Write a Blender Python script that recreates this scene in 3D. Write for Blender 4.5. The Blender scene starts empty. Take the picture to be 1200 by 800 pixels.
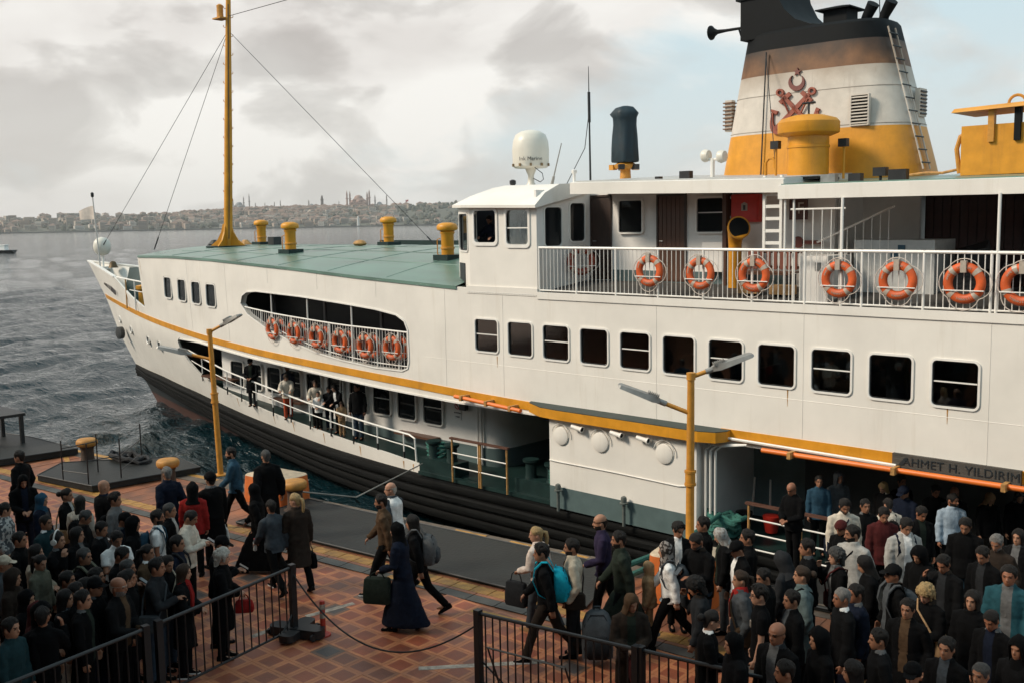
import bpy, bmesh, math, random
import numpy as np
from mathutils import Vector, Matrix, noise
random.seed(7); np.random.seed(7)
R = math.radians
scene = bpy.context.scene
C = scene.collection

# ------------------------------------------------------------------ camera
HC = 8.6                                   # camera height above the water
F_PX = 1200.0                              # focal length in pixels of a 1200 px wide picture
YAW, PITCH, ROLL = R(43.403), math.atan(141.5 / F_PX), R(1.05)
_fw = Vector((-math.sin(YAW) * math.cos(PITCH), math.cos(YAW) * math.cos(PITCH), -math.sin(PITCH)))
_r0 = Vector((math.cos(YAW), math.sin(YAW), 0)); _u0 = _r0.cross(_fw)
_rt = _r0 * math.cos(ROLL) - _u0 * math.sin(ROLL)
_up = _r0 * math.sin(ROLL) + _u0 * math.cos(ROLL)
cam_d = bpy.data.cameras.new('camera'); cam = bpy.data.objects.new('camera', cam_d); C.objects.link(cam)
cam.matrix_world = Matrix(((_rt.x, _up.x, -_fw.x, 0), (_rt.y, _up.y, -_fw.y, 0), (_rt.z, _up.z, -_fw.z, HC), (0, 0, 0, 1)))
cam_d.sensor_width = 36; cam_d.lens = 36 * F_PX / 1200.0
cam_d.clip_start = 0.1; cam_d.clip_end = 20000
scene.camera = cam

def ray(x, y):
    return _rt * ((x - 600) / F_PX) - _up * ((y - 400) / F_PX) + _fw
def at_z(x, y, z):                          # where the line of sight meets a level surface
    d = ray(x, y); t = (z - HC) / d.z
    return Vector((d.x * t, d.y * t, z))
def at_y(x, y, Y):                          # where it meets the plane of the ship's side
    d = ray(x, y); t = Y / d.y
    return Vector((d.x * t, Y, HC + d.z * t))

# ------------------------------------------------------------------ light
SUN_EL, SUN_AZ = R(38), R(232)              # azimuth as a plain angle in the ground plane
sun_dir = Vector((math.cos(SUN_AZ) * math.cos(SUN_EL), math.sin(SUN_AZ) * math.cos(SUN_EL), math.sin(SUN_EL)))
sd = bpy.data.lights.new('sun', 'SUN'); sun = bpy.data.objects.new('sun', sd); C.objects.link(sun)
sd.energy = 2.6; sd.angle = R(14); sd.color = (1.0, 0.885, 0.73)
sun.rotation_euler = sun_dir.to_track_quat('Z', 'Y').to_euler()

w = bpy.data.worlds.new('World'); scene.world = w; w.use_nodes = True
nt = w.node_tree; nt.nodes.clear()
def N(t, **k):
    n = nt.nodes.new(t)
    for a, b in k.items(): setattr(n, a, b)
    return n
out = N('ShaderNodeOutputWorld'); sky = N('ShaderNodeTexSky', sky_type='NISHITA')
sky.sun_disc = False; sky.sun_elevation = SUN_EL; sky.sun_rotation = R(90) - SUN_AZ
sky.air_density = 1.0; sky.dust_density = 3.0; sky.ozone_density = 1.0
bg1 = N('ShaderNodeBackground'); bg1.inputs[1].default_value = 0.10
nt.links.new(sky.outputs[0], bg1.inputs[0])
tc = N('ShaderNodeTexCoord'); sep = N('ShaderNodeSeparateXYZ'); nt.links.new(tc.outputs['Generated'], sep.inputs[0])
def M(op, a, b=None, c=None):
    n = N('ShaderNodeMath', operation=op)
    for i, v in enumerate((a, b, c)):
        if v is None: continue
        if isinstance(v, (int, float)): n.inputs[i].default_value = v
        else: nt.links.new(v, n.inputs[i])
    return n.outputs[0]
# clouds: noise on the direction, flattened towards the horizon as a cloud layer is
zc = M('ADD', M('MULTIPLY', M('MAXIMUM', sep.outputs[2], 0.0), 0.5), 0.75)
cx = M('DIVIDE', sep.outputs[0], zc); cy = M('DIVIDE', sep.outputs[1], zc)
comb = N('ShaderNodeCombineXYZ'); nt.links.new(cx, comb.inputs[0]); nt.links.new(cy, comb.inputs[1]); nt.links.new(M('MULTIPLY', sep.outputs[2], 2.3), comb.inputs[2])
def noise_tex(scale, detail, rough, dist, offs):
    mp = N('ShaderNodeMapping'); mp.inputs['Location'].default_value = offs; nt.links.new(comb.outputs[0], mp.inputs[0])
    n = N('ShaderNodeTexNoise'); n.inputs['Scale'].default_value = scale; n.inputs['Detail'].default_value = detail
    n.inputs['Roughness'].default_value = rough; n.inputs['Distortion'].default_value = dist
    nt.links.new(mp.outputs[0], n.inputs['Vector']); return n.outputs[0]
def ramp(v, *stops):
    n = N('ShaderNodeValToRGB'); cr = n.color_ramp
    while len(cr.elements) < len(stops): cr.elements.new(0.5)
    for e, (p, c) in zip(cr.elements, stops): e.position = p; e.color = (*c, 1)
    nt.links.new(v, n.inputs[0]); return n.outputs[0]
n_cov = noise_tex(2.0, 8, 0.55, 0.3, (3.1, 1.7, 0.4))
n_dark = noise_tex(2.5, 7, 0.5, 0.25, (9.3, 4.2, 1.9))
n_lump = noise_tex(5.2, 8, 0.52, 0.35, (1.3, 6.2, 2.9))
# the bow side of the strait is clouded over, the sky aft is clearer: one broad change over the whole sky
side = M('MULTIPLY_ADD', M('ADD', M('MULTIPLY', sep.outputs[0], -0.75), M('MULTIPLY', sep.outputs[1], 0.0)), 0.34, -0.135)
blue = ramp(sep.outputs[2], (0.0, (0.47, 0.50, 0.49)), (0.25, (0.37, 0.495, 0.545)))
white = ramp(n_lump, (0.41, (0.41, 0.39, 0.365)), (0.485, (0.50, 0.48, 0.45)), (0.54, (0.64, 0.62, 0.585)))
fac = ramp(M('ADD', n_cov, side), (0.455, (0, 0, 0)), (0.55, (1, 1, 1)))
mx0 = N('ShaderNodeMixRGB'); nt.links.new(fac, mx0.inputs[0]); nt.links.new(blue, mx0.inputs[1]); nt.links.new(white, mx0.inputs[2])
dk = ramp(M('ADD', M('ADD', n_dark, M('MULTIPLY_ADD', side, 2.3, -0.165)), M('MULTIPLY', sep.outputs[2], 0.30)), (0.56, (0, 0, 0)), (0.70, (1, 1, 1)))
mx = N('ShaderNodeMixRGB'); nt.links.new(M('MULTIPLY', dk, 0.55), mx.inputs[0]); nt.links.new(mx0.outputs[0], mx.inputs[1])
nt.links.new(ramp(n_lump, (0.40, (0.29, 0.255, 0.235)), (0.60, (0.41, 0.375, 0.35))), mx.inputs[2])
# haze towards the horizon
hz = M('POWER', M('SUBTRACT', 1.0, M('MINIMUM', M('MAXIMUM', sep.outputs[2], 0.0), 1.0)), 14.0)
mh = N('ShaderNodeMixRGB'); nt.links.new(M('MULTIPLY', hz, 0.55), mh.inputs[0]); nt.links.new(mx.outputs[0], mh.inputs[1]); mh.inputs[2].default_value = (0.475, 0.47, 0.45, 1)
bg2 = N('ShaderNodeBackground'); bg2.inputs[1].default_value = 1.22; nt.links.new(mh.outputs[0], bg2.inputs[0])
ms = N('ShaderNodeMixShader'); ms.inputs[0].default_value = 0.93
nt.links.new(bg1.outputs[0], ms.inputs[1]); nt.links.new(bg2.outputs[0], ms.inputs[2]); nt.links.new(ms.outputs[0], out.inputs[0])

scene.view_settings.view_transform = 'Standard'; scene.view_settings.look = 'None'
scene.view_settings.exposure = 0.42; scene.view_settings.gamma = 1.0
scene.view_settings.use_curve_mapping = False
try:
    scene.cycles.use_denoising = True
    scene.cycles.max_bounces = 6
except Exception: pass

# ------------------------------------------------------------------ materials
MATS = {}
def mat(name, col, rough=0.6, metal=0.0, var=0.12, scale=6.0, bump=0.0, bscale=40.0, streak=0.0, streak_col=(0.25, 0.12, 0.05), spec=0.5, coat=0.0, stretch=(1, 1, 1), sheen=0.0, orand=0.0, dirt=0.0):
    if name in MATS: return MATS[name]
    m = bpy.data.materials.new(name); m.use_nodes = True; t = m.node_tree; L = t.links
    b = t.nodes['Principled BSDF']
    b.inputs['Roughness'].default_value = rough; b.inputs['Metallic'].default_value = metal
    b.inputs['Specular IOR Level'].default_value = spec
    if coat: b.inputs['Coat Weight'].default_value = coat
    if sheen: b.inputs['Sheen Weight'].default_value = sheen
    tcn = t.nodes.new('ShaderNodeTexCoord'); mp = t.nodes.new('ShaderNodeMapping'); mp.inputs['Scale'].default_value = stretch
    L.new(tcn.outputs['Object'], mp.inputs[0])
    n = t.nodes.new('ShaderNodeTexNoise'); n.inputs['Scale'].default_value = scale; n.inputs['Detail'].default_value = 6; n.inputs['Roughness'].default_value = 0.62
    L.new(mp.outputs[0], n.inputs['Vector'])
    r = t.nodes.new('ShaderNodeValToRGB'); r.color_ramp.elements[0].position = 0.3; r.color_ramp.elements[1].position = 0.7
    r.color_ramp.elements[0].color = (*[max(0, c * (1 - var)) for c in col], 1); r.color_ramp.elements[1].color = (*[min(1, c * (1 + var)) for c in col], 1)
    L.new(n.outputs[0], r.inputs[0]); src = r.outputs[0]
    if streak:
        mp2 = t.nodes.new('ShaderNodeMapping'); mp2.inputs['Scale'].default_value = (2.2, 2.2, 0.16); L.new(tcn.outputs['Object'], mp2.inputs[0])
        n2 = t.nodes.new('ShaderNodeTexNoise'); n2.inputs['Scale'].default_value = 1.6; n2.inputs['Detail'].default_value = 8; n2.inputs['Roughness'].default_value = 0.7
        L.new(mp2.outputs[0], n2.inputs['Vector'])
        r2 = t.nodes.new('ShaderNodeValToRGB'); r2.color_ramp.elements[0].position = 0.56; r2.color_ramp.elements[1].position = 0.80
        r2.color_ramp.elements[1].color = (streak, streak, streak, 1); L.new(n2.outputs[0], r2.inputs[0])
        mx = t.nodes.new('ShaderNodeMixRGB'); L.new(r2.outputs[0], mx.inputs[0]); L.new(src, mx.inputs[1]); mx.inputs[2].default_value = (*streak_col, 1)
        src = mx.outputs[0]
    if orand:                                     # each piece a little lighter or darker than the next
        oi = t.nodes.new('ShaderNodeObjectInfo'); mo = t.nodes.new('ShaderNodeMapRange'); mo.inputs[3].default_value = 1 - orand; mo.inputs[4].default_value = 1 + orand; L.new(oi.outputs['Random'], mo.inputs[0])
        hs = t.nodes.new('ShaderNodeHueSaturation'); L.new(mo.outputs[0], hs.inputs['Value']); L.new(src, hs.inputs['Color']); src = hs.outputs[0]
    if dirt:                                      # stains that run on from piece to piece
        ge = t.nodes.new('ShaderNodeNewGeometry'); nd = t.nodes.new('ShaderNodeTexNoise'); nd.inputs['Scale'].default_value = 0.9; nd.inputs['Detail'].default_value = 9; nd.inputs['Roughness'].default_value = .7; L.new(ge.outputs['Position'], nd.inputs['Vector'])
        rd = t.nodes.new('ShaderNodeValToRGB'); rd.color_ramp.elements[0].position = .50; rd.color_ramp.elements[1].position = .72; rd.color_ramp.elements[1].color = (dirt, dirt, dirt, 1); L.new(nd.outputs[0], rd.inputs[0])
        md = t.nodes.new('ShaderNodeMixRGB'); L.new(rd.outputs[0], md.inputs[0]); L.new(src, md.inputs[1]); md.inputs[2].default_value = (.035, .026, .02, 1); src = md.outputs[0]
    L.new(src, b.inputs['Base Color'])
    mr = t.nodes.new('ShaderNodeMapRange'); mr.inputs[3].default_value = max(0.02, rough - 0.1); mr.inputs[4].default_value = min(1, rough + 0.1)
    L.new(n.outputs[0], mr.inputs[0]); L.new(mr.outputs[0], b.inputs['Roughness'])
    if bump:
        nb = t.nodes.new('ShaderNodeTexNoise'); nb.inputs['Scale'].default_value = bscale; nb.inputs['Detail'].default_value = 4; L.new(mp.outputs[0], nb.inputs['Vector'])
        bp = t.nodes.new('ShaderNodeBump'); bp.inputs['Strength'].default_value = bump; bp.inputs['Distance'].default_value = 0.02
        L.new(nb.outputs[0], bp.inputs['Height']); L.new(bp.outputs[0], b.inputs['Normal'])
    MATS[name] = m; return m

WHITE = mat('ship white paint', (0.75, 0.71, 0.65), 0.45, var=0.07, scale=0.8, bump=0.22, bscale=1.1, streak=0.35, streak_col=(0.46, 0.38, 0.28))
WHITE2 = mat('white trim paint', (0.78, 0.75, 0.70), 0.4, var=0.05, scale=5, streak=0.3, streak_col=(0.42, 0.28, 0.16))
CREAM = mat('inner wall paint', (0.74, 0.71, 0.67), 0.5, var=0.05, scale=2)
YELLOW = mat('yellow paint', (0.60, 0.255, 0.013), 0.45, var=0.16, scale=2.5, bump=0.12, bscale=6, streak=0.6, streak_col=(0.26, 0.10, 0.02))
YELLOWP = mat('weathered yellow paint', (0.52, 0.23, 0.03), 0.5, var=0.18, scale=9, bump=0.1, bscale=30, streak=0.5, streak_col=(0.28, 0.13, 0.05))
ORANGEP = mat('orange pipe paint', (0.72, 0.16, 0.02), 0.45, var=0.15, scale=3, streak=0.3)
GREEN = mat('green deck paint', (0.105, 0.185, 0.15), 0.30, var=0.32, scale=0.8, bump=0.25, bscale=2.2, stretch=(0.5, 1.6, 1), streak=.3, streak_col=(.05, .09, .075))
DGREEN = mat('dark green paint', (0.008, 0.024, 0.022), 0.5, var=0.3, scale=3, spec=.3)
GREYGREEN = mat('grey green skirting paint', (0.085, 0.125, 0.125), 0.5, var=0.12, scale=3)
BLACKP = mat('black hull paint', (0.02, 0.022, 0.022), 0.5, var=0.3, scale=2, streak=0.3, streak_col=(0.10, 0.07, 0.05))
RUBBER = mat('scuffed fender rubber', (0.0042, 0.0044, 0.0042), 0.75, var=0.7, spec=.12, scale=3, bump=0.6, bscale=8, streak=0.0, stretch=(0.25, 1, 3))
REDHULL = mat('red bottom paint', (0.075, 0.032, 0.024), 0.6, var=0.35, scale=2, streak=0.6, streak_col=(0.10, 0.05, 0.03))
SOOT = mat('sooty funnel black', (0.005, 0.006, 0.007), 0.65, var=0.3, scale=2, spec=.15)
BROWNSOOT = mat('smoke stained funnel band', (0.15, 0.07, 0.03), 0.6, var=0.45, scale=1.6, streak=0.6, streak_col=(0.03, 0.02, 0.015))
FUNNELW = mat('funnel white', (0.54, 0.49, 0.43), 0.55, var=0.16, scale=1.5, bump=.15, bscale=3, streak=0.7, streak_col=(0.22, 0.17, 0.13))
EMBLEM = mat('red emblem paint', (0.24, 0.05, 0.022), 0.5, var=0.25, scale=6)
DARKEMB = mat('dark red emblem paint', (0.14, 0.03, 0.02), 0.5, var=0.25, scale=6)
WOOD = mat('varnished wood', (0.085, 0.035, 0.018), 0.45, var=0.35, scale=5, stretch=(6, 6, 0.6), bump=0.2, bscale=20)
DWOOD = mat('dark wood', (0.035, 0.018, 0.012), 0.5, var=0.35, scale=5, stretch=(6, 6, 0.6), bump=0.2, bscale=20)
RAILWOOD = mat('handrail wood', (0.10, 0.045, 0.03), 0.5, var=0.3, scale=8, stretch=(0.6, 4, 4))
PLANK = mat('weathered deck plank', (0.055, 0.05, 0.045), 0.65, var=0.35, scale=5, stretch=(0.6, 6, 1), bump=0.2, bscale=20)
STEEL = mat('grey steel', (0.30, 0.30, 0.29), 0.4, metal=0.6, var=0.15)
DSTEEL = mat('dark steel', (0.022, 0.023, 0.024), 0.5, metal=0.3, var=0.3)
BLACK = mat('black enamel', (0.010, 0.010, 0.011), 0.45, var=0.3)
BUOY = mat('lifebuoy orange', (0.56, 0.088, 0.014), 0.55, var=0.22, scale=5, streak=0.4, streak_col=(0.35, 0.10, 0.04))
BUOYRED = mat('faded red lifebuoy', (0.27, 0.05, 0.025), 0.55, var=0.2, scale=7)
REFL = mat('reflective tape', (0.40, 0.34, 0.28), 0.4, var=0.15, scale=20)
ROPEW = mat('grab line', (0.55, 0.48, 0.42), 0.8, var=0.2, scale=40)
ROPEG = mat('green mooring rope', (0.025, 0.12, 0.095), 0.85, var=0.35, scale=25, bump=0.8, bscale=60)
TARP = mat('navy tarpaulin', (0.003, 0.018, 0.028), 0.6, var=0.3, scale=4, bump=0.4, bscale=9)
RADOME = mat('radome plastic', (0.66, 0.62, 0.54), 0.4, var=0.05, scale=2, streak=0.2, streak_col=(0.4, 0.3, 0.2))
REDBOX = mat('red cabinet paint', (0.52, 0.03, 0.018), 0.4, var=0.12)
RUST = mat('rusty painted steel', (0.42, 0.22, 0.07), 0.6, var=0.4, scale=9, streak=0.6, streak_col=(0.16, 0.06, 0.02))
LETTER = mat('dark sign lettering', (0.012, 0.018, 0.022), 0.5)
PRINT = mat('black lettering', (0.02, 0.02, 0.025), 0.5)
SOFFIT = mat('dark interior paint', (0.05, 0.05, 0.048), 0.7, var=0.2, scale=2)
INTER = mat('interior wall paint', (0.20, 0.22, 0.22), 0.6, var=0.1, scale=2)
CURTAIN = mat('grey curtain', (0.11, 0.10, 0.09), 0.9, var=0.2, scale=4, stretch=(8, 8, 0.4))
NAMEB = mat('carved name board', (0.055, 0.05, 0.042), 0.7, var=0.35, scale=5, stretch=(0.5, 1, 4), bump=0.6, bscale=25, streak=0.5, streak_col=(0.16, 0.07, 0.04))
def glass_mat():
    m = bpy.data.materials.new('dark window glass'); m.use_nodes = True; b = m.node_tree.nodes['Principled BSDF']
    b.inputs['Base Color'].default_value = (0.010, 0.012, 0.013, 1); b.inputs['Roughness'].default_value = 0.04
    b.inputs['Specular IOR Level'].default_value = 0.35
    t = m.node_tree; n = t.nodes.new('ShaderNodeTexNoise'); n.inputs['Scale'].default_value = 1.2
    bp = t.nodes.new('ShaderNodeBump'); bp.inputs['Strength'].default_value = 0.06; bp.inputs['Distance'].default_value = 0.02
    tcn = t.nodes.new('ShaderNodeTexCoord'); t.links.new(tcn.outputs['Object'], n.inputs['Vector'])
    t.links.new(n.outputs[0], bp.inputs['Height']); t.links.new(bp.outputs[0], b.inputs['Normal'])
    return m
GLASS = glass_mat()
def clear_glass(nm='clear window glass', tint=(0.72, 0.75, 0.75, 1), ior=1.45):
    m = bpy.data.materials.new(nm); m.use_nodes = True; t = m.node_tree; t.nodes.clear()
    o = t.nodes.new('ShaderNodeOutputMaterial'); mix = t.nodes.new('ShaderNodeMixShader'); tr = t.nodes.new('ShaderNodeBsdfTransparent'); gl = t.nodes.new('ShaderNodeBsdfGlossy')
    gl.inputs['Roughness'].default_value = 0.03; tr.inputs[0].default_value = tint; fr = t.nodes.new('ShaderNodeFresnel'); fr.inputs[0].default_value = ior
    t.links.new(fr.outputs[0], mix.inputs[0]); t.links.new(tr.outputs[0], mix.inputs[1]); t.links.new(gl.outputs[0], mix.inputs[2]); t.links.new(mix.outputs[0], o.inputs[0])
    return m
CGLASS = clear_glass(); TGLASS = clear_glass('tinted window glass', (0.60, 0.62, 0.60, 1), 1.75)

# ------------------------------------------------------------------ mesh helpers
class MB:
    def __init__(s): s.v = []; s.f = []; s.m = []; s.k = 0
    def add(s, vs, fs, mi=None):
        o = len(s.v); s.v += [tuple(v) for v in vs]; s.f += [tuple(i + o for i in f) for f in fs]; s.m += [s.k if mi is None else mi] * len(fs); return s
    def box(s, a, b, mi=None):
        (x0, y0, z0), (x1, y1, z1) = [min(p) for p in zip(a, b)], [max(p) for p in zip(a, b)]
        return s.add([(x0, y0, z0), (x1, y0, z0), (x1, y1, z0), (x0, y1, z0), (x0, y0, z1), (x1, y0, z1), (x1, y1, z1), (x0, y1, z1)],
                     [(0, 3, 2, 1), (4, 5, 6, 7), (0, 1, 5, 4), (1, 2, 6, 5), (2, 3, 7, 6), (3, 0, 4, 7)], mi)
    def loft(s, rings, cap=True, closed=True, mi=None):
        n = len(rings[0]); vs = [p for r in rings for p in r]; fs = []
        for i in range(len(rings) - 1):
            for j in range(n if closed else n - 1):
                k = (j + 1) % n; fs.append((i * n + j, i * n + k, (i + 1) * n + k, (i + 1) * n + j))
        if cap and closed:
            fs.append(tuple(range(n - 1, -1, -1))); fs.append(tuple((len(rings) - 1) * n + j for j in range(n)))
        return s.add(vs, fs, mi)
    def tube(s, pts, r, n=8, cap=True, mi=None):
        pts = [Vector(p) for p in pts]; rs = r if isinstance(r, (list, tuple)) else [r] * len(pts); rings = []
        t0 = (pts[1] - pts[0]).normalized(); a = t0.orthogonal().normalized()
        for i, p in enumerate(pts):
            t = (pts[min(i + 1, len(pts) - 1)] - pts[max(i - 1, 0)])
            t = t.normalized() if t.length > 1e-9 else t0
            a = (a - t * a.dot(t)); a = a.normalized() if a.length > 1e-6 else t.orthogonal().normalized(); b = t.cross(a)
            rings.append([p + (a * math.cos(q) + b * math.sin(q)) * rs[i] for q in [2 * math.pi * j / n for j in range(n)]])
        return s.loft(rings, cap, mi=mi)
    def lathe(s, prof, c, n=20, axis='z', mi=None):
        c = Vector(c); rings = []
        for r, h in prof:
            ring = []
            for j in range(n):
                q = 2 * math.pi * j / n; u, v = r * math.cos(q), r * math.sin(q)
                ring.append(c + Vector({'z': (u, v, h), 'y': (u, h, -v), 'x': (h, u, v)}[axis]))
            rings.append(ring)
        return s.loft(rings, True, mi=mi)
    def prism(s, poly, d0, d1, plane='xz', mi=None):     # polygon in a plane, extruded along the third axis
        def P(u, v, d): return {'xz': (u, d, v), 'xy': (u, v, d), 'yz': (d, u, v)}[plane]
        return s.loft([[P(u, v, d0) for u, v in poly], [P(u, v, d1) for u, v in poly]], mi=mi)
    def ringp(s, outer, inner, d0, d1, mi=None):         # flat frame in the xz plane between two outlines
        n = len(outer)
        rings = [[(u, d, v) for u, v in o] for o, d in ((outer, d0), (outer, d1), (inner, d1), (inner, d0), (outer, d0))]
        return s.loft(rings, False, mi=mi)
    def mesh(s, name, smooth=False, weld=False):
        me = bpy.data.meshes.new(name); me.from_pydata(s.v, [], s.f)
        if any(s.m): me.polygons.foreach_set('material_index', s.m)
        me.update()
        bm = bmesh.new(); bm.from_mesh(me)
        if weld: bmesh.ops.remove_doubles(bm, verts=bm.verts, dist=1e-4)
        bmesh.ops.recalc_face_normals(bm, faces=bm.faces); bm.to_mesh(me); bm.free()
        if smooth: smooth_mesh(me, smooth if isinstance(smooth, (int, float)) and smooth is not True else 40)
        return me
def smooth_mesh(me, ang=40):
    me.polygons.foreach_set('use_smooth', [True] * len(me.polygons))
    try: me.set_sharp_from_angle(angle=R(ang))
    except Exception: pass
def rrect(x0, z0, x1, z1, r, n=5):
    r = min(r, abs(x1 - x0) / 2 - 1e-3, abs(z1 - z0) / 2 - 1e-3); P = []
    for cx_, cz_, a0 in ((x1 - r, z1 - r, 0), (x0 + r, z1 - r, 90), (x0 + r, z0 + r, 180), (x1 - r, z0 + r, 270)):
        for i in range(n + 1):
            a = R(a0 + 90 * i / n); P.append((cx_ + r * math.cos(a), cz_ + r * math.sin(a)))
    return P

WORLD = {}                                   # world location of parents that carry no rotation
def obj(name, me, m=None, parent=None, loc=(0, 0, 0), rot=None, scale=None, local=False):
    if isinstance(me, MB): me = me.mesh(name)
    o = bpy.data.objects.new(name, me); C.objects.link(o)
    if m is not None and me is not None and not me.materials:
        for x in (m if isinstance(m, (list, tuple)) else [m]): me.materials.append(x)
    L = Vector(loc)
    if parent is not None:
        o.parent = parent
        if not local: L = L - WORLD.get(parent.name, Vector())
    o.location = L
    WORLD[o.name] = Vector(loc) if not local else Vector(loc) + (WORLD.get(parent.name, Vector()) if parent else Vector())
    if rot: o.rotation_euler = rot
    if scale: o.scale = scale if not isinstance(scale, (int, float)) else (scale,) * 3
    return o
def thing(name, label, cat, loc=(0, 0, 0), rz=0, group=None):
    o = bpy.data.objects.new(name, None); C.objects.link(o); o.empty_display_size = 0.3
    o.location = loc; o.rotation_euler = (0, 0, rz); o['label'] = label; o['category'] = cat; WORLD[o.name] = Vector(loc)
    if group: o['group'] = group
    return o
def tag(o, label, cat, group=None):
    o['label'] = label; o['category'] = cat
    if group: o['group'] = group
    return o
def struct(o, kind='structure'): o['kind'] = kind; return o

def stain_gradient(m, z0, z1, col, strength=.9):
    """smoke stains that thicken towards the top of a painted part (object space height)"""
    t = m.node_tree; b = t.nodes['Principled BSDF']; src = b.inputs['Base Color'].links[0].from_socket
    tc_ = t.nodes.new('ShaderNodeTexCoord'); sp = t.nodes.new('ShaderNodeSeparateXYZ'); t.links.new(tc_.outputs['Object'], sp.inputs[0])
    n = t.nodes.new('ShaderNodeTexNoise'); n.inputs['Scale'].default_value = 1.4; n.inputs['Detail'].default_value = 7; t.links.new(tc_.outputs['Object'], n.inputs['Vector'])
    ad = t.nodes.new('ShaderNodeMath'); ad.operation = 'MULTIPLY_ADD'; t.links.new(n.outputs[0], ad.inputs[0]); ad.inputs[1].default_value = (z1 - z0) * 1.6; t.links.new(sp.outputs[2], ad.inputs[2])
    mr = t.nodes.new('ShaderNodeMapRange'); mr.inputs[1].default_value = z0 + (z1 - z0) * .8; mr.inputs[2].default_value = z1 + (z1 - z0) * .8; mr.inputs[4].default_value = strength; t.links.new(ad.outputs[0], mr.inputs[0])
    mx = t.nodes.new('ShaderNodeMixRGB'); t.links.new(mr.outputs[0], mx.inputs[0]); t.links.new(src, mx.inputs[1]); mx.inputs[2].default_value = (*col, 1); t.links.new(mx.outputs[0], b.inputs['Base Color'])
stain_gradient(BROWNSOOT, 12.2, 12.75, (.012, .010, .009)); stain_gradient(FUNNELW, 11.6, 12.2, (.26, .19, .13), .7)
# ================================================================== water
def water_mat():
    m = bpy.data.materials.new('sea water'); m.use_nodes = True; t = m.node_tree; L = t.links; b = t.nodes['Principled BSDF']
    b.inputs['Base Color'].default_value = (0.0035, 0.017, 0.022, 1); b.inputs['Roughness'].default_value = 0.07; b.inputs['IOR'].default_value = 1.33
    tcn = t.nodes.new('ShaderNodeTexCoord'); prev = None
    for sc, st, strn, dist, det in ((0.055, (1, 1, 1), 0.35, 3.0, 2), (0.55, (1.0, 1.9, 1), 0.8, 0.5, 4), (2.4, (1, 1.7, 1), 0.95, 0.17, 5)):
        mp = t.nodes.new('ShaderNodeMapping'); mp.inputs['Scale'].default_value = st; mp.inputs['Rotation'].default_value = (0, 0, R(28)); L.new(tcn.outputs['Object'], mp.inputs[0])
        n = t.nodes.new('ShaderNodeTexNoise'); n.inputs['Scale'].default_value = sc; n.inputs['Detail'].default_value = det; n.inputs['Distortion'].default_value = 0.4; L.new(mp.outputs[0], n.inputs['Vector'])
        bp = t.nodes.new('ShaderNodeBump'); bp.inputs['Strength'].default_value = strn; bp.inputs['Distance'].default_value = dist
        L.new(n.outputs[0], bp.inputs['Height'])
        if prev: L.new(prev, bp.inputs['Normal'])
        prev = bp.outputs[0]
    ln = t.nodes.new('ShaderNodeVectorMath'); ln.operation = 'LENGTH'; L.new(tcn.outputs['Object'], ln.inputs[0])
    mr = t.nodes.new('ShaderNodeMapRange'); mr.inputs[1].default_value = 80; mr.inputs[2].default_value = 1200; mr.inputs[3].default_value = 1.0; mr.inputs[4].default_value = 0.35; L.new(ln.outputs['Value'], mr.inputs[0])
    for n in [n for n in t.nodes if n.type == 'BUMP']:          # the open strait is calmer than the harbour chop
        mm = t.nodes.new('ShaderNodeMath'); mm.operation = 'MULTIPLY'; mm.inputs[1].default_value = n.inputs['Strength'].default_value; L.new(mr.outputs[0], mm.inputs[0]); L.new(mm.outputs[0], n.inputs['Strength'])
    L.new(prev, b.inputs['Normal']); return m
WATER = water_mat()
def make_sea():
    az = np.concatenate([np.linspace(-75, 22, 40)[:-1], np.linspace(22, 80, 400), np.linspace(80, 150, 30)[1:]]) * math.pi / 180
    rr = np.concatenate([np.geomspace(6, 24, 14)[:-1], np.geomspace(24, 160, 330), np.geomspace(160, 9000, 50)[1:]])
    A, RR = np.meshgrid(az, rr); X = -np.sin(A) * RR; Y = np.cos(A) * RR; Z = np.zeros_like(X)
    rng = np.random.RandomState(5); ext = 0.22 + RR * 0.0032
    for k in range(46):
        lam = 0.9 * 1.075 ** k; th = R(205) + rng.normal(0, 0.55); a = 0.0175 * lam ** 0.40
        kx, ky = math.cos(th) * 2 * math.pi / lam, math.sin(th) * 2 * math.pi / lam; ph = rng.uniform(0, 6.28)
        f = np.clip((lam - 2.2 * ext) / (2.2 * ext), 0, 1)
        s = np.sin(kx * X + ky * Y + ph); Z += a * f * (s + 0.35 * (s * s - 0.5))
    Z *= np.clip((700 - RR) / 500, 0, 1)
    n, mcol = X.shape; vs = np.stack([X, Y, Z], -1).reshape(-1, 3)
    i, j = np.meshgrid(np.arange(n - 1), np.arange(mcol - 1), indexing='ij'); q = (i * mcol + j).ravel()
    fs = np.stack([q, q + mcol, q + mcol + 1, q + 1], -1)
    me = bpy.data.meshes.new('sea'); me.from_pydata(vs.tolist(), [], fs.tolist()); me.update(); smooth_mesh(me, 180)
    return struct(obj('sea', me, WATER))
make_sea()
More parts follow.
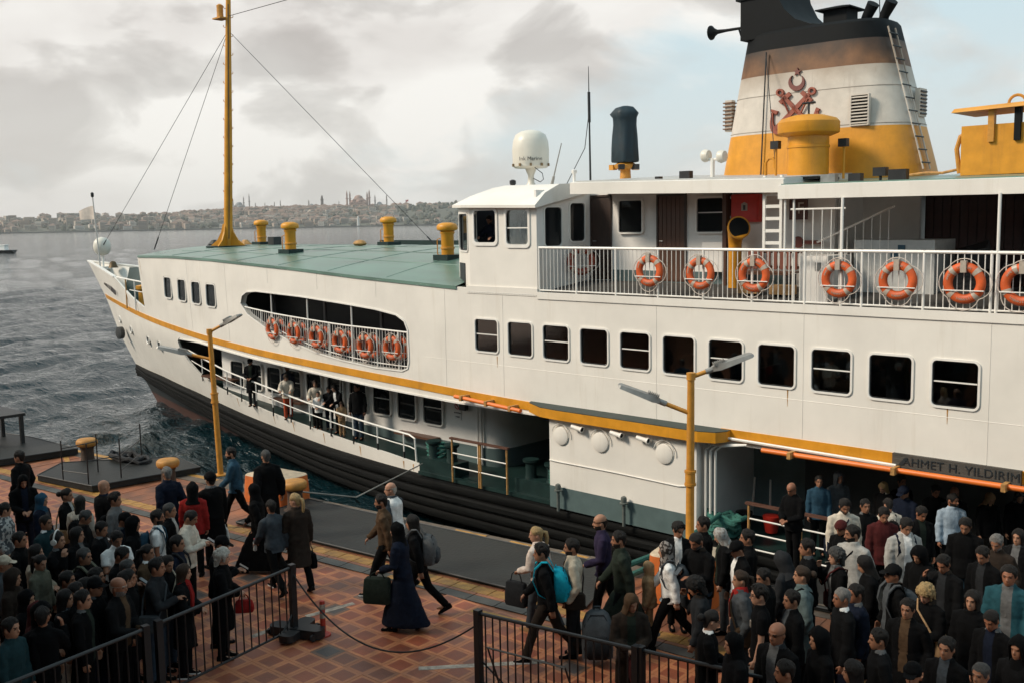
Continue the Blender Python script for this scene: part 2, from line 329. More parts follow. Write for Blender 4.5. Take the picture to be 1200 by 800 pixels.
# a ferry's wake line and the small far boats
def small_boat(px, r, L, label, col):
    az = math.atan((px - 600) / F_PX); d = (_rt * ((px - 600) / F_PX) + Vector((_fw.x, _fw.y, 0)).normalized()).normalized()
    c = Vector((d.x * r, d.y * r, 0)); t = thing('motor_boat', label, 'boat', c, R(215))
    mb = MB(); sec = []
    for u, wd, zt in ((-0.5, .13, .09), (-.2, .15, .09), (.15, .14, .10), (.38, .08, .13), (.5, .01, .17)):
        sec.append([(u * L, -wd * L, zt * L), (u * L, 0, -.03 * L), (u * L, wd * L, zt * L), (u * L, wd * L * .9, zt * L * 1.0), (u * L, -wd * L * .9, zt * L)])
    mb.loft(sec); obj('hull', mb.mesh('hull', True), mat('boat hull ' + col[0], col[1], 0.5), t, local=True)
    mb = MB(); mb.loft([[(x * L, y * L, z * L) for x, y in rrect(-.28 + k, -.09 + k / 2, .16 - k * 1.6, .09 - k / 2, .02, 2)] for z, k in ((.08, 0), (.2, .02), (.22, .0), (.24, .01))])
    obj('cabin', mb, WHITE2, t, local=True); return t
small_boat(2, 420, 13, 'dark low motor boat crossing the open water at the far left', ('dark', (0.03, 0.03, 0.035)))
small_boat(657, 0, 0, '', ('x', (0, 0, 0))) if False else None

# ================================================================== quay
QZ = 2.3
def qe(X): return 14.39 + 0.125 * (X + 13.3)          # quay edge
PAVE = mat('red quay paving', (0.25, 0.088, 0.038), 0.55, var=0.3, scale=2.2, bump=0.35, bscale=14, dirt=.7, orand=.15)
TILED = mat('dark red paving tile', (0.115, 0.036, 0.020), 0.5, var=0.30, scale=1.7, bump=0.25, bscale=40)
TILEL = mat('pale red paving border', (0.21, 0.083, 0.043), 0.55, var=0.28, scale=1.9, bump=0.25, bscale=40)
COPE = mat('quay coping concrete', (0.10, 0.075, 0.055), 0.75, var=0.4, scale=3, bump=0.5, bscale=12)
QWALL = mat('quay wall concrete', (0.05, 0.046, 0.04), 0.8, var=0.4, scale=1.5, bump=0.6, bscale=5)
YLINE = mat('worn yellow line paint', (0.36, 0.18, 0.035), 0.6, var=0.5, scale=7, streak=0.0, bump=0.2, bscale=30)
TACT = mat('yellow tactile paving', (0.33, 0.165, 0.035), 0.6, var=0.5, scale=6, bump=0.3, bscale=30, orand=.2, dirt=.8)
GSTRIP = mat('grey paving strip', (0.055, 0.055, 0.05), 0.6, var=0.3, scale=4, bump=0.3, bscale=25, orand=.2, dirt=.5)
PLATE = mat('dark gangway plate', (0.013, 0.0145, 0.014), 0.55, var=0.45, scale=1.1, bump=0.4, bscale=14, spec=.3, streak=.3, streak_col=(.05, .04, .03))
WLINE = mat('worn white line paint', (0.30, 0.25, 0.20), 0.6, var=0.6, scale=9)
mb = MB(); XA, XB = -62, 14
def qpoly(v0, v1, x0=XA, x1=XB): return [(x0, qe(x0) + v0), (x1, qe(x1) + v0), (x1, qe(x1) + v1), (x0, qe(x0) + v1)]
mb.prism([(XA, -14), (XB, -14), (XB, qe(XB)), (XA, qe(XA))], -1.5, QZ - 0.03, 'xy')
quay = struct(obj('quay', mb.mesh('quay'), QWALL)); WORLD['quay'] = Vector()
pave = struct(obj('pavement', MB().prism([(XA, -14), (XB, -14), (XB, qe(XB) - 3.05), (XA, qe(XA) - 3.05)], QZ - 0.03, QZ - 0.02, 'xy').mesh('pavement'), PAVE))
# diamond paving: every slab is a pale border round a raised dark square
EA, EB = R(1.5), R(93.5); P1, P2 = 0.402, 0.372
e1 = Vector((math.cos(EA) * P1, math.sin(EA) * P1)); e2 = Vector((math.cos(EB) * P2, math.sin(EB) * P2))
def slab_mesh(seed):
    rnd = random.Random(seed); mb = MB(); g = 0.494
    def P(a, b, z): v = e1 * a + e2 * b; return (v.x, v.y, z)
    q = [P(-g, -g, 0), P(g, -g, 0), P(g, g, 0), P(-g, g, 0)]; k = 0.36; c = [P(-k, -k, 0), P(k, -k, 0), P(k, k, 0), P(-k, k, 0)]
    dz = 0.0015; k2 = .352; ci = [P(-k2, -k2, dz), P(k2, -k2, dz), P(k2, k2, dz), P(-k2, k2, dz)]
    low = [P(-.499, -.499, -.02), P(.499, -.499, -.02), P(.499, .499, -.02), P(-.499, .499, -.02)]
    vs = low + q + c + ci; fs = []
    for i in range(4):
        j = (i + 1) % 4; fs += [(i, j, 4 + j, 4 + i), (4 + i, 4 + j, 8 + j, 8 + i), (8 + i, 8 + j, 12 + j, 12 + i)]
    fs.append((12, 13, 14, 15)); mb.add(vs, fs); mb.m = [0] * 12 + [1]
    return mb.mesh('paving_slab')
slabs = []
tones = [(0.225, 0.058, 0.025), (0.195, 0.060, 0.031), (0.25, 0.056, 0.022), (0.165, 0.05, 0.028)]
tonel = [(0.41, 0.145, 0.060), (0.36, 0.135, 0.064), (0.44, 0.152, 0.060), (0.33, 0.115, 0.052)]
tones.append((.055, .045, .042)); tonel.append((.16, .085, .055))
for k in range(5):
    me = slab_mesh(k); me.materials.append(mat('pale red paving border %s' % 'abcde'[k], tonel[k], 0.55, var=0.22, scale=1.9, bump=0.25, bscale=40, orand=.16, dirt=.6)); me.materials.append(mat('dark red paving tile %s' % 'abcde'[k], tones[k], 0.5, var=0.22, scale=1.7, bump=0.25, bscale=40, orand=.25, dirt=.6)); slabs.append(me)
cells = []
O = Vector((-12.306, 9.208)) + e1 * 0.5 - e2 * 0.5
for i in range(-75, 60):
    for j in range(-22, 20):
        p = O + e1 * i + e2 * j
        if p.y < qe(p.x) - 3.25 and p.y > 2.5 and p.x > -34 and p.x < 4: cells.append(p)
def slab_rank(p):                              # the open floor between the two crowds shows the slabs best
    vis = -18.5 < p.x < -8.6 and p.y > 8.3 - max(0, (-12.9 - p.x)) * 0.2
    vis2 = p.x <= -18.5 and p.y > qe(p.x) - 5.2
    return (0 if vis else 1 if vis2 else 2, p.length)
cells.sort(key=slab_rank)
rnd = random.Random(3)
for p in cells[:290]:
    obj('paving_slab', slabs[rnd.choice((0, 0, 1, 2, 2, 3, 0, 1, 2, 3, 0, 2, 1, 2, 0, 3, 2, 4))], None, pave, (p.x, p.y, QZ + rnd.uniform(-0.0015, 0.0015)))
mbs = MB()
for p in cells[290:]:
    me = slabs[0]
    mbs.add([(v.co.x + p.x, v.co.y + p.y, v.co.z + QZ) for v in me.vertices], [tuple(f.vertices) for f in me.polygons]); mbs.m[-13:] = [0] * 12 + [1]
o = obj('paving_slabs', mbs.mesh('paving_slabs'), [slabs[0].materials[0], slabs[0].materials[1]], pave); o['kind'] = 'stuff'
# strips along the edge
def strip(name, v0, v1, z, m, x0=XA, x1=XB, seg=0.0, gap=0.01, jit=0.0):
    s = struct(obj(name, MB().prism(qpoly(v0, v1, x0, x1), QZ - 0.03, z - 0.012, 'xy').mesh(name), m))
    if seg:
        rnd = random.Random(name); x = -28.5 if x0 < -28.5 else x0; base = MB().prism([(gap, v0), (seg - gap, v0), (seg - gap, v1 - gap), (gap, v1 - gap)], -0.012, 0, 'xy').mesh(name.replace('_strip', '') + '_block')
        base.materials.append(m); n = 0; a = math.atan(0.125)
        while x < min(x1, -5.0) and n < 75:
            obj(name.replace('_strip', '') + '_block', base, None, s, (x, qe(x), z + rnd.uniform(-jit, jit)), (0, 0, a)); x += seg * math.cos(a); n += 1
    return s
strip('grey_strip', -3.05, -2.80, QZ, GSTRIP, seg=0.6, jit=0.001)
strip('red_strip', -2.80, -2.70, QZ, PAVE, seg=0.6)
strip('tactile_strip', -2.70, -2.42, QZ, TACT, seg=0.4, jit=0.001)
strip('worn_strip', -2.42, -0.55, QZ - 0.005, PAVE, seg=0.5, jit=0.003)
strip('coping_strip', -0.55, -0.0, QZ, COPE, seg=1.2, jit=0.004)
# painted lines: yellow edge line in pieces, yellow box round the bollard, white guide lines
def paint(name, pts, wd, m, z=QZ + 0.004):
    mb = MB()
    for (x0, y0), (x1, y1) in pts:
        d = Vector((x1 - x0, y1 - y0)).normalized(); n = Vector((-d.y, d.x)) * wd / 2
        mb.add([(x0 - n.x, y0 - n.y, z), (x1 - n.x, y1 - n.y, z), (x1 + n.x, y1 + n.y, z), (x0 + n.x, y0 + n.y, z)], [(0, 1, 2, 3)])
    o = obj(name, mb.mesh(name), m); return struct(o)
paint('yellow_edge_line', [((x, qe(x) - .16), (x2, qe(x2) - .16)) for x, x2 in ((-24.3, -22.6), (-15.0, -14.2), (-13.6, -12.9), (-12.4, -11.8), (-29.5, -26.2))], 0.16, YLINE)
paint('yellow_bay_line', [((-23.85, 11.5), (-24.4, 12.7)), ((-26.2, 11.0), (-28.3, 11.75)), ((-26.6, 11.1), (-26.0, 12.3)), ((-18.3, 12.0), (-19.8, 12.2))], 0.13, YLINE)
paint('yellow_guide_line', [((-11.6, 11.2), (-9.2, 11.6)), ((-13.9, 11.35), (-13.0, 11.5))], 0.14, YLINE)
paint('white_guide_line', [((-13.45, 9.25), (-13.32, 10.12)), ((-10.6, 9.15), (-9.4, 10.5)), ((-13.4, 8.2), (-13.45, 9.0))], 0.12, WLINE)

# gangway plates lying on the quay
def plate(pts, z0, z1, label, ribs=0, zf=None):
    t = thing('gangway_plate', label, 'gangway plate', (pts[0][0], pts[0][1], z0))
    mb = MB(); mb.prism(pts, z0, z1, 'xy')
    if zf:                                    # tilt: the far edge on the quay rim
        mb.v = [(x, y, z + zf(x, y)) for x, y, z in mb.v]
    obj('deck_plate', mb.mesh('deck_plate'), PLATE, t)
    mb = MB()
    for i in range(len(pts)):
        a, b = Vector((*pts[i], z1)), Vector((*pts[(i + 1) % len(pts)], z1))
        if zf: a.z += zf(a.x, a.y); b.z += zf(b.x, b.y)
        mb.tube([a, b], 0.018, 6)
    obj('edge_bead', mb.mesh('edge_bead'), DSTEEL, t); return t
plate([(-18.9, qe(-18.9) - 2.36), (-10.2, qe(-10.2) - 2.36), (-10.9, qe(-10.9) - .35), (-19.2, qe(-19.2) - .25)], QZ + .01, QZ + .05, 'long dark rubber covered plate lying along the quay between the orange blocks')
g1 = plate([(-23.9, 10.5), (-26.1, 10.1), (-27.0, 11.1), (-26.0, 12.4), (-25.2, 13.4), (-23.6, 13.2)], QZ + .02, QZ + .16, 'dark steel gangway plate with thin handrails lying by the yellow bollard')
mb = MB(); PP = [(-25.05, 10.3), (-24.2, 10.55), (-25.2, 11.25), (-24.15, 11.35), (-25.55, 12.6)]
for p in PP: obj('handrail_post', MB().tube([(*p, QZ + .15), (*p, QZ + 1.15)], .017, 6).mesh('handrail_post'), BLACK, g1)
mb.tube([(-24.2, 10.55, QZ + .72), (-24.15, 11.35, QZ + .72), (-25.55, 12.6, QZ + .72)], .013, 6); mb.tube([(-25.05, 10.3, QZ + .95), (-25.2, 11.25, QZ + .95)], .013, 6)
mb.tube([(-25.05, 10.3, QZ + .4), (-24.2, 10.55, QZ + .4)], .013, 6); mb.tube([(-24.15, 11.35, QZ + .35), (-25.55, 12.6, QZ + .35)], .013, 6)
obj('handrail', mb.mesh('handrail'), BLACK, g1)
plate([(-28.6, 10.0), (-34, 9.4), (-34.4, 11.2), (-31.0, 11.9), (-28.3, 12.1)], QZ + .02, QZ + .18, 'dark steel gangway plate at the far left edge of the quay')
# dark trestle at the far left
t = thing('steel_trestle', 'dark steel trestle frame standing at the left end of the quay', 'trestle', (-30.8, 11.1, QZ + .18))
obj('top', MB().box((-31.9, 10.5, QZ + .98), (-30.25, 11.5, QZ + 1.06)), DSTEEL, t)
for x, y in ((-31.8, 10.6), (-30.35, 10.6), (-31.8, 11.4), (-30.35, 11.4)): obj('leg', MB().box((x - .05, y - .05, QZ + .18), (x + .05, y + .05, QZ + .98)), DSTEEL, t)
obj('stretcher', MB().box((-31.75, 10.57, QZ + .35), (-30.4, 10.63, QZ + .42)), DSTEEL, t)

# bollards
def bollard(x, y, label, lean=0.0):
    t = thing('mooring_bollard', label, 'bollard', (x, y, QZ), 0, 'yellow mooring bollards along the quay')
    mb = MB(); mb.lathe([(.30, 0), (.30, .04), (.19, .07), (.17, .2), (.165, .42), (.19, .50)], (0, 0, 0), 20); obj('post', mb.mesh('post', True), mat('rusty bollard iron', (0.05, 0.03, 0.02), 0.7, var=0.4, scale=8, bump=.4), t, local=True)
    mb = MB(); mb.lathe([(.18, .50), (.25, .52), (.275, .58), (.27, .66), (.23, .70), (.12, .715), (0.01, .72)], (0, 0, 0), 22); obj('cap', mb.mesh('cap', 60), mat('worn bollard paint', (.42, .19, .035), .6, var=.3, scale=6, bump=.3, bscale=14, streak=.7, streak_col=(.12, .06, .03)), t, local=True)
    return t
bollard(-26.9, 11.75, 'yellow capped bollard at the left beside the dark gangway plate and the water')
bollard(-22.9, 11.95, 'yellow capped bollard in front of the dark hull right of the gangway handrails')
bollard(-18.72, 12.72, 'yellow capped bollard next to the orange block behind the blonde woman')
t = thing('rope_heap', 'heap of dark mooring rope lying behind the leftmost bollard', 'rope', (-26.3, 12.1, QZ))
mb = MB(); rnd = random.Random(4)
pts = []
for i in range(90):
    a = i * 0.45; r = .45 + .22 * math.sin(i * .37); pts.append((-25.9 + r * math.cos(a) * 1.3, 12.45 + r * .6 * math.sin(a), QZ + .08 + .30 * (1 - abs(i - 45) / 45) * (0.4 + .6 * rnd.random())))
mb.tube(pts, .05, 6); obj('coil', mb.mesh('coil', True), mat('dark rope', (0.02, 0.02, 0.022), .9, bump=.5), t)

# orange concrete blocks that carry the lamp posts
def block(x, y, rz, L, W, H, label):
    t = thing('concrete_block', label, 'concrete block', (x, y, QZ), rz)
    OR = mat('orange block paint', (0.50, 0.12, 0.02), .55, var=.2, scale=4, bump=.2, streak=.35, streak_col=(.2, .07, .03)); TOP = mat('pale block top', (0.46, 0.36, 0.25), .7, var=.25, scale=6, bump=.3)
    mb = MB(); mb.loft([[(u, v, z) for u, v in rrect(-L / 2 + k, -W / 2 + k, L / 2 - k, W / 2 - k, .16)] for z, k in ((0, 0), (H * .55, .01), (H * .97, .03))]); obj('body', mb.mesh('body', 50), OR, t, local=True)
    mb = MB(); mb.loft([[(u, v, z) for u, v in rrect(-L / 2 + k, -W / 2 + k, L / 2 - k, W / 2 - k, .14)] for z, k in ((H * .97, .035), (H * 1.0, .05))]); obj('top', mb.mesh('top', 50), TOP, t, local=True); return t
block(-19.85, 13.0, R(8), 1.35, .95, .62, 'orange painted block with cream top by the bollard behind the standing men')
_b = at_z(806, 700, QZ)
block(_b.x, _b.y, R(12), 1.15, .95, .8, 'orange block with pale top under the green ropes beside the woman in patterned headscarf')

# lamp posts
LAMPG = mat('lamp housing grey', (0.28, 0.27, 0.25), .45, metal=.3, var=.2)
def lamp_post(base, h_collar, h, label, lean, arms):
    t = thing('lamp_post', label, 'lamp post', base)
    b = Vector(base); top = b + Vector((lean[0], lean[1], h)); mid = b + (top - b) * (h_collar / h)
    obj('pole', MB().tube([b, mid, top], [.075, .07, .06], 14).mesh('pole', True), YELLOWP, t)
    mb = MB(); mb.tube([mid - Vector((0, 0, .12)), mid + Vector((0, 0, .12))], .088, 14); mb.tube([mid - Vector((0, 0, .13)), mid - Vector((0, 0, .09))], .1, 14); mb.tube([mid + Vector((0, 0, .09)), mid + Vector((0, 0, .13))], .1, 14)
    obj('base_flange', MB().lathe([(.16, 0), (.16, .03), (.09, .035)], b, 14).mesh('base_flange', 40), YELLOWP, t)
    obj('collar', mb.mesh('collar', 40), YELLOWP, t)
    obj('pole_cap', MB().tube([top - Vector((0, 0, .10)), top + Vector((0, 0, .02))], .076, 12).mesh('pole_cap', 40), YELLOWP, t)
    for frac, d, la, ll, rise in arms:
        a = b + (top - b) * frac; d = Vector(d).normalized(); e = a + d * la + Vector((0, 0, rise * la))
        obj('arm', MB().tube([a, e], .038, 10).mesh('arm', True), YELLOWP, t)
        ax = (d + Vector((0, 0, rise))).normalized(); sd_ = ax.cross(Vector((0, 0, 1))).normalized(); up = sd_.cross(ax)
        def P(u, v, q): return e + ax * u + sd_ * v + up * q
        mb = MB(); mb.tube([P(-.06, 0, 0), P(.10, 0, 0)], .048, 10)
        mb.loft([[P(u, sx * wd, q) for sx, q in ((-1, -.03 * k), (1, -.03 * k), (.8, .045 * k), (-.8, .045 * k))] for u, wd, k in ((.06, .06, 1), (.18, .11, 1.5), (.30, .14, 1.2), (ll, .15, .8), (ll + .04, .12, .4))])
        hd = obj('lamp_head', mb.mesh('lamp_head', 30), LAMPG, t)
        mb = MB()
        for k in range(7): u = .10 + k * .03; mb.add([P(u, -.09, .05), P(u + .012, -.09, .05), P(u + .012, .09, .05), P(u, .09, .05), P(u, -.08, .10), P(u + .012, -.08, .10), P(u + .012, .08, .10), P(u, .08, .10)], [(0, 1, 5, 4), (3, 7, 6, 2), (4, 5, 6, 7), (0, 4, 7, 3), (1, 2, 6, 5)])
        obj('cooling_fin', mb, LAMPG, hd)
        obj('lens', MB().add([P(.32, -.11, -.034), P(ll, -.12, -.030), P(ll, .12, -.030), P(.32, .11, -.034)], [(0, 1, 2, 3)]), mat('lamp lens', (.5, .5, .47), .25), hd)
    return t
ax_ = Vector((.72, .69, 0))
lamp_post((*at_z(808, 690, QZ).xy, QZ), 1.95, 3.72, 'yellow lamp post with two grey lamp heads in front of the ship amidships', (0.02, 0.0), ((.985, (.75, .66, 0), .30, .72, .36), (.82, (-.8, -.6, 0), .46, .76, .40)))
lamp_post((-23.0, 13.42, QZ), 2.0, 3.72, 'leaning yellow lamp post with two grey lamp heads beside the bow', (-.06, -.07), ((.985, (.85, .52, 0), .36, .52, .5), (.80, (-.75, -.66, 0), .55, .78, .25)))

# crowd barriers
def barrier(a, b, h, n, label, bars=True):
    a, b = Vector(a), Vector(b); t = thing('crowd_barrier', label, 'barrier', a); d = (b - a); L = d.length; u = d / L
    zt = Vector((0, 0, h))
    obj('top_rail', MB().tube([a + zt, b + zt], .026, 8).mesh('top_rail', True), BLACK, t)
    obj('bottom_rail', MB().tube([a + Vector((0, 0, .13)), b + Vector((0, 0, .13))], .02, 8).mesh('bottom_rail', True), BLACK, t)
    me = MB().tube([(0, 0, .13), (0, 0, h)], .0115, 6).mesh('bar', True); me.materials.append(BLACK)
    for k in range(1, n):
        p = a + u * (L * k / n); obj('bar', me, None, t, p)
    pm = MB().box((-.045, -.045, 0), (.045, .045, h + .05)).mesh('post'); pm.materials.append(BLACK)
    for p in (a, b): obj('post', pm, None, t, p)
    return t
f1 = barrier((-12.92, 8.66, QZ), (-12.40, 6.2, QZ), 1.1, 17, 'black metal crowd barrier with wheeled post beside the waiting crowd')
mb = MB(); mb.prism(rrect(-.45, -.13, .45, .13, .1), .02, .16, 'xy'); mb.prism(rrect(-.13, -.4, .13, .4, .1), .04, .15, 'xy')
obj('base', mb.mesh('base'), BLACK, f1, (-12.90, 8.70, QZ), (0, 0, R(25)))
for dx, dy in ((.38, .02), (-.36, -.25), (.05, .34)): obj('castor', MB().lathe([(.01, -.02), (.055, -.02), (.055, .02), (.01, .02)], (0, 0, 0), 12, 'x').mesh('castor', 40), BLACK, f1, (-12.9 + dx, 8.7 + dy, QZ + .06))
obj('brace', MB().tube([(-12.87, 8.4, QZ + .12), (-12.91, 8.64, QZ + .38)], .015, 6).mesh('brace'), BLACK, f1)
f1b = barrier((-12.36, 6.0, QZ), (-11.95, 3.6, QZ), 1.1, 17, 'black metal crowd barrier section nearest the camera at the bottom left')
f2 = barrier((-9.44, 9.22, QZ), (-7.15, 9.66, QZ), 1.1, 20, 'black metal crowd barrier along the bottom edge in front of the backpack man')
mb = MB(); mb.tube([(-9.05, 9.28, QZ + .03), (-9.05, 9.0, QZ + .8), (-7.9, 9.2, QZ + .8), (-7.9, 9.5, QZ + .03)], .015, 6); obj('stand_frame', mb.mesh('stand_frame', True), BLACK, f2)
mb = MB(); mb.tube([(-9.44, 9.24, QZ + .45), (-9.0, 9.32, QZ + .14)], .012, 6); obj('brace', mb.mesh('brace'), BLACK, f2)
f3 = barrier((-7.1, 9.68, QZ), (-4.7, 10.15, QZ), 1.1, 20, 'black metal crowd barrier under the crowd at the bottom right')
# sagging rope between the barriers
pts = []
for k in range(25):
    u = k / 24; p = Vector((-12.92, 8.66, QZ + 1.02)).lerp(Vector((-9.44, 9.22, QZ + .95)), u); p.z -= .80 * 4 * u * (1 - u) * (1 - .25 * (u - .5)); pts.append(p)
tag(obj('rope', MB().tube(pts, .013, 6).mesh('rope', True), mat('black rope', (.012, .012, .012), .8)), 'thin black rope sagging between the two crowd barriers', 'rope')
# flexible delineator post
t = thing('delineator_post', 'red and white striped plastic delineator post by the barrier wheel', 'delineator', (-12.62, 8.98, QZ))
RP = mat('red plastic post', (.38, .03, .015), .45, var=.15); 
obj('base', MB().lathe([(.12, 0), (.12, .02), (.07, .05), (.045, .06)], (-12.62, 8.98, QZ), 16).mesh('base', 40), RP, t)
obj('post', MB().lathe([(.042, .05), (.042, .52), (.035, .55), (.01, .56)], (-12.62, 8.98, QZ), 14).mesh('post', 40), RP, t)
for z in (.28, .42): obj('white_band', MB().lathe([(.044, z), (.0445, z + .01), (.0445, z + .07), (.044, z + .08)], (-12.62, 8.98, QZ), 14).mesh('white_band', 40), WLINE, t)
# quay rubble / litter
tag(obj('paper_scrap', MB().prism([(-13.35, 14.0), (-13.05, 14.08), (-13.1, 14.2), (-13.3, 14.14)], QZ + .01, QZ + .03, 'xy').mesh('paper_scrap'), mat('white paper', (.6, .58, .55), .7)), 'white scrap of paper lying at the quay edge', 'litter')
# boarding ramp (under the right hand crowd) between the quay and the ship's deck
SX0, SX1 = -8.6, 1.0
ramp_o = plate([(SX0, qe(SX0) - .35), (SX1, qe(SX1) - .35), (SX1, 18.95), (SX0, 18.95)], 0, .05, 'wide dark boarding ramp between the quay and the ferry doorway under the crowd', zf=lambda x, y: QZ + .02 + (1.50 - QZ) * max(0, min(1, (y - qe(x) + .35) / (18.95 - qe(x) + .35))))
def walk_z(x, y):
    if y < qe(x) - .35: return QZ
    if y < 18.95: return QZ + .07 + (1.50 - QZ) * (y - qe(x) + .35) / (18.95 - qe(x) + .35)
    return 1.5

# ================================================================== unseen terminal and canopy, added to shade the quay
TERM = mat('terminal render', (0.10, 0.085, 0.07), .8, var=.1, scale=1)
t = thing('shading_terminal', 'unseen terminal building behind the viewer, added to shade the quay', 'building', (-10, -8, QZ))
hd = Vector((math.cos(R(7)), math.sin(R(7)), 0))
obj('wall', MB().prism([(-45, -13.0), (16, -5.4), (16, -16), (-45, -22)], QZ - .02, 14, 'xy').mesh('wall'), TERM, t)
obj('canopy', MB().prism([(-45, -14), (16, -6), (16, 5.4), (-45, -2.2)], 11.6, 12.0, 'xy').mesh('canopy'), TERM, t)  # out of view, stretched over the viewer to darken the near quay

# ================================================================== far shore
def far_point(az, r): return Vector((-math.sin(az) * r, math.cos(az) * r, 0))
AZ0 = YAW
def az_of(px): return YAW - math.atan((px - 600) / F_PX)
SH = 2500.0
hills_px = [(-200, 8), (0, 11), (60, 12), (110, 13), (150, 13), (200, 15), (250, 18), (290, 20), (330, 21), (380, 21), (430, 21), (470, 22), (505, 23), (545, 25), (600, 26), (700, 22), (900, 14)]
def hill_h(px):
    for (a, ha), (b, hb) in zip(hills_px, hills_px[1:]):
        if a <= px <= b: return (ha + (hb - ha) * (px - a) / (b - a)) * 2.25
    return 18
HILLM = mat('far hillside', (0.085, 0.085, 0.065), .9, var=.4, scale=.01, bump=0)
mb = MB(); vs = []; cols = list(range(-200, 901, 10)); rows = [0, 15, 60, 150, 300, 450, 650]
for px in cols:
    a = az_of(px); h = hill_h(px)
    for k, dr in enumerate(rows):
        f = (0, .05, .28, .62, .92, 1.0, .85)[k]; n = noise.noise(Vector((px * .013, dr * .006, 1.3)))
        q = far_point(a, SH + dr); vs.append((q.x, q.y, h * f * (1 + .12 * n) + (1.2 if k else -1)))
fs = [(i * 7 + k, (i + 1) * 7 + k, (i + 1) * 7 + k + 1, i * 7 + k + 1) for i in range(len(cols) - 1) for k in range(6)]
mb.add(vs, fs); hl = struct(obj('far_hills', mb.mesh('far_hills', True), HILLM))
def ground_h(px, dr):
    h = hill_h(px); ks = [0, .05, .28, .62, .92, 1.0, .85]
    for (a, fa), (b, fb) in zip(zip(rows, ks), zip(rows[1:], ks[1:])):
        if a <= dr <= b: return h * (fa + (fb - fa) * (dr - a) / (b - a))
    return h
TOWNC = [(0.40, 0.34, 0.28), (0.31, 0.25, 0.20), (0.52, 0.46, 0.40), (0.24, 0.18, 0.14), (0.38, 0.30, 0.24)]
TM = [mat('far town wall ' + 'abcde'[i], c, .8, var=.05, scale=.05) for i, c in enumerate(TOWNC)] + [mat('far tiled roof', (0.20, 0.125, 0.095), .8, var=.1, scale=.1), mat('far window band', (0.06, 0.06, 0.06), .6)]
rnd = random.Random(11); 
def house(mb, px, dr, wd, dp, h, k):
    a = az_of(px); c = far_point(a, SH + dr); z0 = ground_h(px, dr) - 1; u = Vector((math.cos(a), math.sin(a), 0)); v = Vector((-math.sin(a), math.cos(a), 0)); rot = rnd.uniform(-.5, .5); u, v = u * math.cos(rot) + v * math.sin(rot), v * math.cos(rot) - u * math.sin(rot)
    def P(x, y, z): q = c + u * x + v * y; return (q.x, q.y, z0 + z)
    x, y = wd / 2, dp / 2
    mb.add([P(-x, -y, 0), P(x, -y, 0), P(x, y, 0), P(-x, y, 0), P(-x, -y, h), P(x, -y, h), P(x, y, h), P(-x, y, h)], [(0, 1, 5, 4), (1, 2, 6, 5), (2, 3, 7, 6), (3, 0, 4, 7), (4, 5, 6, 7)], k)
    if rnd.random() < .6: mb.add([P(-x, -y, h), P(x, -y, h), P(x, y, h), P(-x, y, h), P(0, 0, h + wd * .22)], [(0, 1, 4), (1, 2, 4), (2, 3, 4), (3, 0, 4)], 5)
    for s in range(int(h // 3.2)):
        z = 1.2 + s * 3.2; mb.add([P(-x * .85, -y - .15, z), P(x * .85, -y - .15, z), P(x * .85, -y - .15, z + 1.2), P(-x * .85, -y - .15, z + 1.2)], [(0, 1, 2, 3)], 6)
town = MB()
for i in range(2100):
    px = rnd.uniform(-60, 560) if rnd.random() < .5 else rnd.gauss(330, 60)
    dr = rnd.uniform(14, 460); treey = noise.noise(Vector((px * .03, dr * .012, 8.1)))
    if treey > .12 and rnd.random() < .8: continue
    if px > 470 and rnd.random() < .82: continue
    house(town, px, dr, rnd.uniform(9, 22), rnd.uniform(8, 14), rnd.uniform(5, 14) + (8 if px < 180 and rnd.random() < .25 else 0), rnd.randrange(5))
o = obj('far_town', town.mesh('far_town'), TM); o['kind'] = 'stuff'
FTREE = mat('far trees', (0.062, 0.068, 0.050), .9, var=.4, scale=.2)
trees = MB()
def blob(mb, c, r, h):
    pts = []; n = 6; ph = rnd.uniform(0, 6)
    rings = []
    for f, rr in ((0, .5), (.35, 1), (.7, .75), (1, .15)):
        rings.append([(c.x + r * rr * math.cos(ph + q * 2 * math.pi / n) * rnd.uniform(.8, 1.15), c.y + r * rr * math.sin(ph + q * 2 * math.pi / n) * rnd.uniform(.8, 1.15), c.z + h * f) for q in range(n)])
    mb.loft(rings)
for i in range(1500):
    px = rnd.uniform(-60, 600); dr = rnd.uniform(6, 470); treey = noise.noise(Vector((px * .03, dr * .012, 8.1)))
    if px < 470 and treey < .10 and rnd.random() < .86: continue
    q = far_point(az_of(px), SH + dr); q.z = ground_h(px, dr) - 1; r_ = rnd.uniform(4, 8); blob(trees, q, r_, r_ * rnd.uniform(1.1, 1.9))
o = obj('far_trees', trees.mesh('far_trees', 60), FTREE); o['kind'] = 'stuff'
# shoreline quay
mb = MB()
for px in range(-150, 640, 10):
    a, b = far_point(az_of(px), SH - 6), far_point(az_of(px + 10), SH - 6); c, d = far_point(az_of(px + 10), SH + 16), far_point(az_of(px), SH + 16)
    mb.add([(a.x, a.y, -1), (b.x, b.y, -1), (b.x, b.y, 2.6), (a.x, a.y, 2.6), (c.x, c.y, 2.6), (d.x, d.y, 2.6)], [(0, 1, 2, 3), (3, 2, 4, 5)])
struct(obj('far_shore', mb.mesh('far_shore'), mat('far sea wall', (.12, .11, .10), .9)))
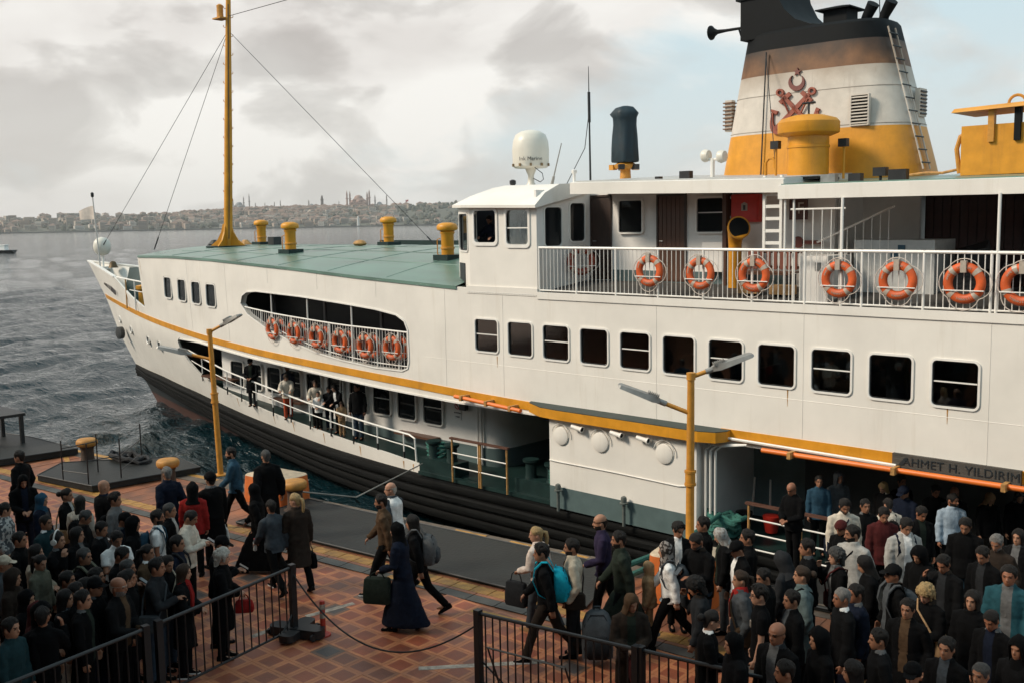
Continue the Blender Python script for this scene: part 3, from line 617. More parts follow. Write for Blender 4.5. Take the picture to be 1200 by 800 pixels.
# mosques, minarets and a tower on the skyline
MOSQ = mat('far mosque stone', (0.25, 0.22, 0.20), .8, var=.1, scale=.05); MOSR = mat('far pink mosque stone', (0.30, 0.19, 0.155), .8, var=.1, scale=.05); LEADM = mat('far lead dome', (0.20, 0.21, 0.22), .6)
def minaret(t, px, dr, h, r=2.0, m=MOSQ):
    q = far_point(az_of(px), SH + dr); z0 = ground_h(px, dr)
    mb = MB(); mb.lathe([(r * 1.4, -2), (r * 1.4, h * .18), (r, h * .22), (r, h * .55), (r * 1.5, h * .57), (r * 1.5, h * .60), (r * .85, h * .605), (r * .85, h * .78), (r * .95, h * .79), (.1, h)], (q.x, q.y, z0), 8)
    return obj('minaret', mb.mesh('minaret', 40), m, t)
def mosque(px, dr, wd, h, label, m, mins, z=0):
    q = far_point(az_of(px), SH + dr); z0 = ground_h(px, dr) - 2; t = thing('mosque', label, 'mosque', (q.x, q.y, z0)); a = az_of(px)
    mb = MB(); s = wd / 2
    def sq(k, zz): return [(q.x + (math.cos(a) * x - math.sin(a) * y) * k, q.y + (math.sin(a) * x + math.cos(a) * y) * k, z0 + zz) for x, y in ((-s, -s), (s, -s), (s, s), (-s, s))]
    mb.loft([sq(1, 0), sq(1, h * .42), sq(.97, h * .44)]); mb.loft([sq(.72, h * .40), sq(.72, h * .58), sq(.6, h * .64)]); obj('prayer_hall', mb.mesh('prayer_hall'), m, t)
    def dome(x, y, r, zb): 
        c = (q.x + math.cos(a) * x - math.sin(a) * y, q.y + math.sin(a) * x + math.cos(a) * y, z0 + zb)
        md = MB(); md.lathe([(r, -1), (r, r * .25), (r * .94, r * .5), (r * .75, r * .78), (r * .45, r * .95), (.2, r * 1.03), (.15, r * 1.25)], c, 14); return obj('dome', md.mesh('dome', 60), LEADM if m is MOSQ else m, t)
    dome(0, 0, s * .55, h * .58)
    for x, y in ((-.62, 0), (.62, 0), (0, -.62)): dome(x * s, y * s, s * .36, h * .42)
    for x, y in ((-.75, -.75), (.75, -.75)): dome(x * s, y * s, s * .2, h * .40)
    for mpx, mh in mins: minaret(t, mpx, dr + rnd.uniform(-15, 15), mh, 1.9 if m is MOSQ else 2.6, m)
    return t
mosque(286, 430, 36, 34, 'grey domed mosque with slim minarets on the skyline just right of the mast', MOSQ, ((273.5, 46), (279, 40), (291.5, 44), (298, 50)))
mosque(425, 430, 46, 50, 'large pinkish domed mosque with stout minarets in the middle of the far skyline', MOSR, ((411.5, 54), (415, 52), (435, 50), (437.5, 56)))
mosque(449, 440, 26, 24, 'small grey domed mosque with two minarets right of the large pink mosque', MOSQ, ((444, 40), (457.5, 40)))
mosque(370, 440, 24, 22, 'small domed mosque on the ridge left of the stone tower', MOSQ, ((367, 30),))
mosque(473, 430, 18, 20, 'low domed building among trees at the right of the far skyline', MOSR, ())
for gx, hh in ((305, 26), (316, 24), (327, 26), (334, 30), (402, 26)):
    q = far_point(az_of(gx), SH + 440); t = thing('minaret', {305: 'lone minaret just right of the grey mosque', 316: 'second lone minaret right of the grey mosque', 327: 'lone minaret above the hillside houses left of centre', 334: 'tall thin minaret between the grey mosque and the stone tower', 402: 'lone minaret just left of the large pink mosque'}[gx], 'minaret', (q.x, q.y, ground_h(gx, 440))); o = minaret(t, gx, 440, hh, 1.4); o.name = 'shaft'
q = far_point(az_of(382.5), SH + 430); t = thing('stone_tower', 'tall dark stone fire tower on the far ridge', 'tower', (q.x, q.y, ground_h(382, 430)))
obj('shaft', MB().lathe([(4.5, -2), (4.0, 20), (3.6, 26), (4.4, 27), (4.4, 31), (3.2, 32), (3.0, 37), (.3, 41)], (q.x, q.y, ground_h(382, 430)), 10).mesh('shaft', 30), mat('dark tower stone', (.10, .085, .075), .8), t)
q = far_point(az_of(479.5), SH + 425); t = thing('flagpole', 'tall flagpole with red flag above the trees on the far shore', 'flagpole', (q.x, q.y, ground_h(480, 425)))
obj('pole', MB().tube([(q.x, q.y, ground_h(480, 425)), (q.x, q.y, ground_h(480, 425) + 22)], .35, 6).mesh('pole'), MOSQ, t)
a = az_of(480); obj('flag', MB().prism([(0, 15), (8, 17.5), (8, 22.5), (0, 21)], -.1, .1).mesh('flag'), mat('red flag', (.4, .05, .04), .7), t, (q.x, q.y, ground_h(480, 425)), (0, 0, a))
q = far_point(az_of(423.5), SH + 3); t = thing('lighthouse', 'small white lighthouse on the far waterfront', 'lighthouse', (q.x, q.y, 2.5))
obj('tower', MB().lathe([(3.2, 0), (2.4, 16), (3.2, 16.5), (3.2, 17.5), (1.8, 18), (1.8, 21), (.2, 23)], (q.x, q.y, 2.5), 10).mesh('tower', 30), mat('far white paint', (.6, .58, .55), .7), t)
for bpx, bw, bh, lab in ((92, 46, 22, 'long pale apartment block on the far shore left of the flag'), (108, 70, 18, 'long flat pale block on the skyline behind the bow flag'), (45, 60, 13, 'low wide pale shed on the far left skyline'), (157, 22, 17, 'pale block on the far shore right of the forestay')):
    q = far_point(az_of(bpx), SH + 380); z0 = ground_h(bpx, 380) - 2; t = thing('apartment_block', lab, 'building', (q.x, q.y, z0), az_of(bpx))
    obj('wall', MB().box((-bw / 2, -7, 0), (bw / 2, 7, bh)), TM[2], t, local=True)
    for k in range(int(bh // 4)): obj('window_band', MB().box((-bw * .46, -7.15, 2 + k * 4), (bw * .46, -6.95, 3.6 + k * 4)), TM[6], t, local=True)
# ================================================================== the ferry: hull
YC, HB = 24.2, 4.8
def interp(x, pts): return float(np.interp(x, [p[0] for p in pts], [p[1] for p in pts]))
def stem_x(z): return interp(z, [(-1.5, -45.6), (0, -47.0), (.7, -47.8), (1.8, -49.1), (3.3, -50.7), (4.9, -51.8), (6.9, -53.8), (7.6, -54.4)])
def hull_b(X, z):                                  # half breadth of the hull at a station and height
    xb = stem_x(z); xs = interp(z, [(0, -20), (2, -22), (4, -24)]); n = interp(z, [(-1, 1.45), (1.5, 1.7), (4, 2.0)])
    t = min(1.0, max(0.0, (xs - X) / (xs - xb))); b = HB * (1 - t ** n)
    ts = min(1.0, max(0.0, (X - 9.0) / 6.0)); return b * math.sqrt(max(0.0, 1 - ts * ts * .96))
def near_y(X, z): return YC - hull_b(X, z)
def fend_top(X): return interp(X, [(-49.5, 1.78), (-43, 1.92), (-38, 1.84), (-33, 1.6), (-27, 1.38), (-22, 1.32), (-12, 1.38), (15, 1.5)])
def roof_edge(X): return interp(X, [(-54, 6.95), (-43.0, 7.30), (-41.9, 7.38), (-38, 7.43), (-34, 7.38), (-31, 7.28), (-28, 7.17), (-24.7, 7.0), (-20, 6.80), (-17, 6.74), (15, 6.74)])
def stripe_z(X): return interp(X, [(-51.5, 5.10), (-48.5, 5.0), (-42, 4.66), (-38.5, 4.50), (-35.3, 4.36), (-31, 4.21), (-25.8, 4.06), (-22.5, 3.95), (-19.7, 3.85), (-17.5, 3.80), (-12, 3.83), (15, 3.85)])
def deck_z(X): return interp(X, [(-40, 2.9), (-36, 2.5), (-31, 2.05), (-25.9, 1.80), (-22, 1.58), (-20, 1.45), (15, 1.45)])

FERRY = thing('passenger_ferry', 'large white passenger ferry with yellow stripe moored along the quay', 'ferry', (-15, YC, 0))
def part(name, me, m=None, parent=None, loc=(0, 0, 0), rot=None): return obj(name, me, m, parent or FERRY, loc, rot)

stations = [-54.5] + list(np.linspace(-53.9, -42, 34)) + list(np.linspace(-41.6, -18, 40)) + list(np.linspace(-17, 9, 14)) + list(np.linspace(9.6, 15, 9))
def shell_point(u, k, nz, side, off):
    # u runs over the stations; the front ones follow the raked stem
    zt, zb = roof_edge(u), fend_top(u) - .35; z = zb + (zt - zb) * k / nz
    xb = stem_x(z); X = u if u > -30 else -30 + (u + 30) * (xb + 30) / (-54.5 + 30)
    b = max(0.0, hull_b(X, z) - off); return (X, YC - side * b, z)
def build_shell():
    NZ = 12; mb = MB(); outer = [(u, 1) for u in reversed(stations)] + [(u, -1) for u in stations[1:]]
    n = len(outer); V = []; 
    for off in (0.0, .09):
        for u, s in outer:
            for k in range(NZ + 1): V.append(shell_point(u, k, NZ, s, off))
    W_ = NZ + 1; F = []
    def vid(lay, i, k): return lay * n * W_ + i * W_ + k
    for i in range(n - 1):
        for k in range(NZ):
            F.append((vid(0, i, k), vid(0, i + 1, k), vid(0, i + 1, k + 1), vid(0, i, k + 1))); F.append((vid(1, i, k), vid(1, i, k + 1), vid(1, i + 1, k + 1), vid(1, i + 1, k)))
        F.append((vid(0, i, 0), vid(1, i, 0), vid(1, i + 1, 0), vid(0, i + 1, 0))); F.append((vid(0, i, NZ), vid(0, i + 1, NZ), vid(1, i + 1, NZ), vid(1, i, NZ)))
    for e in (0, n - 1):
        for k in range(NZ): 
            q = (vid(0, e, k), vid(0, e, k + 1), vid(1, e, k + 1), vid(1, e, k)); F.append(q if e == 0 else q[::-1])
    mb.add(V, F); return mb.mesh('shell_raw')
MAINW = [(-19.28 + 1.2300 * k, 5.545 - .0125 * k) for k in range(11)]
BOWW = [(-38.65, 6.15, .92), (-37.10, 6.11, .92), (-35.68, 6.07, .92), (-34.32, 6.03, .92)]
slot_poly = [(-31.9, 5.85), (-31.75, 6.12), (-31.4, 6.26), (-30.7, 6.31), (-27.98, 6.25), (-25.63, 6.13), (-23.95, 6.02), (-23.0, 5.90), (-22.65, 5.74), (-22.52, 5.5), (-22.5, 4.6), (-22.56, 4.40), (-22.8, 4.31), (-24.04, 4.30), (-25.73, 4.39), (-27.12, 4.52), (-28.61, 4.77), (-30.25, 5.13), (-31.42, 5.5)]
low_poly = [(-38.3, 3.7), (-38.35, 4.0), (-38.1, 4.14), (-36, 4.16), (-33.56, 4.06), (-30.94, 3.96), (-28.15, 3.88), (-25.76, 3.78), (-23.66, 3.70), (-20.69, 3.62), (-16.9, 3.62), (-16.9, 1.2), (-21.75, 1.2), (-22.2, 1.59), (-23.77, 1.70), (-25.9, 1.78), (-28.32, 1.90), (-31.14, 2.04), (-33.09, 2.20), (-35.3, 2.42), (-36.93, 2.8), (-37.77, 3.22)]
notch = [(-42.0, 8.3), (-42.35, 5.16), (-42.6, 5.12), (-44.6, 5.5), (-47.1, 6.28), (-50, 6.60), (-54.2, 6.90), (-55.5, 6.95), (-55.5, 8.3)]
cut = MB()
for X, z in MAINW: cut.prism(rrect(X - .44, z - .44, X + .44, z + .44, .10), 18.6, 20.4)
for X, z, hh in BOWW: cut.prism(rrect(X - .46, z - hh / 2, X + .46, z + hh / 2, .14), 18, 22.5)
cut.prism(slot_poly, 18, 21.2); cut.prism(low_poly, 18, 22.0); cut.prism([(-12.55, 1.2), (13.5, 1.2), (13.5, 3.62), (-12.55, 3.62)], 18, 21); cut.prism(notch, 17, 31.5)
def boolean(a, b):
    oa = bpy.data.objects.new('ba', a); ob = bpy.data.objects.new('bb', b); C.objects.link(oa); C.objects.link(ob)
    md = oa.modifiers.new('b', 'BOOLEAN'); md.operation = 'DIFFERENCE'; md.solver = 'EXACT'; md.object = ob
    dg = bpy.context.evaluated_depsgraph_get(); dg.update(); me = bpy.data.meshes.new_from_object(oa.evaluated_get(dg))
    bpy.data.objects.remove(oa); bpy.data.objects.remove(ob); return me
shell = boolean(build_shell(), cut.mesh('cut')); shell.name = 'hull_side'; shell.materials.clear(); smooth_mesh(shell, 25)
part('hull_side', shell, WHITE)
# underwater body and black boot top below the fender
mb = MB(); zs = [1.0, .8, .55, .5499, .2, -.3, -1.5]
for s in (1, -1):
    rings = []
    for u in [-30 + (x + 30) for x in stations]:
        ring = []
        for k, z0 in enumerate(zs):
            z = fend_top(u) - .3 if k == 0 else z0; xb = stem_x(z); X = u if u > -30 else -30 + (u + 30) * (xb + 30) / (-54.5 + 30); ring.append((X, YC - s * hull_b(X, z) * (1 - .04 * k), z))
        rings.append(ring)
    o = len(mb.v); nz = len(zs); mb.v += [p for r in rings for p in r]
    for i in range(len(rings) - 1):
        for k in range(nz - 1):
            q = (o + i * nz + k, o + i * nz + k + 1, o + (i + 1) * nz + k + 1, o + (i + 1) * nz + k); mb.f.append(q if s > 0 else q[::-1]); mb.m.append(0 if k < 3 else 1)
part('hull_bottom', mb.mesh('hull_bottom', 40), [BLACKP, REDHULL])
# rubbing strakes: four ribbed rubber bands round the hull
fst = [-49.0, -48.4] + list(np.linspace(-47.5, -22, 40)) + list(np.linspace(-21, 14.6, 24))
for q in range(4):
    mb = MB()
    for s in (1, -1):
        rings = []
        for X in fst:
            zt = fend_top(X); hgt = interp(X, [(-49, .62), (-40, .85), (-30, 1.0), (-24, 1.1)]); h = hgt / 4; z1 = zt - q * h; outw = interp(X, [(-49, .10), (-46, .30), (-30, .36), (-20, .38)]) - .04 * abs(q - 1.2)
            b = hull_b(max(X, stem_x(z1) + .0), z1 - .1); dx = .1; tb = (hull_b(X + dx, z1) - hull_b(X - dx, z1)) / (2 * dx); nl = math.sqrt(1 + tb * tb); nx, ny = -tb / nl, 1 / nl
            ring = []
            for o, zz in ((-.15, -.005), (.6, -.005), (.9, -.03), (1.0, -.30 * h), (1.0, -.72 * h), (.88, -.94 * h), (.55, -h + .005), (-.15, -h + .005)):
                oo = outw * o; ring.append((X + nx * oo, YC - s * (b + ny * oo), z1 + zz))
            rings.append(ring if s > 0 else ring[::-1])
        mb.loft(rings)
    part('rubbing_strake', mb.mesh('rubbing_strake', 35), RUBBER)
# yellow sheer stripe
mb = MB()
def stripe_run(xs, hgt, proud=.02):
    for s in (1, -1):
        rings = []
        for X0 in xs:
            z = stripe_z(X0); r = []
            for o, dz in ((-.03, hgt / 2), (proud, hgt / 2), (proud, -hgt / 2), (-.03, -hgt / 2)):
                X = max(X0, stem_x(z + dz) + .06); r.append((X, YC - s * (hull_b(X, z + dz) + o), z + dz))
            rings.append(r if s > 0 else r[::-1])
        mb.loft(rings)
stripe_run(list(np.linspace(-51.6, -24, 50)) + list(np.linspace(-23, -17.5, 8)), .22); stripe_run(list(np.linspace(-12, 9, 12)) + list(np.linspace(9.5, 14.5, 8)), .25)
part('sheer_stripe', mb.mesh('sheer_stripe', 30), YELLOW)
# white lip under the stripe along the long opening
mb = MB(); rings = []
for X in np.linspace(-38, -16.9, 40):
    z = interp(X, [(-38.1, 4.10), (-36, 4.14), (-33.56, 4.04), (-30.94, 3.94), (-28.15, 3.86), (-25.76, 3.76), (-23.66, 3.68), (-20.69, 3.60), (-16.9, 3.60)]); y = near_y(X, z); rings.append([(X, y - .03, z + .03), (X, y + .25, z + .03), (X, y + .25, z - .02), (X, y - .03, z - .02)])
mb.loft(rings); part('opening_lip', mb.mesh('opening_lip', 30), WHITE2)
# plated rims round the openings
def rim(poly, yout, wdt, m, name):
    mb = MB(); n = len(poly); rings = []
    for i in range(n):
        a, b, c = Vector(poly[i - 1]), Vector(poly[i]), Vector(poly[(i + 1) % n]); t = (c - a).normalized(); nn = Vector((t.y, -t.x))
        y = near_y(b.x, b.y); q = b - nn * wdt; rings.append([(b.x, y - yout, b.y), (b.x, y + .2, b.y), (q.x, y + .2, q.y), (q.x, y - yout, q.y)])
    rings.append(rings[0]); mb.loft(rings, cap=False); return part(name, mb.mesh(name, 40), m)
rim(slot_poly, .025, .045, WHITE2, 'slot_rim')

# decks and roof
def zroof(X, Y):                                   # cambered roof: near edge follows the sheer, crown nearly level
    b = hull_b(X, roof_edge(X)); f = (Y - YC) / max(b, .3) * HB; e = roof_edge(X) + .02
    return e + (7.72 - e) * (1 - ((26 - YC - f) / 6.6) ** 2)
rings = []
for X in list(np.linspace(-42.0, -24, 30)) + [-23, -22, -21, -20.4]:
    b = hull_b(X, roof_edge(X)); rings.append([(X, YC + (-1 + 2 * k / 12) * (b + .03), zroof(X, YC + (-1 + 2 * k / 12) * b)) for k in range(13)])
mb = MB(); mb.loft(rings, closed=False); mb.loft([[(x, y, z - .09) for x, y, z in r] for r in rings], closed=False)
mb.loft([[r[0], (r[0][0], r[0][1], r[0][2] - .09)] for r in rings], closed=False); mb.loft([[r[-1], (r[-1][0], r[-1][1], r[-1][2] - .09)] for r in rings], closed=False); mb.loft([rings[0], [(x, y, z - .09) for x, y, z in rings[0]]], closed=False)
part('foredeck_roof', mb.mesh('foredeck_roof', 40), GREEN)
# weld seams on the green roof
for X in (-38, -35, -32.2, -29.3, -26.4, -23.5):
    mb = MB(); mb.tube([(X, YC + f * hull_b(X, 7) , zroof(X, YC + f * hull_b(X, 7)) + .004) for f in np.linspace(-.98, .98, 14)], .012, 5); part('roof_seam', mb.mesh('roof_seam', True), GREEN)
for f in (-.62, -.25, .12):
    mb = MB(); mb.tube([(X, YC + f * hull_b(X, 7), zroof(X, YC + f * hull_b(X, 7)) + .004) for X in np.linspace(-40, -20.5, 20)], .011, 5); part('roof_seam', mb.mesh('roof_seam', True), GREEN)
# far kerb of the roof
mb = MB(); rings = []
for X in np.linspace(-34.5, -19.5, 12):
    y = YC + hull_b(X, 7) - .1; z = zroof(X, y); rings.append([(X, y, z - .05), (X, y + .12, z - .05), (X, y + .12, z + .20), (X, y, z + .20)])
mb.loft(rings); part('roof_kerb', mb.mesh('roof_kerb'), DGREEN)
def flat_deck(name, x0, x1, zf, m, z_ins=0, y0=None, th=.08):
    rings = []
    for X in np.linspace(x0, x1, 24):
        z = zf(X) if callable(zf) else zf; b = hull_b(X, z) - .095; rings.append([(X, YC - b, z), (X, YC + b, z), (X, YC + b, z - th), (X, YC - b, z - th)])
    mb = MB(); mb.loft(rings); return part(name, mb.mesh(name, 30), m)
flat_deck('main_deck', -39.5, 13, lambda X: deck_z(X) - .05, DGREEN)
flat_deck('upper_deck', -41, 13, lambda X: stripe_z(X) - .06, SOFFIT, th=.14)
flat_deck('forecastle_deck', -50.4, -41.9, 4.85, mat('forecastle deck paint', (.04, .13, .115), .45, var=.25), th=.1)
# top promenade deck, cambered
mb = MB(); TOPD = lambda X, Y: 6.74 + .14 * (min(Y, 22.2) - 19.4)
mb.loft([[(X, 19.42, 6.74), (X, 21.3, 7.01), (X, 29.0, 7.05), (X, 29.0, 6.64), (X, 19.42, 6.64)] for X in (-17.46, 12)]); part('promenade_deck', mb.mesh('promenade_deck'), PLANK)
for k in range(9):                                   # the planks nearest the rail can be told apart
    y = 19.52 + k * .17; part('deck_plank', MB().loft([[(X, y, TOPD(X, y) + .004), (X, y + .155, TOPD(X, y + .155) + .004), (X, y + .155, TOPD(X, y + .155) + .018), (X, y, TOPD(X, y) + .018)] for X in (-17.3, -10.6)]).mesh('deck_plank'), PLANK)
# inner walls that close the lower side deck, the forward saloon and the upper deck
def wall(name, x0, x1, y, z0, z1, m, th=.08): return part(name, MB().box((x0, y, z0), (x1, y + th, z1)).mesh(name), m)
wall('saloon_wall', -35.2, -20.9, 20.85, 1.5, 4.0, CREAM)
wall('saloon_skirting', -35.2, -20.9, 20.835, 1.4, 2.0, GREYGREEN, .013)
mb = MB(); mb.loft([[(x, y, z) for x, y in ((-21.0, 20.85), (-20.6, 20.92), (-20.35, 21.15), (-20.27, 21.5), (-20.27, 24.5), (-20.37, 24.5), (-20.37, 21.5), (-20.44, 21.2), (-20.65, 21.0), (-21, 20.93))] for z in (1.3, 4.0)]); part('lobby_wall', mb.mesh('lobby_wall', 40), CREAM)
part('lobby_skirting', MB().loft([[(x, y, z) for x, y in ((-20.9, 20.84), (-20.6, 20.905), (-20.335, 21.14), (-20.255, 21.5), (-20.255, 24.4), (-20.27, 24.4), (-20.27, 21.5), (-20.35, 21.16), (-20.62, 20.93), (-20.9, 20.85))] for z in (1.4, 2.0)]).mesh('lobby_skirting', 40), GREYGREEN)
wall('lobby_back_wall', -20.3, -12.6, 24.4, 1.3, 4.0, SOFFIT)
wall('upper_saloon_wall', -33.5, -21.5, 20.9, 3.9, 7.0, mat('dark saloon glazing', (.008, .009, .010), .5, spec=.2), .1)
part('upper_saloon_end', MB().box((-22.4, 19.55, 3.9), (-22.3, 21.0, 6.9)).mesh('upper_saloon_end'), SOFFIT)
part('side_deck_end', MB().box((-35.3, 20.93, 1.9), (-35.2, 22.2, 4.2)).mesh('side_deck_end'), CREAM)
for X in (-31.5, -28.5, -25.5): part('saloon_mullion', MB().box((X - .05, 20.86, 3.95), (X + .05, 20.9, 6.6)).mesh('saloon_mullion'), mat('grey mullion', (.12, .12, .12), .5))
wall('passenger_saloon_back', -21.5, 12, 23.0, 3.9, 6.6, mat('saloon interior', (.13, .105, .08), .8, var=.4, scale=1.2))

# windows -----------------------------------------------------------------
WIN = {}
def window_meshes(wd, hh, r, fr=.042, glass=None):
    k = (round(wd, 2), round(hh, 2), r)
    if k not in WIN:
        o = rrect(-wd / 2 - fr, -hh / 2 - fr, wd / 2 + fr, hh / 2 + fr, r + fr); i = rrect(-wd / 2, -hh / 2, wd / 2, hh / 2, r)
        f = MB().ringp(o, i, .05, -.028).mesh('window'); f.materials.append(WHITE2); smooth_mesh(f, 30)
        g = MB().prism(i, .035, .042).mesh('pane'); g.materials.append(GLASS)
        gt = g.copy(); gt.materials.clear(); gt.materials.append(TGLASS)
        s = MB().ringp(i, rrect(-wd / 2 + .022, -hh / 2 + .022, wd / 2 - .022, hh / 2 - .022, r * .8), .034, .012).mesh('gasket'); s.materials.append(BLACK)
        b = MB().box((-wd / 2 + .02, .012, -.012), (wd / 2 - .02, .036, .012)).mesh('mullion'); b.materials.append(WHITE2)
        WIN[k] = (f, g, s, b, gt)
    return WIN[k]
def window(x, y, z, wd, hh, r=.09, mull=None, rz=0, parent=None, clear=False):
    f, g, s, b, gt = window_meshes(wd, hh, r); o = obj('window', f, None, parent or FERRY, (x, y, z), (0, 0, rz))
    obj('pane', gt if clear else g, None, o, local=True); obj('gasket', s, None, o, local=True)
    if mull is not None: obj('mullion', b, None, o, (0, 0, mull), local=True)
    return o
for k, (X, z) in enumerate(MAINW): window(X, 19.40, z, .84, .86, .09, .03 if k % 2 == 0 else None, clear=True)
for X, z, hh in BOWW:
    a = math.atan((near_y(X + .3, z) - near_y(X - .3, z)) / .6); window(X, near_y(X, z), z, .80, hh - .1, .13, rz=a)
for k in range(10): window(-23.06 - 1.22 * k, 20.795, 2.92 + .012 * k, .84, .94, .1, .04 if k % 2 == 0 else None)
# portholes by the stem
for px, py, r in ((141, 374, .13), (154, 386, .17), (174, 397, .2), (187, 403, .21)):
    lo, hi = 19.0, 25.0
    for _ in range(30):
        m_ = (lo + hi) / 2; p = at_y(px, py, m_)
        if m_ < near_y(p.x, p.z): lo = m_
        else: hi = m_
    a = math.atan((near_y(p.x + .2, p.z) - near_y(p.x - .2, p.z)) / .4)
    o = obj('porthole', MB().lathe([(r + .06, .02), (r + .06, -.03), (r + .02, -.05), (r, -.03), (r, .03)], (0, 0, 0), 20, 'y').mesh('porthole', 40), WHITE2, FERRY, p, (0, 0, a)); obj('glass', MB().lathe([(r, -.02), (r, .01)], (0, 0, 0), 20, 'y').mesh('glass'), GLASS, o, local=True)
# hawse pipe
o = part('hawse_pipe', MB().lathe([(.22, -.12), (.3, -.1), (.3, .1), (.2, .12)], (0, 0, 0), 14, 'y').mesh('hawse_pipe', 40), BLACKP, None, at_y(141, 390, 22.9))

# lettering ---------------------------------------------------------------
def text_mesh(s, size, depth=.006, spacing=1.0):
    cu = bpy.data.curves.new('t', 'FONT'); cu.body = s; cu.size = size; cu.extrude = depth; cu.align_x = 'CENTER'; cu.align_y = 'CENTER'; cu.space_character = spacing; cu.resolution_u = 3
    o = bpy.data.objects.new('t', cu); C.objects.link(o); dg = bpy.context.evaluated_depsgraph_get(); dg.update(); me = bpy.data.meshes.new_from_object(o.evaluated_get(dg)); bpy.data.objects.remove(o); bpy.data.curves.remove(cu)
    me.transform(Matrix.Rotation(R(90), 4, 'X')); return me
a = part('name_board', MB().box((-8.10, 19.32, 3.69), (-5.74, 19.40, 3.97)).mesh('name_board'), NAMEB)
o = obj('lettering', text_mesh('AHMET H. YILDIRIM', .23, .008, 1.05), LETTER, a, (-6.82, 19.315, 3.83)); o.scale = (1.02, 1, 1)
mb = MB(); mb.prism([(-7.98, 3.75), (-7.9, 3.75), (-7.78, 3.9), (-7.86, 3.9)], 19.31, 19.32); obj('carved_mark', mb.mesh('carved_mark'), LETTER, a)
X = -48.9; z = 5.68; b = math.atan((near_y(X + .8, z) - near_y(X - .8, z)) / 1.6); part('bow_name', text_mesh('AHMET H. YILDIRIM', .34, .012, 1.1), mat('faded lettering', (.10, .09, .09), .6), None, (X, near_y(X, z) - .03, z), (0, R(7), b))

# the boarding doorway: shelf, white panel, doorway interior -------------------------------
SH0, SH1 = -17.75, -11.75
shp = [(SH0, 19.45), (SH0 + .15, 19.2), (SH0 + .8, 18.88), (SH0 + 1.4, 18.82), (SH1 - .5, 18.82), (SH1 - .12, 18.95), (SH1, 19.2), (SH1, 19.45)]
part('shelf', MB().prism(shp, 3.70, 3.93, 'xy').mesh('shelf'), YELLOW)
part('shelf_top', MB().prism([(x, y + .015) for x, y in shp], 3.931, 3.945, 'xy').mesh('shelf_top'), DGREEN)
P0, P1, PY = -16.75, -12.62, 19.02
part('boarding_panel', MB().box((P0, PY, 1.95), (P1, PY + .3, 3.70)).mesh('boarding_panel'), WHITE)
part('panel_skirting', MB().box((P0 - .004, PY - .006, 1.40), (P1 + .004, PY + .3, 1.95)).mesh('panel_skirting'), GREYGREEN)
for px, py, r in ((658, 510, .23), (704, 517.5, .245), (779, 531, .235)):
    p = at_y(px, py, PY); d = obj('blanked_port', MB().lathe([(r, .02), (r, -.035), (r - .015, -.045), (.01, -.045)], (0, 0, 0), 28, 'y').mesh('blanked_port', 40), WHITE, FERRY, p)
    pts = [(math.cos(q) * (r + .05) + .01, -.05, math.sin(q) * (r + .05) + .03) for q in np.linspace(R(-8), R(165), 16)]; obj('eyebrow', MB().tube(pts, .014, 6).mesh('eyebrow', True), WHITE, d, local=True)
for px, py in ((676, 501), (722, 508), (753, 514)):
    p = at_y(px, py, PY - .12); mb = MB(); mb.lathe([(.055, -.16), (.055, .10), (.075, .13), (.075, .17), (.06, .16)], (0, 0, 0), 14, 'x'); l = obj('lamp', mb.mesh('lamp', 40), WHITE2, FERRY, p, (0, R(8), 0)); obj('glass', MB().lathe([(.055, .155), (.05, .165)], (0, 0, 0), 12, 'x').mesh('glass'), GLASS, l, local=True); obj('bracket', MB().box((-.03, 0, -.02), (.03, .13, .02)).mesh('bracket'), WHITE2, l, local=True)
pts = [at_y(x, y, PY - .02) for x, y in ((644, 538), (652, 540), (720, 553), (795, 569), (803, 569))]; part('conduit', MB().tube(pts, .014, 6).mesh('conduit', True), WHITE2)
for px, py, py2 in ((654, 571, 598), (731, 586, 616)):
    p = at_y(px, py, PY - .15); q = at_y(px, py2, PY - .15); mb = MB(); mb.lathe([(.04, 0), (.04, p.z - q.z - .1)], (p.x, p.y, q.z), 10); mb.lathe([(.10, 0), (.10, .03), (.07, .04), (.075, .12), (.06, .17), (.02, .19)], (p.x, p.y, p.z - .08), 12); part('vent_post', mb.mesh('vent_post', 40), mat('grey vent paint', (.10, .11, .10), .5, var=.3))
# doorway interior to the right of the panel
part('door_jamb', MB().box((-12.55, 19.1, 1.4), (-12.45, 21.6, 3.75)).mesh('door_jamb'), CREAM)
part('lobby_side_wall', MB().box((-12.45, 21.6, 1.4), (-11.0, 21.7, 3.75)).mesh('lobby_side_wall'), mat('pale green wall', (.16, .21, .21), .6, var=.1))
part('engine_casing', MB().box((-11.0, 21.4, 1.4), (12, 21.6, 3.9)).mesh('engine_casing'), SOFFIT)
for x in (-12.30, -12.18, -12.05): part('pipe', MB().tube([(x, 19.25, 1.45), (x, 19.25, 3.45), (x + .15, 19.25, 3.58), (-11.3, 19.3, 3.68)], .028, 8).mesh('pipe', True), WHITE2)
# boat-hook poles and orange pipe
for q, (p0, p1) in enumerate(((at_y(533, 464, 19.15), at_y(610, 481, 19.1)), (at_y(893, 527, 19.2), at_y(1240, 579, 19.2)))):
    mb = MB(); mb.tube([p0, p0.lerp(p1, .3), p1], .055, 12); o = part('pipe_fender', mb.mesh('pipe_fender', True), ORANGEP)
    for f in (.12, .5, .85):
        c = p0.lerp(p1, f); obj('clamp', MB().box((c.x - .04, 19.05, c.z - .07), (c.x + .04, 19.42, c.z + .07)).mesh('clamp'), RUST, o)
part('white_lip', MB().tube([at_y(853, 513, 19.3), at_y(1050, 545, 19.3)], .035, 6).mesh('white_lip', True), WHITE2)

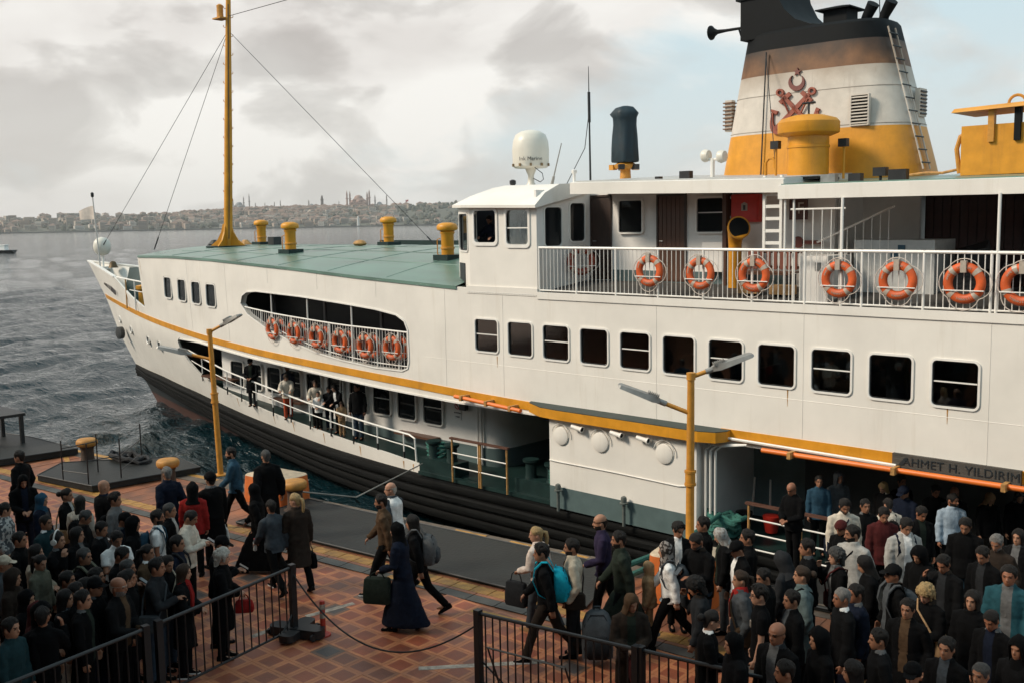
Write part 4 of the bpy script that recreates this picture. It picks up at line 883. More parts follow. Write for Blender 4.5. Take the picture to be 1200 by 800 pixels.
# lower rail of the side deck ---------------------------------------------------------------
def rail_z(X): return interp(X, [(-38.3, 3.62), (-34, 3.16), (-31, 2.97), (-28.2, 2.74), (-25.85, 2.58), (-22.9, 2.39)])
RX = list(np.linspace(-38.2, -22.7, 24)); o = part('deck_rail', MB().tube([(X, near_y(X, 3) + .1, rail_z(X)) for X in RX] + [(-22.45, 19.5, 2.30), (-22.4, 19.5, 1.62)], .03, 8).mesh('deck_rail', True), WHITE2)
obj('mid_rail', MB().tube([(X, near_y(X, 3) + .1, rail_z(X) - .36) for X in RX] + [(-22.45, 19.5, 1.98)], .018, 6).mesh('mid_rail', True), WHITE2, o)
pm1 = MB().tube([(0, 0, .32), (0, 0, 1)], .024, 6).mesh('post', True); pm1.materials.append(WHITE2); pm0 = MB().tube([(0, 0, 0), (0, 0, .32)], .026, 6).mesh('post_foot', True); pm0.materials.append(BLACK)
for X in np.linspace(-36.6, -22.95, 12):
    z0 = deck_z(X) - .05; h = rail_z(X) - z0
    for nm, me in (('post', pm1), ('post_foot', pm0)): obj(nm, me, None, o, (X, near_y(X, 3) + .1, z0), scale=(1, 1, h))
# rail in the upper slot
def slot_bot(X): return interp(X, [(-31.9, 5.85), (-31.42, 5.5), (-30.25, 5.13), (-28.61, 4.77), (-27.12, 4.52), (-25.73, 4.39), (-24.04, 4.30), (-22.5, 4.3)])
def slot_rail(X): return interp(X, [(-31.9, 5.74), (-29.6, 5.60), (-25.67, 5.46), (-22.5, 5.42)])
XS = np.linspace(-31.85, -22.5, 14); o = part('slot_rail', MB().tube([(X, near_y(X, 5) + .06, slot_rail(X)) for X in XS], .026, 8).mesh('slot_rail', True), WHITE2)
XS = np.linspace(-29.9, -22.5, 14); obj('foot_rail', MB().tube([(X, near_y(X, 5) + .06, slot_bot(X) + .12) for X in XS], .018, 6).mesh('foot_rail', True), WHITE2, o)
bm1 = MB().tube([(0, 0, 0), (0, 0, 1)], .0095, 5).mesh('bar', True); bm1.materials.append(WHITE2)
for k in range(66):
    X = -31.6 + k * .138; z0 = slot_bot(X); obj('bar', bm1, None, o, (X, near_y(X, 5) + .06, z0), scale=(1, 1, slot_rail(X) - z0))
pm = MB().tube([(0, 0, 0), (0, 0, 1)], .026, 6).mesh('post', True); pm.materials.append(WHITE2)
for X in (-29.85, -27.6, -25.2): obj('post', pm, None, o, (X, near_y(X, 5) + .06, slot_bot(X)), scale=(1, 1, interp(X, [(-30, 6.3), (-27.98, 6.25), (-25.6, 6.13)]) - slot_bot(X)))
for X in (-30.6, -28.6, -26.4, -24.0, -23.0): obj('post', pm, None, o, (X, near_y(X, 5) + .06, slot_bot(X)), scale=(1, 1, slot_rail(X) - slot_bot(X)))
# bow rails in the notch and things on the forecastle
mb = MB(); NX = [-47.3, -46, -44.6, -43.2, -42.15]
o = part('bow_rail', MB().tube([(X, near_y(X, 6) + .08, 6.27 - .01 * (X + 47)) for X in NX], .035, 8).mesh('bow_rail', True), WHITE2); obj('mid_rail', MB().tube([(X, near_y(X, 6) + .08, 5.78) for X in NX[2:]], .02, 6).mesh('mid_rail', True), WHITE2, o)
for X, m in ((-45.3, RUST), (-43.7, WHITE2)): obj('post', MB().tube([(X, near_y(X, 6) + .08, 4.9), (X, near_y(X, 6) + .08, 6.24)], .035, 6).mesh('post', True), m, o)
part('yellow_winch', MB().lathe([(.2, 0), (.3, .05), (.22, .2), (.2, .7), (.32, .8), (.32, .95), (.1, 1.0)], (-45.9, 23.2, 4.9), 14).mesh('yellow_winch', 40), YELLOW)
part('anchor_winch', MB().box((-44.6, 23.2, 4.85), (-43.2, 26.2, 5.75)).lathe([(.45, -1), (.45, 1)], (-44.9, 25, 5.6), 14, 'y').mesh('anchor_winch', 40), BLACKP)
mb = MB(); mb.loft([[(x, y, z) for x, y in ((-41.95, 21.45), (-41.95, 26.9), (-41.85, 26.9), (-41.85, 21.45))] for z in (4.85, 7.3)]); part('forecastle_bulkhead', mb.mesh('forecastle_bulkhead'), INTER)
# bulwark cap
for s in (1, -1):
    rings = []
    for X in list(np.linspace(-53.7, -47.2, 14)):
        z = interp(X, [(-53.8, 6.90), (-50, 6.60), (-47.1, 6.28)]); b = hull_b(X, z); rings.append([(X, YC - s * (b + .04), z + .03), (X, YC - s * (b + .04), z - .03), (X, YC - s * max(0, b - .14), z - .03), (X, YC - s * max(0, b - .14), z + .03)])
    mb = MB(); mb.loft(rings); part('bulwark_cap', mb.mesh('bulwark_cap', 30), WHITE2)
# far bulwark behind the notch
rings = []
for X in np.linspace(-50.6, -42, 12): rings.append([(X, YC + hull_b(X, 4.9) - .14, 4.9), (X, YC + hull_b(X, 4.9) - .10, 4.9), (X, YC + max(.12, hull_b(X, 6.5)) - .10, 6.56), (X, YC + max(.16, hull_b(X, 6.5)) - .14, 6.56)])
mb = MB(); mb.loft(rings); part('far_bulwark', mb.mesh('far_bulwark', 30), mat('dark teal bulwark', (.02, .05, .05), .5, var=.2))
# jackstaff with flag and bow light
jb, jt = Vector((-51.2, 23.7, 5.9)), Vector((-51.75, 23.75, 10.3)); o = part('jackstaff', MB().tube([jb, jt], [.045, .03], 8).mesh('jackstaff', True), mat('weathered white pole', (.5, .46, .42), .6)); obj('truck', MB().lathe([(.04, 0), (.08, .05), (.08, .22), (.03, .26)], jt - Vector((0, 0, .15)), 8).mesh('truck', 40), BLACKP, o)
rings = []
for u in np.linspace(0, 1.15, 9):
    y = .07 * math.sin(u * 6); rings.append([(-51.72 - u, 23.75 + y - .25 * u, 9.72 - .18 * u + .05 * math.sin(u * 5)), (-51.66 - u, 23.75 + y - .25 * u, 9.05 - .02 * u)])
mb = MB(); mb.loft(rings, closed=False); fm = mb.mesh('flag', True); obj('flag', fm, mat('pale faded flag', (.55, .48, .42), .8, var=.2, scale=3), o)
lo = part('bow_light', MB().lathe([(.02, 0), (.3, .1), (.42, .3), (.45, .5), (.4, .75), (.25, .92), (.02, .98)], (-52.2, 24.3, 7.15), 14).mesh('bow_light', 50), RADOME); obj('bracket', MB().tube([(-52.2, 24.3, 6.4), (-52.2, 24.3, 7.2)], .06, 8).box((-52.5, 24.0, 6.45), (-51.9, 24.6, 6.6)).mesh('bracket'), WHITE2, lo)
o = part('bell', MB().lathe([(.26, 0), (.2, .1), (.15, .28), (.06, .34)], (-51.3, 24.4, 6.55), 12).mesh('bell', 40), mat('dark bronze', (.10, .065, .03), .5, metal=.5))

# saloon seats seen through the windows
seatm = mat('saloon seat', (.22, .11, .05), .6, var=.3); st_me = MB().box((-.05, 0, 0), (.05, 1.5, .62)).box((-.05, 0, -.45), (.45, 1.5, .0)).mesh('saloon_seat')
bk = MB().box((-.05, 0, -.02), (.05, 1.55, .66)).mesh('saloon_seat_back'); bk.materials.append(seatm); sq = MB().box((.05, 0, -.42), (.5, 1.5, -.34)).mesh('saloon_seat'); sq.materials.append(seatm)
for k in range(15):
    X = -19.0 + k * 1.23
    o = part('saloon_seat_back', bk, None, None, (X, 19.75, 4.55 + (k % 3) * .04)); obj('saloon_seat', sq, None, o, local=True)
cu = mat('ochre curtain', (.20, .12, .05), .9, var=.3, stretch=(12, 12, .4)); rc = random.Random(2)
for X, z in MAINW:
    if rc.random() < .7:
        sd_ = rc.choice((-1, 1)); ww = rc.uniform(.08, .20); x0 = X + sd_ * .40; part('curtain', MB().loft([[(x0 - sd_ * ww * u, 19.56 + .025 * math.sin(u * 16), zz) for u in np.linspace(0, 1, 7)] + [(x0 - sd_ * ww * u, 19.58 + .025 * math.sin(u * 16), zz) for u in np.linspace(1, 0, 7)] for zz in (z - .5, z + .5)]).mesh('curtain'), cu)
part('saloon_ceiling_rail', MB().tube([(-20, 20.3, 6.2), (8, 20.3, 6.2)], .03, 6).mesh('saloon_ceiling_rail'), STEEL)
# plate seams of the topsides
for X in (-36.4, -33.0, -29.9, -26.9, -23.9, -20.9, -18.665, -13.745, -10.055, -6.365, -2.675):
    pts = [(X, near_y(X, z) - .001, z) for z in ([stripe_z(X) + .14] + list(np.linspace(stripe_z(X) + .3, roof_edge(X) - .05, 6)))]
    if -32 < X < -22.4: pts = [p for p in pts if p[2] > 6.33] or pts[-2:]
    if len(pts) > 1: part('plate_seam', MB().tube(pts, .006, 5).mesh('plate_seam'), WHITE)
part('plate_seam', MB().tube([(X, 19.4, 4.78) for X in np.linspace(-21.8, 9, 5)], .006, 5).mesh('plate_seam'), WHITE)
# rust runs
RUN = mat('rust run', (.40, .20, .05), .7, var=.5, scale=6)
def rust_run(X, z1, ln, w_):
    P = []
    for sx, zz in ((-1, 0), (1, 0), (.55, -.6), (.2, -1), (-.25, -1), (-.6, -.5)):
        x, z = X + sx * w_ / 2, z1 + zz * ln; P.append((x, z))
    part('rust_run', MB().loft([[(x, near_y(x, z) - .003, z) for x, z in P], [(x, near_y(x, z) + .02, z) for x, z in P]]).mesh('rust_run'), RUN)
for X, w_ in ((-22.45, .05), (-22.9, .06), (-25.1, .05), (-27.2, .05), (-29.2, .06), (-30.6, .05), (-33.5, .05)): rust_run(X, deck_z(X) - .06, min(.34, deck_z(X) - .08 - fend_top(X)), w_)
for X, z1, ln in ((-10.4, 5.0, .35), (-7.1, 4.98, .3), (-18.9, 5.05, .3), (-41.9, 7.2, .6)): rust_run(X, z1 - .03, ln, .03)
# ================================================================== wheelhouse
WH = [(-21.0, 20.1), (-19.88, 19.42), (-17.44, 19.42), (-17.14, 21.2)]
def wallseg(name, a, b, z0, z1, m, th=.08, holes=(), parent=None):
    """upright wall from a to b with rectangular (rounded) holes given as (u, z, w, h)"""
    a, b = Vector((*a, 0)), Vector((*b, 0)); L = (b - a).length; rz = math.atan2(b.y - a.y, b.x - a.x)
    me = MB().box((0, 0, z0), (L, th, z1)).mesh(name)
    if holes:
        c = MB()
        for u, z, w_, h_ in holes: c.prism(rrect(u - w_ / 2, z - h_ / 2, u + w_ / 2, z + h_ / 2, .1), -.3, th + .3)
        me = boolean(me, c.mesh('c')); me.name = name; me.materials.clear()
    return obj(name, me, m, parent or FERRY, (a.x, a.y, 0), (0, 0, rz)), rz
def on_wall(a, b, u): a, b = Vector((*a, 0)), Vector((*b, 0)); return a + (b - a).normalized() * u
# window outlines on the wing side: X centres from the photograph
wallseg('wheelhouse_front', WH[0], WH[1], 6.72, 9.02, WHITE, holes=[(.66, 8.30, 1.0, 1.0)])
wallseg('wheelhouse_side', WH[1], WH[2], 6.70, 8.98, WHITE, holes=[(.61, 8.45, .80, .84), (1.78, 8.42, .76, .88)])
L3 = (Vector(WH[3]) - Vector(WH[2])).length
wallseg('wheelhouse_aft', WH[2], WH[3], 6.72, 9.35, CREAM, holes=[(.54, 8.42, .56, .98), (1.36, 8.52, .50, .98)])
a3 = math.atan2(WH[3][1] - WH[2][1], WH[3][0] - WH[2][0]); a1 = math.atan2(WH[1][1] - WH[0][1], WH[1][0] - WH[0][0])
for u, z, w_, h_ in ((.54, 8.42, .56, .98), (1.36, 8.52, .50, .98)): p = on_wall(WH[2], WH[3], u); window(p.x, p.y, z, w_, h_, .09, None, a3)
p = on_wall(WH[0], WH[1], .66); window(p.x, p.y, 8.30, 1.0, 1.0, .1, None, a1)
def open_frame(x, y, z, w_, h_):
    o = rrect(-w_ / 2 - .07, -h_ / 2 - .09, w_ / 2 + .07, h_ / 2 + .07, .14); i = rrect(-w_ / 2, -h_ / 2, w_ / 2, h_ / 2, .1)
    f = obj('window', MB().ringp(o, i, .06, -.035).mesh('window'), WHITE2, FERRY, (x, y, z)); return f, i
f, i = open_frame(-19.27, 19.42, 8.45, .80, .84)
f, i = open_frame(-18.10, 19.42, 8.42, .76, .88); obj('pane', MB().prism(i, .03, .036).mesh('pane'), CGLASS, f, local=True); obj('mullion', MB().box((-.38, .0, -.03), (.38, .05, .0)).mesh('mullion'), WHITE2, f, local=True)
# inside the wheelhouse
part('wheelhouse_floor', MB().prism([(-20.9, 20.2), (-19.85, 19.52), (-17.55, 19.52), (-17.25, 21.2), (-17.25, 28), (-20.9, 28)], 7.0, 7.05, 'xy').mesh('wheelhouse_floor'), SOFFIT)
part('wheelhouse_back', MB().box((-17.62, 19.55, 7.05), (-17.5, 20.6, 8.95)).mesh('wheelhouse_back'), CREAM)
part('wheelhouse_partition', MB().prism([(-20.98, 20.2), (-20.92, 22.1), (-20.0, 22.1), (-20.0, 21.3), (-20.05, 21.3), (-20.05, 22.05), (-20.87, 22.05), (-20.93, 20.2)], 7.05, 9.02, 'xy').mesh('wheelhouse_partition'), mat('navy partition', (.012, .02, .035), .7))
part('cream_locker', MB().box((-19.98, 20.75, 7.05), (-17.4, 21.4, 9.0)).mesh('cream_locker'), CREAM)
part('desk', MB().box((-20.6, 19.95, 7.85), (-19.3, 20.05, 7.93)).mesh('desk'), WOOD)
for x, z, m in ((-19.0, 8.3, mat('plastic bag', (.55, .52, .47), .5, bump=.5)), (-18.62, 8.58, mat('hanging cloth', (.10, .13, .15), .8)), (-18.5, 8.3, mat('plastic bag', (.55, .52, .47), .5))):
    part('hanging_coat', MB().loft([[(x + math.cos(q) * r, 20.3 + math.sin(q) * r * .5, zz) for q in np.linspace(0, 2 * math.pi, 8)[:-1]] for zz, r in ((z - .45, .13), (z - .1, .16), (z + .15, .10), (z + .25, .02))]).mesh('hanging_coat', 60), m)
# visor roof of the wheelhouse
mb = MB(); rim_ = [(-21.1, 20.0), (-19.95, 19.28), (-17.25, 19.28), (-17.0, 21.2)]; 
def rr(k, z, dx): return [(x + dx, y + k, z) for x, y in rim_]
mb.loft([[(-21.25, 20.1, 8.98), (-19.98, 19.22, 8.96), (-17.30, 19.22, 8.90), (-17.1, 21.2, 9.30)], [(-21.25, 20.1, 9.05), (-19.98, 19.22, 9.03), (-17.30, 19.22, 8.97), (-17.1, 21.2, 9.38)],
         [(-20.9, 20.5, 9.30), (-19.7, 19.75, 9.32), (-17.25, 19.55, 9.28), (-17.1, 21.2, 9.45)], [(-20.5, 21.0, 9.52), (-19.4, 20.35, 9.54), (-17.2, 20.05, 9.5), (-17.1, 21.25, 9.55)], [(-20.2, 24.2, 9.62), (-19.0, 24.2, 9.62), (-18, 24.2, 9.62), (-17.1, 24.2, 9.62)]])
part('wheelhouse_roof', mb.mesh('wheelhouse_roof', 25), WHITE)
part('wheelhouse_body', MB().prism([(-20.9, 22.2), (-17.15, 22.2), (-17.15, 28.2), (-20.2, 28.2), (-20.9, 26.5)], 6.9, 9.55, 'xy').mesh('wheelhouse_body'), CREAM)
part('chamfer_foot', MB().prism([(-20.9, 20.02), (-20.35, 19.68), (-20.35, 19.8), (-20.9, 20.12)], 6.85, 7.45, 'xy').mesh('chamfer_foot'), BLACK)
# rivet line along the wing base
rv = MB().lathe([(.018, 0), (.013, -.012), (.002, -.016)], (0, 0, 0), 6, 'y').mesh('rivet'); rv.materials.append(WHITE2)
part('base_flange', MB().box((-20.0, 19.385, 6.66), (-17.42, 19.42, 6.86)).mesh('base_flange'), WHITE)
for k in range(26): obj('rivet', rv, None, FERRY, (-19.9 + k * .098, 19.384, 6.70))

# ================================================================== deck house along the promenade
HY = 21.22
def door(x0, x1, z0, z1, m, n=6, name='door'):
    d = obj(name, MB().box((x0, HY - .02, z0), (x1, HY + .03, z1)).mesh(name), m, FERRY); w_ = (x1 - x0) / n
    pmesh = MB().box((.006, -.012, 0), (w_ - .006, 0, z1 - z0 - .06)).mesh('door_plank'); pmesh.materials.append(m)
    for k in range(n): obj('door_plank', pmesh, None, d, (x0 + k * w_, HY - .02, z0 + .03))
    fm = MB(); fm.box((x0 - .05, HY - .05, z0), (x0, HY + .02, z1 + .05)); fr = obj('door_frame', fm.box((x1, HY - .05, z0), (x1 + .05, HY + .02, z1 + .05)).box((x0, HY - .05, z1), (x1, HY + .02, z1 + .05)).mesh('door_frame'), DWOOD, d)
    obj('handle', MB().tube([(x0 + .07, HY - .03, z0 + 1.0), (x0 + .07, HY - .09, z0 + 1.0), (x0 + .18, HY - .09, z0 + 1.0)], .012, 6).mesh('handle'), STEEL, d); return d
wallseg('deckhouse_wall', (-17.14, HY), (-10.3, HY), 6.95, 9.30, CREAM)
part('deckhouse_skirting', MB().box((-16.4, HY - .012, 6.98), (-11.4, HY, 7.28)).mesh('deckhouse_skirting'), GREYGREEN)
part('deckhouse_body', MB().box((-17.1, 21.4, 6.9), (-10.3, 28.4, 9.30)).mesh('deckhouse_body'), CREAM)
door(-17.06, -16.48, 7.02, 9.16, DWOOD, 1); door(-14.95, -14.18, 7.02, 9.12, WOOD)
for x, mull in ((-15.79, None), (-13.44, .06)): window(x, HY - .055, 8.64, .72, .80, .05, mull)
part('notice', MB().box((-17.16, HY - .4, 7.88), (-17.14, HY - .28, 8.02)).mesh('notice'), mat('green notice', (.02, .16, .12), .4), None, (-.03, .25, 0))
part('partition_post', MB().box((-12.98, HY - .25, 6.98), (-12.88, HY, 9.25)).mesh('partition_post'), WOOD)
part('service_locker', MB().box((-13.55, HY - .22, 7.3), (-12.98, HY, 8.0)).mesh('service_locker'), CREAM)
cab = part('fire_cabinet', MB().box((-12.80, HY - .16, 8.46), (-12.08, HY, 9.10)).mesh('fire_cabinet'), REDBOX); obj('cabinet_door', MB().box((-12.76, HY - .175, 8.50), (-12.12, HY - .16, 9.06)).mesh('cabinet_door'), REDBOX, cab)
mb = MB(); mb.prism([(-12.52, 8.72), (-12.36, 8.72), (-12.36, 8.88), (-12.44, 8.92), (-12.52, 8.88)], HY - .18, HY - .176); em = obj('fire_emblem', mb.mesh('fire_emblem'), REFL, cab); obj('emblem_inset', MB().prism([(-12.47, 8.74), (-12.41, 8.74), (-12.41, 8.85), (-12.47, 8.85)], HY - .183, HY - .18).mesh('emblem_inset'), LETTER, em)
for z in (8.55, 9.0): obj('hinge', MB().tube([(-12.81, HY - .17, z), (-12.81, HY - .17, z + .06)], .015, 6).mesh('hinge'), STEEL, cab)
# yellow cowl ventilator
q0 = Vector((-12.56, 20.85, 6.95)); c = part('cowl_vent', MB().tube([q0, q0 + Vector((0, 0, .98)), q0 + Vector((.02, -.03, 1.12)), q0 + Vector((.10, -.10, 1.30)), q0 + Vector((.20, -.20, 1.38))], [.15, .15, .165, .21, .25], 18).mesh('cowl_vent', 60), YELLOW)
dn = Vector((.75, -.66, .25)).normalized(); mt = MB(); mt.tube([q0 + Vector((.17, -.17, 1.37)), q0 + Vector((.17, -.17, 1.37)) + dn * .09], [.25, .27], 20); obj('cowl_rim', mt.mesh('cowl_rim', 40), YELLOW, c); mt = MB(); mt.tube([q0 + Vector((.17, -.17, 1.37)) + dn * .085, q0 + Vector((.17, -.17, 1.37)) + dn * .095], .235, 20); obj('cowl_mouth', mt.mesh('cowl_mouth'), SOOT, c)
# bench of slats
b = part('bench', MB().box((-12.2, 20.35, 7.30), (-10.9, 20.42, 7.34)).mesh('bench'), WOOD)
sm = MB().box((0, 0, 0), (1.35, .09, .03)).mesh('seat_slat'); sm.materials.append(WOOD); bm_ = MB().box((0, 0, 0), (.09, .03, .42)).mesh('back_slat'); bm_.materials.append(mat('red brown slat', (.17, .05, .03), .5, var=.2))
for k in range(4): obj('seat_slat', sm, None, b, (-12.22, 20.34 + k * .105, 7.34))
for k in range(8): obj('back_slat', bm_, None, b, (-12.2 + k * .165, 20.78, 7.40))
for z in (7.42, 7.76): obj('back_rail', MB().box((-12.22, 20.81, z), (-10.87, 20.84, z + .06)).mesh('back_rail'), WOOD, b)
for x in (-12.15, -11.0): obj('leg', MB().box((x - .03, 20.38, 6.92), (x + .03, 20.78, 7.31)).mesh('leg'), DSTEEL, b)
for x in (-12.0, -11.2): part('crate', MB().box((x, 20.0, 6.9), (x + .5, 20.3, 7.1)).mesh('crate'), mat('ochre crate', (.35, .2, .08), .7, var=.2))
# canopy over the promenade: forward and after sections
def canopy(x0, x1, z0a, z0b, y0, name):
    mb = MB(); rings = []
    for X, zb in ((x0, z0a), (x1, z0b)):
        rings.append([(X, y0, zb), (X, y0, zb + .28), (X, y0 + .1, zb + .30), (X, 24.2, zb + .50), (X, 28.8, zb + .3), (X, 28.8, zb), (X, y0 + .12, zb + .06), (X, y0 + .05, zb)])
    mb.loft(rings); return part(name, mb.mesh(name), WHITE)
canopy(-16.6, -10.75, 9.22, 9.08, 19.75, 'canopy_forward'); canopy(-10.74, 12, 8.94, 8.78, 19.5, 'canopy_aft')
part('canopy_top', MB().loft([[(X, 19.56, zb + .29), (X, 24.2, zb + .51), (X, 28.7, zb + .31), (X, 28.7, zb + .33), (X, 24.2, zb + .53), (X, 19.56, zb + .31)] for X, zb in ((-10.7, 8.94), (12, 8.78))]).mesh('canopy_top'), GREEN)
part('canopy_top_forward', MB().loft([[(X, 19.85, zb + .30), (X, 24.2, zb + .51), (X, 28.7, zb + .31), (X, 28.7, zb + .33), (X, 24.2, zb + .53), (X, 19.85, zb + .32)] for X, zb in ((-16.5, 9.22), (-10.8, 9.08))]).mesh('canopy_top_forward'), mat('canopy grey paint', (.42, .41, .39), .5, var=.15))
pm2 = MB().tube([(0, 0, 0), (0, 0, 1)], .03, 8).mesh('canopy_post', True); pm2.materials.append(WHITE2)
for X in (-9.29, -6.32, -3.3, -.3): obj('canopy_post', pm2, None, FERRY, (X, 19.46, 6.74), scale=(1, 1, 8.93 - 6.74))
for X in (-10.62, -10.42): obj('canopy_post', pm2, None, FERRY, (X, 19.60, 6.74), scale=(.8, .8, 8.93 - 6.74))
# ladder up to the canopy
lx = part('ladder', MB().box((-11.33, 19.92, 7.9), (-11.27, 19.98, 9.45)).mesh('ladder'), WHITE2); obj('stile', MB().box((-10.93, 19.92, 7.9), (-10.87, 19.98, 9.45)).mesh('stile'), WHITE2, lx)
rg = MB().box((-.20, 0, 0), (.20, .05, .07)).mesh('rung'); rg.materials.append(WHITE2)
for k in range(6): obj('rung', rg, None, lx, (-11.10, 19.93, 7.98 + k * .26))
fp = part('letter_panel', MB().box((-11.28, 21.0, 8.50), (-10.85, 21.05, 8.95)).mesh('letter_panel'), mat('brown panel', (.09, .04, .03), .6)); obj('lettering', text_mesh('F', .36, .006), REFL, fp, (-11.0, 20.99, 8.74))
part('round_sign', MB().lathe([(.13, -.02), (.13, .0), (.01, .0)], (-11.1, 21.1, 8.0), 20, 'y').box((-11.0, 21.08, 7.96), (-10.5, 21.11, 8.04)).mesh('round_sign'), DARKEMB)
# inner walls aft of the deck house
part('inner_wall', MB().box((-10.3, 22.6, 6.95), (-9.0, 22.7, 9.0)).mesh('inner_wall'), CREAM)
wp = part('panelled_wall', MB().box((-9.0, 22.9, 6.95), (-6.75, 23.0, 9.0)).mesh('panelled_wall'), DWOOD); w1 = MB().box((.01, -.02, 0), (.17, 0, 2.0)).mesh('wall_plank'); w1.materials.append(mat('dark red brown plank', (.06, .024, .02), .55, var=.35, scale=4))
for k in range(12): obj('wall_plank', w1, None, wp, (-8.98 + k * .185, 22.9, 6.98))
part('white_panel', MB().box((-6.74, 22.6, 6.95), (-5.75, 22.7, 9.0)).mesh('white_panel'), mat('dull white panel', (.5, .48, .45), .6)); part('teal_wall', MB().box((-5.75, 23.4, 6.95), (9, 23.5, 9.0)).mesh('teal_wall'), INTER)  # this panel has a duller white than the inner wall
part('red_hose_box', MB().box((-5.5, 23.2, 8.0), (-5.1, 23.4, 8.75)).mesh('red_hose_box'), REDBOX)
lk = part('white_locker', MB().box((-10.35, 19.75, 6.78), (-9.75, 20.9, 7.75)).mesh('white_locker'), CREAM)
part('white_locker', MB().box((-9.7, 20.9, 6.9), (-8.0, 22.0, 8.05)).mesh('white_locker'), mat('grey white locker', (.52, .52, .50), .5)); 
for z in (7.85, 7.7): part('locker_label', MB().box((-8.9 + z - 7.7, 20.88, z), (-8.75 + z - 7.7, 20.895, z + .1)).mesh('locker_label'), mat('blue label', (.03, .08, .12), .5))
obj('lock_plate', MB().box((-10.0, 19.73, 7.45), (-9.85, 19.75, 7.62)).mesh('lock_plate'), STEEL, lk)
# sloping stair rail
o = part('stair_rail', MB().tube([(-10.55, 20.9, 8.0), (-8.85, 20.9, 8.75)], .022, 6).mesh('stair_rail', True), WHITE2); obj('upper_bar', MB().tube([(-10.5, 19.62, 8.72), (-9.3, 19.62, 8.72)], .02, 6).mesh('upper_bar', True), WHITE2, o)
for k in range(9): X = -10.4 + k * .18; obj('bar', bm1, None, o, (X, 20.9, 7.3), scale=(1, 1, .74 + .44 * (X + 10.55)))
for k in range(6): obj('bar', bm1, None, o, (-10.4 + k * .2, 19.62, 7.8), scale=(1, 1, .92))
# stacked dark crates and benches
cm = mat('black plastic crate', (.012, .012, .014), .4)
for k, (x, z, rz_) in enumerate(((-7.4, 7.0, .1), (-7.0, 7.0, .0), (-7.3, 7.4, .15), (-6.1, 6.95, 0), (-5.3, 6.95, 0))):
    c = obj('folded_chair', MB().loft([[(-.3, y, 0 + .3 * y), (.3, y, .3 * y), (.3, y, .42 + .3 * y), (-.3, y, .42 + .3 * y)] for y in (0, .5)]).mesh('folded_chair'), cm, FERRY, (x, 21.3, z), (0, R(-18) if k < 3 else 0, rz_))
    for q in range(4): obj('slat', MB().box((-.26, -.02, .06 + q * .09), (.26, 0, .10 + q * .09)).mesh('slat'), DSTEEL, c, local=True)

# promenade rail
o = part('promenade_rail', MB().tube([(-17.40, 19.46, 7.90), (-10.6, 19.46, 7.88), (9, 19.46, 7.80)], .032, 8).mesh('promenade_rail', True), WHITE2); obj('bottom_rail', MB().tube([(-17.4, 19.46, 6.82), (9, 19.46, 6.80)], .02, 6).mesh('bottom_rail', True), WHITE2, o)
bm3 = MB().tube([(0, 0, 0), (0, 0, 1.06)], .010, 5).mesh('bar', True); bm3.materials.append(WHITE2); pm3 = MB().tube([(0, 0, 0), (0, 0, 1.14)], .028, 8).mesh('post', True); pm3.materials.append(WHITE2)
nbar = 0
for k in range(190):
    X = -17.27 + k * .122
    if X > 4 : break
    if abs(((X + 17.4) / 1.22) % 1 - .0) < .06 or abs(((X + 17.4) / 1.22) % 1 - 1) < .06: continue
    obj('bar', bm3, None, o, (X, 19.46, 6.82))
for k in range(19): obj('post', pm3, None, o, (-17.4 + k * 1.22, 19.46, 6.76))
part('toe_plate', MB().box((-17.42, 19.37, 6.60), (12, 19.41, 6.775)).mesh('toe_plate'), WHITE)

# ================================================================== lifebuoys
def arc_text(s, r, a0, step):
    """letters laid round the ring as one printed part"""
    mb = MB()
    for i, ch in enumerate(s):
        if ch == ' ': continue
        me = text_mesh(ch, .055, .002); a = a0 - i * step; rot = Matrix.Rotation(R(a - 90), 4, 'Y') if False else Matrix.Rotation(-R(a - 90), 4, 'Y')
        for v in me.vertices: v.co = rot @ v.co + Vector((math.cos(R(a)) * r, 0, math.sin(R(a)) * r))
        mb.add([v.co for v in me.vertices], [tuple(p.vertices) for p in me.polygons])
    return mb.mesh('lettering')
def torus(mb, R0, r, n=40, k=12, sy=.75):
    rings = [[((R0 + r * math.cos(b)) * math.cos(a), r * sy * math.sin(b), (R0 + r * math.cos(b)) * math.sin(a)) for b in [2 * math.pi * j / k for j in range(k)]] for a in [2 * math.pi * i / n for i in range(n)]]
    rings.append(rings[0]); mb.loft(rings, cap=False)
tm = MB(); torus(tm, .285, .085); TORUS = tm.mesh('ring', True, weld=True)
def band_mesh():
    mb = MB(); rings = []
    for a in np.linspace(-.13, .13, 5):
        rings.append([((.285 + .089 * math.cos(b)) * math.cos(a), .089 * .76 * math.sin(b), (.285 + .089 * math.cos(b)) * math.sin(a)) for b in [2 * math.pi * j / 12 for j in range(12)]])
    mb.loft(rings); return mb.mesh('reflective_band', True)
BAND = band_mesh(); BAND.materials.append(REFL)
gp = []
for q in range(4):
    for u in np.linspace(0, 1, 9)[:-1]:
        a = R(45 + q * 90) + u * math.pi / 2; r = .385 + .05 * math.sin(u * math.pi) + (.05 if q in (2, 3) else 0) * math.sin(u * math.pi); gp.append((r * math.cos(a), -.02, r * math.sin(a)))
GRAB = MB().tube(gp + gp[:1], .0095, 5).mesh('grab_line', True); GRAB.materials.append(ROPEW)
BLET = arc_text('AHMET H. YILDIRIM', .285, 168, 6.2); BLET.materials.append(REFL); BLET2 = arc_text('ISTANBUL', .285, -58, 7.5)
BLET2 = arc_text('LUBNATSI', .285, -62, 7.5) if False else BLET2; BLET2.materials.append(REFL)
HOOK = MB().box((-.05, -.09, .19), (.05, .0, .40)).mesh('hanger'); HOOK.materials.append(REFL)
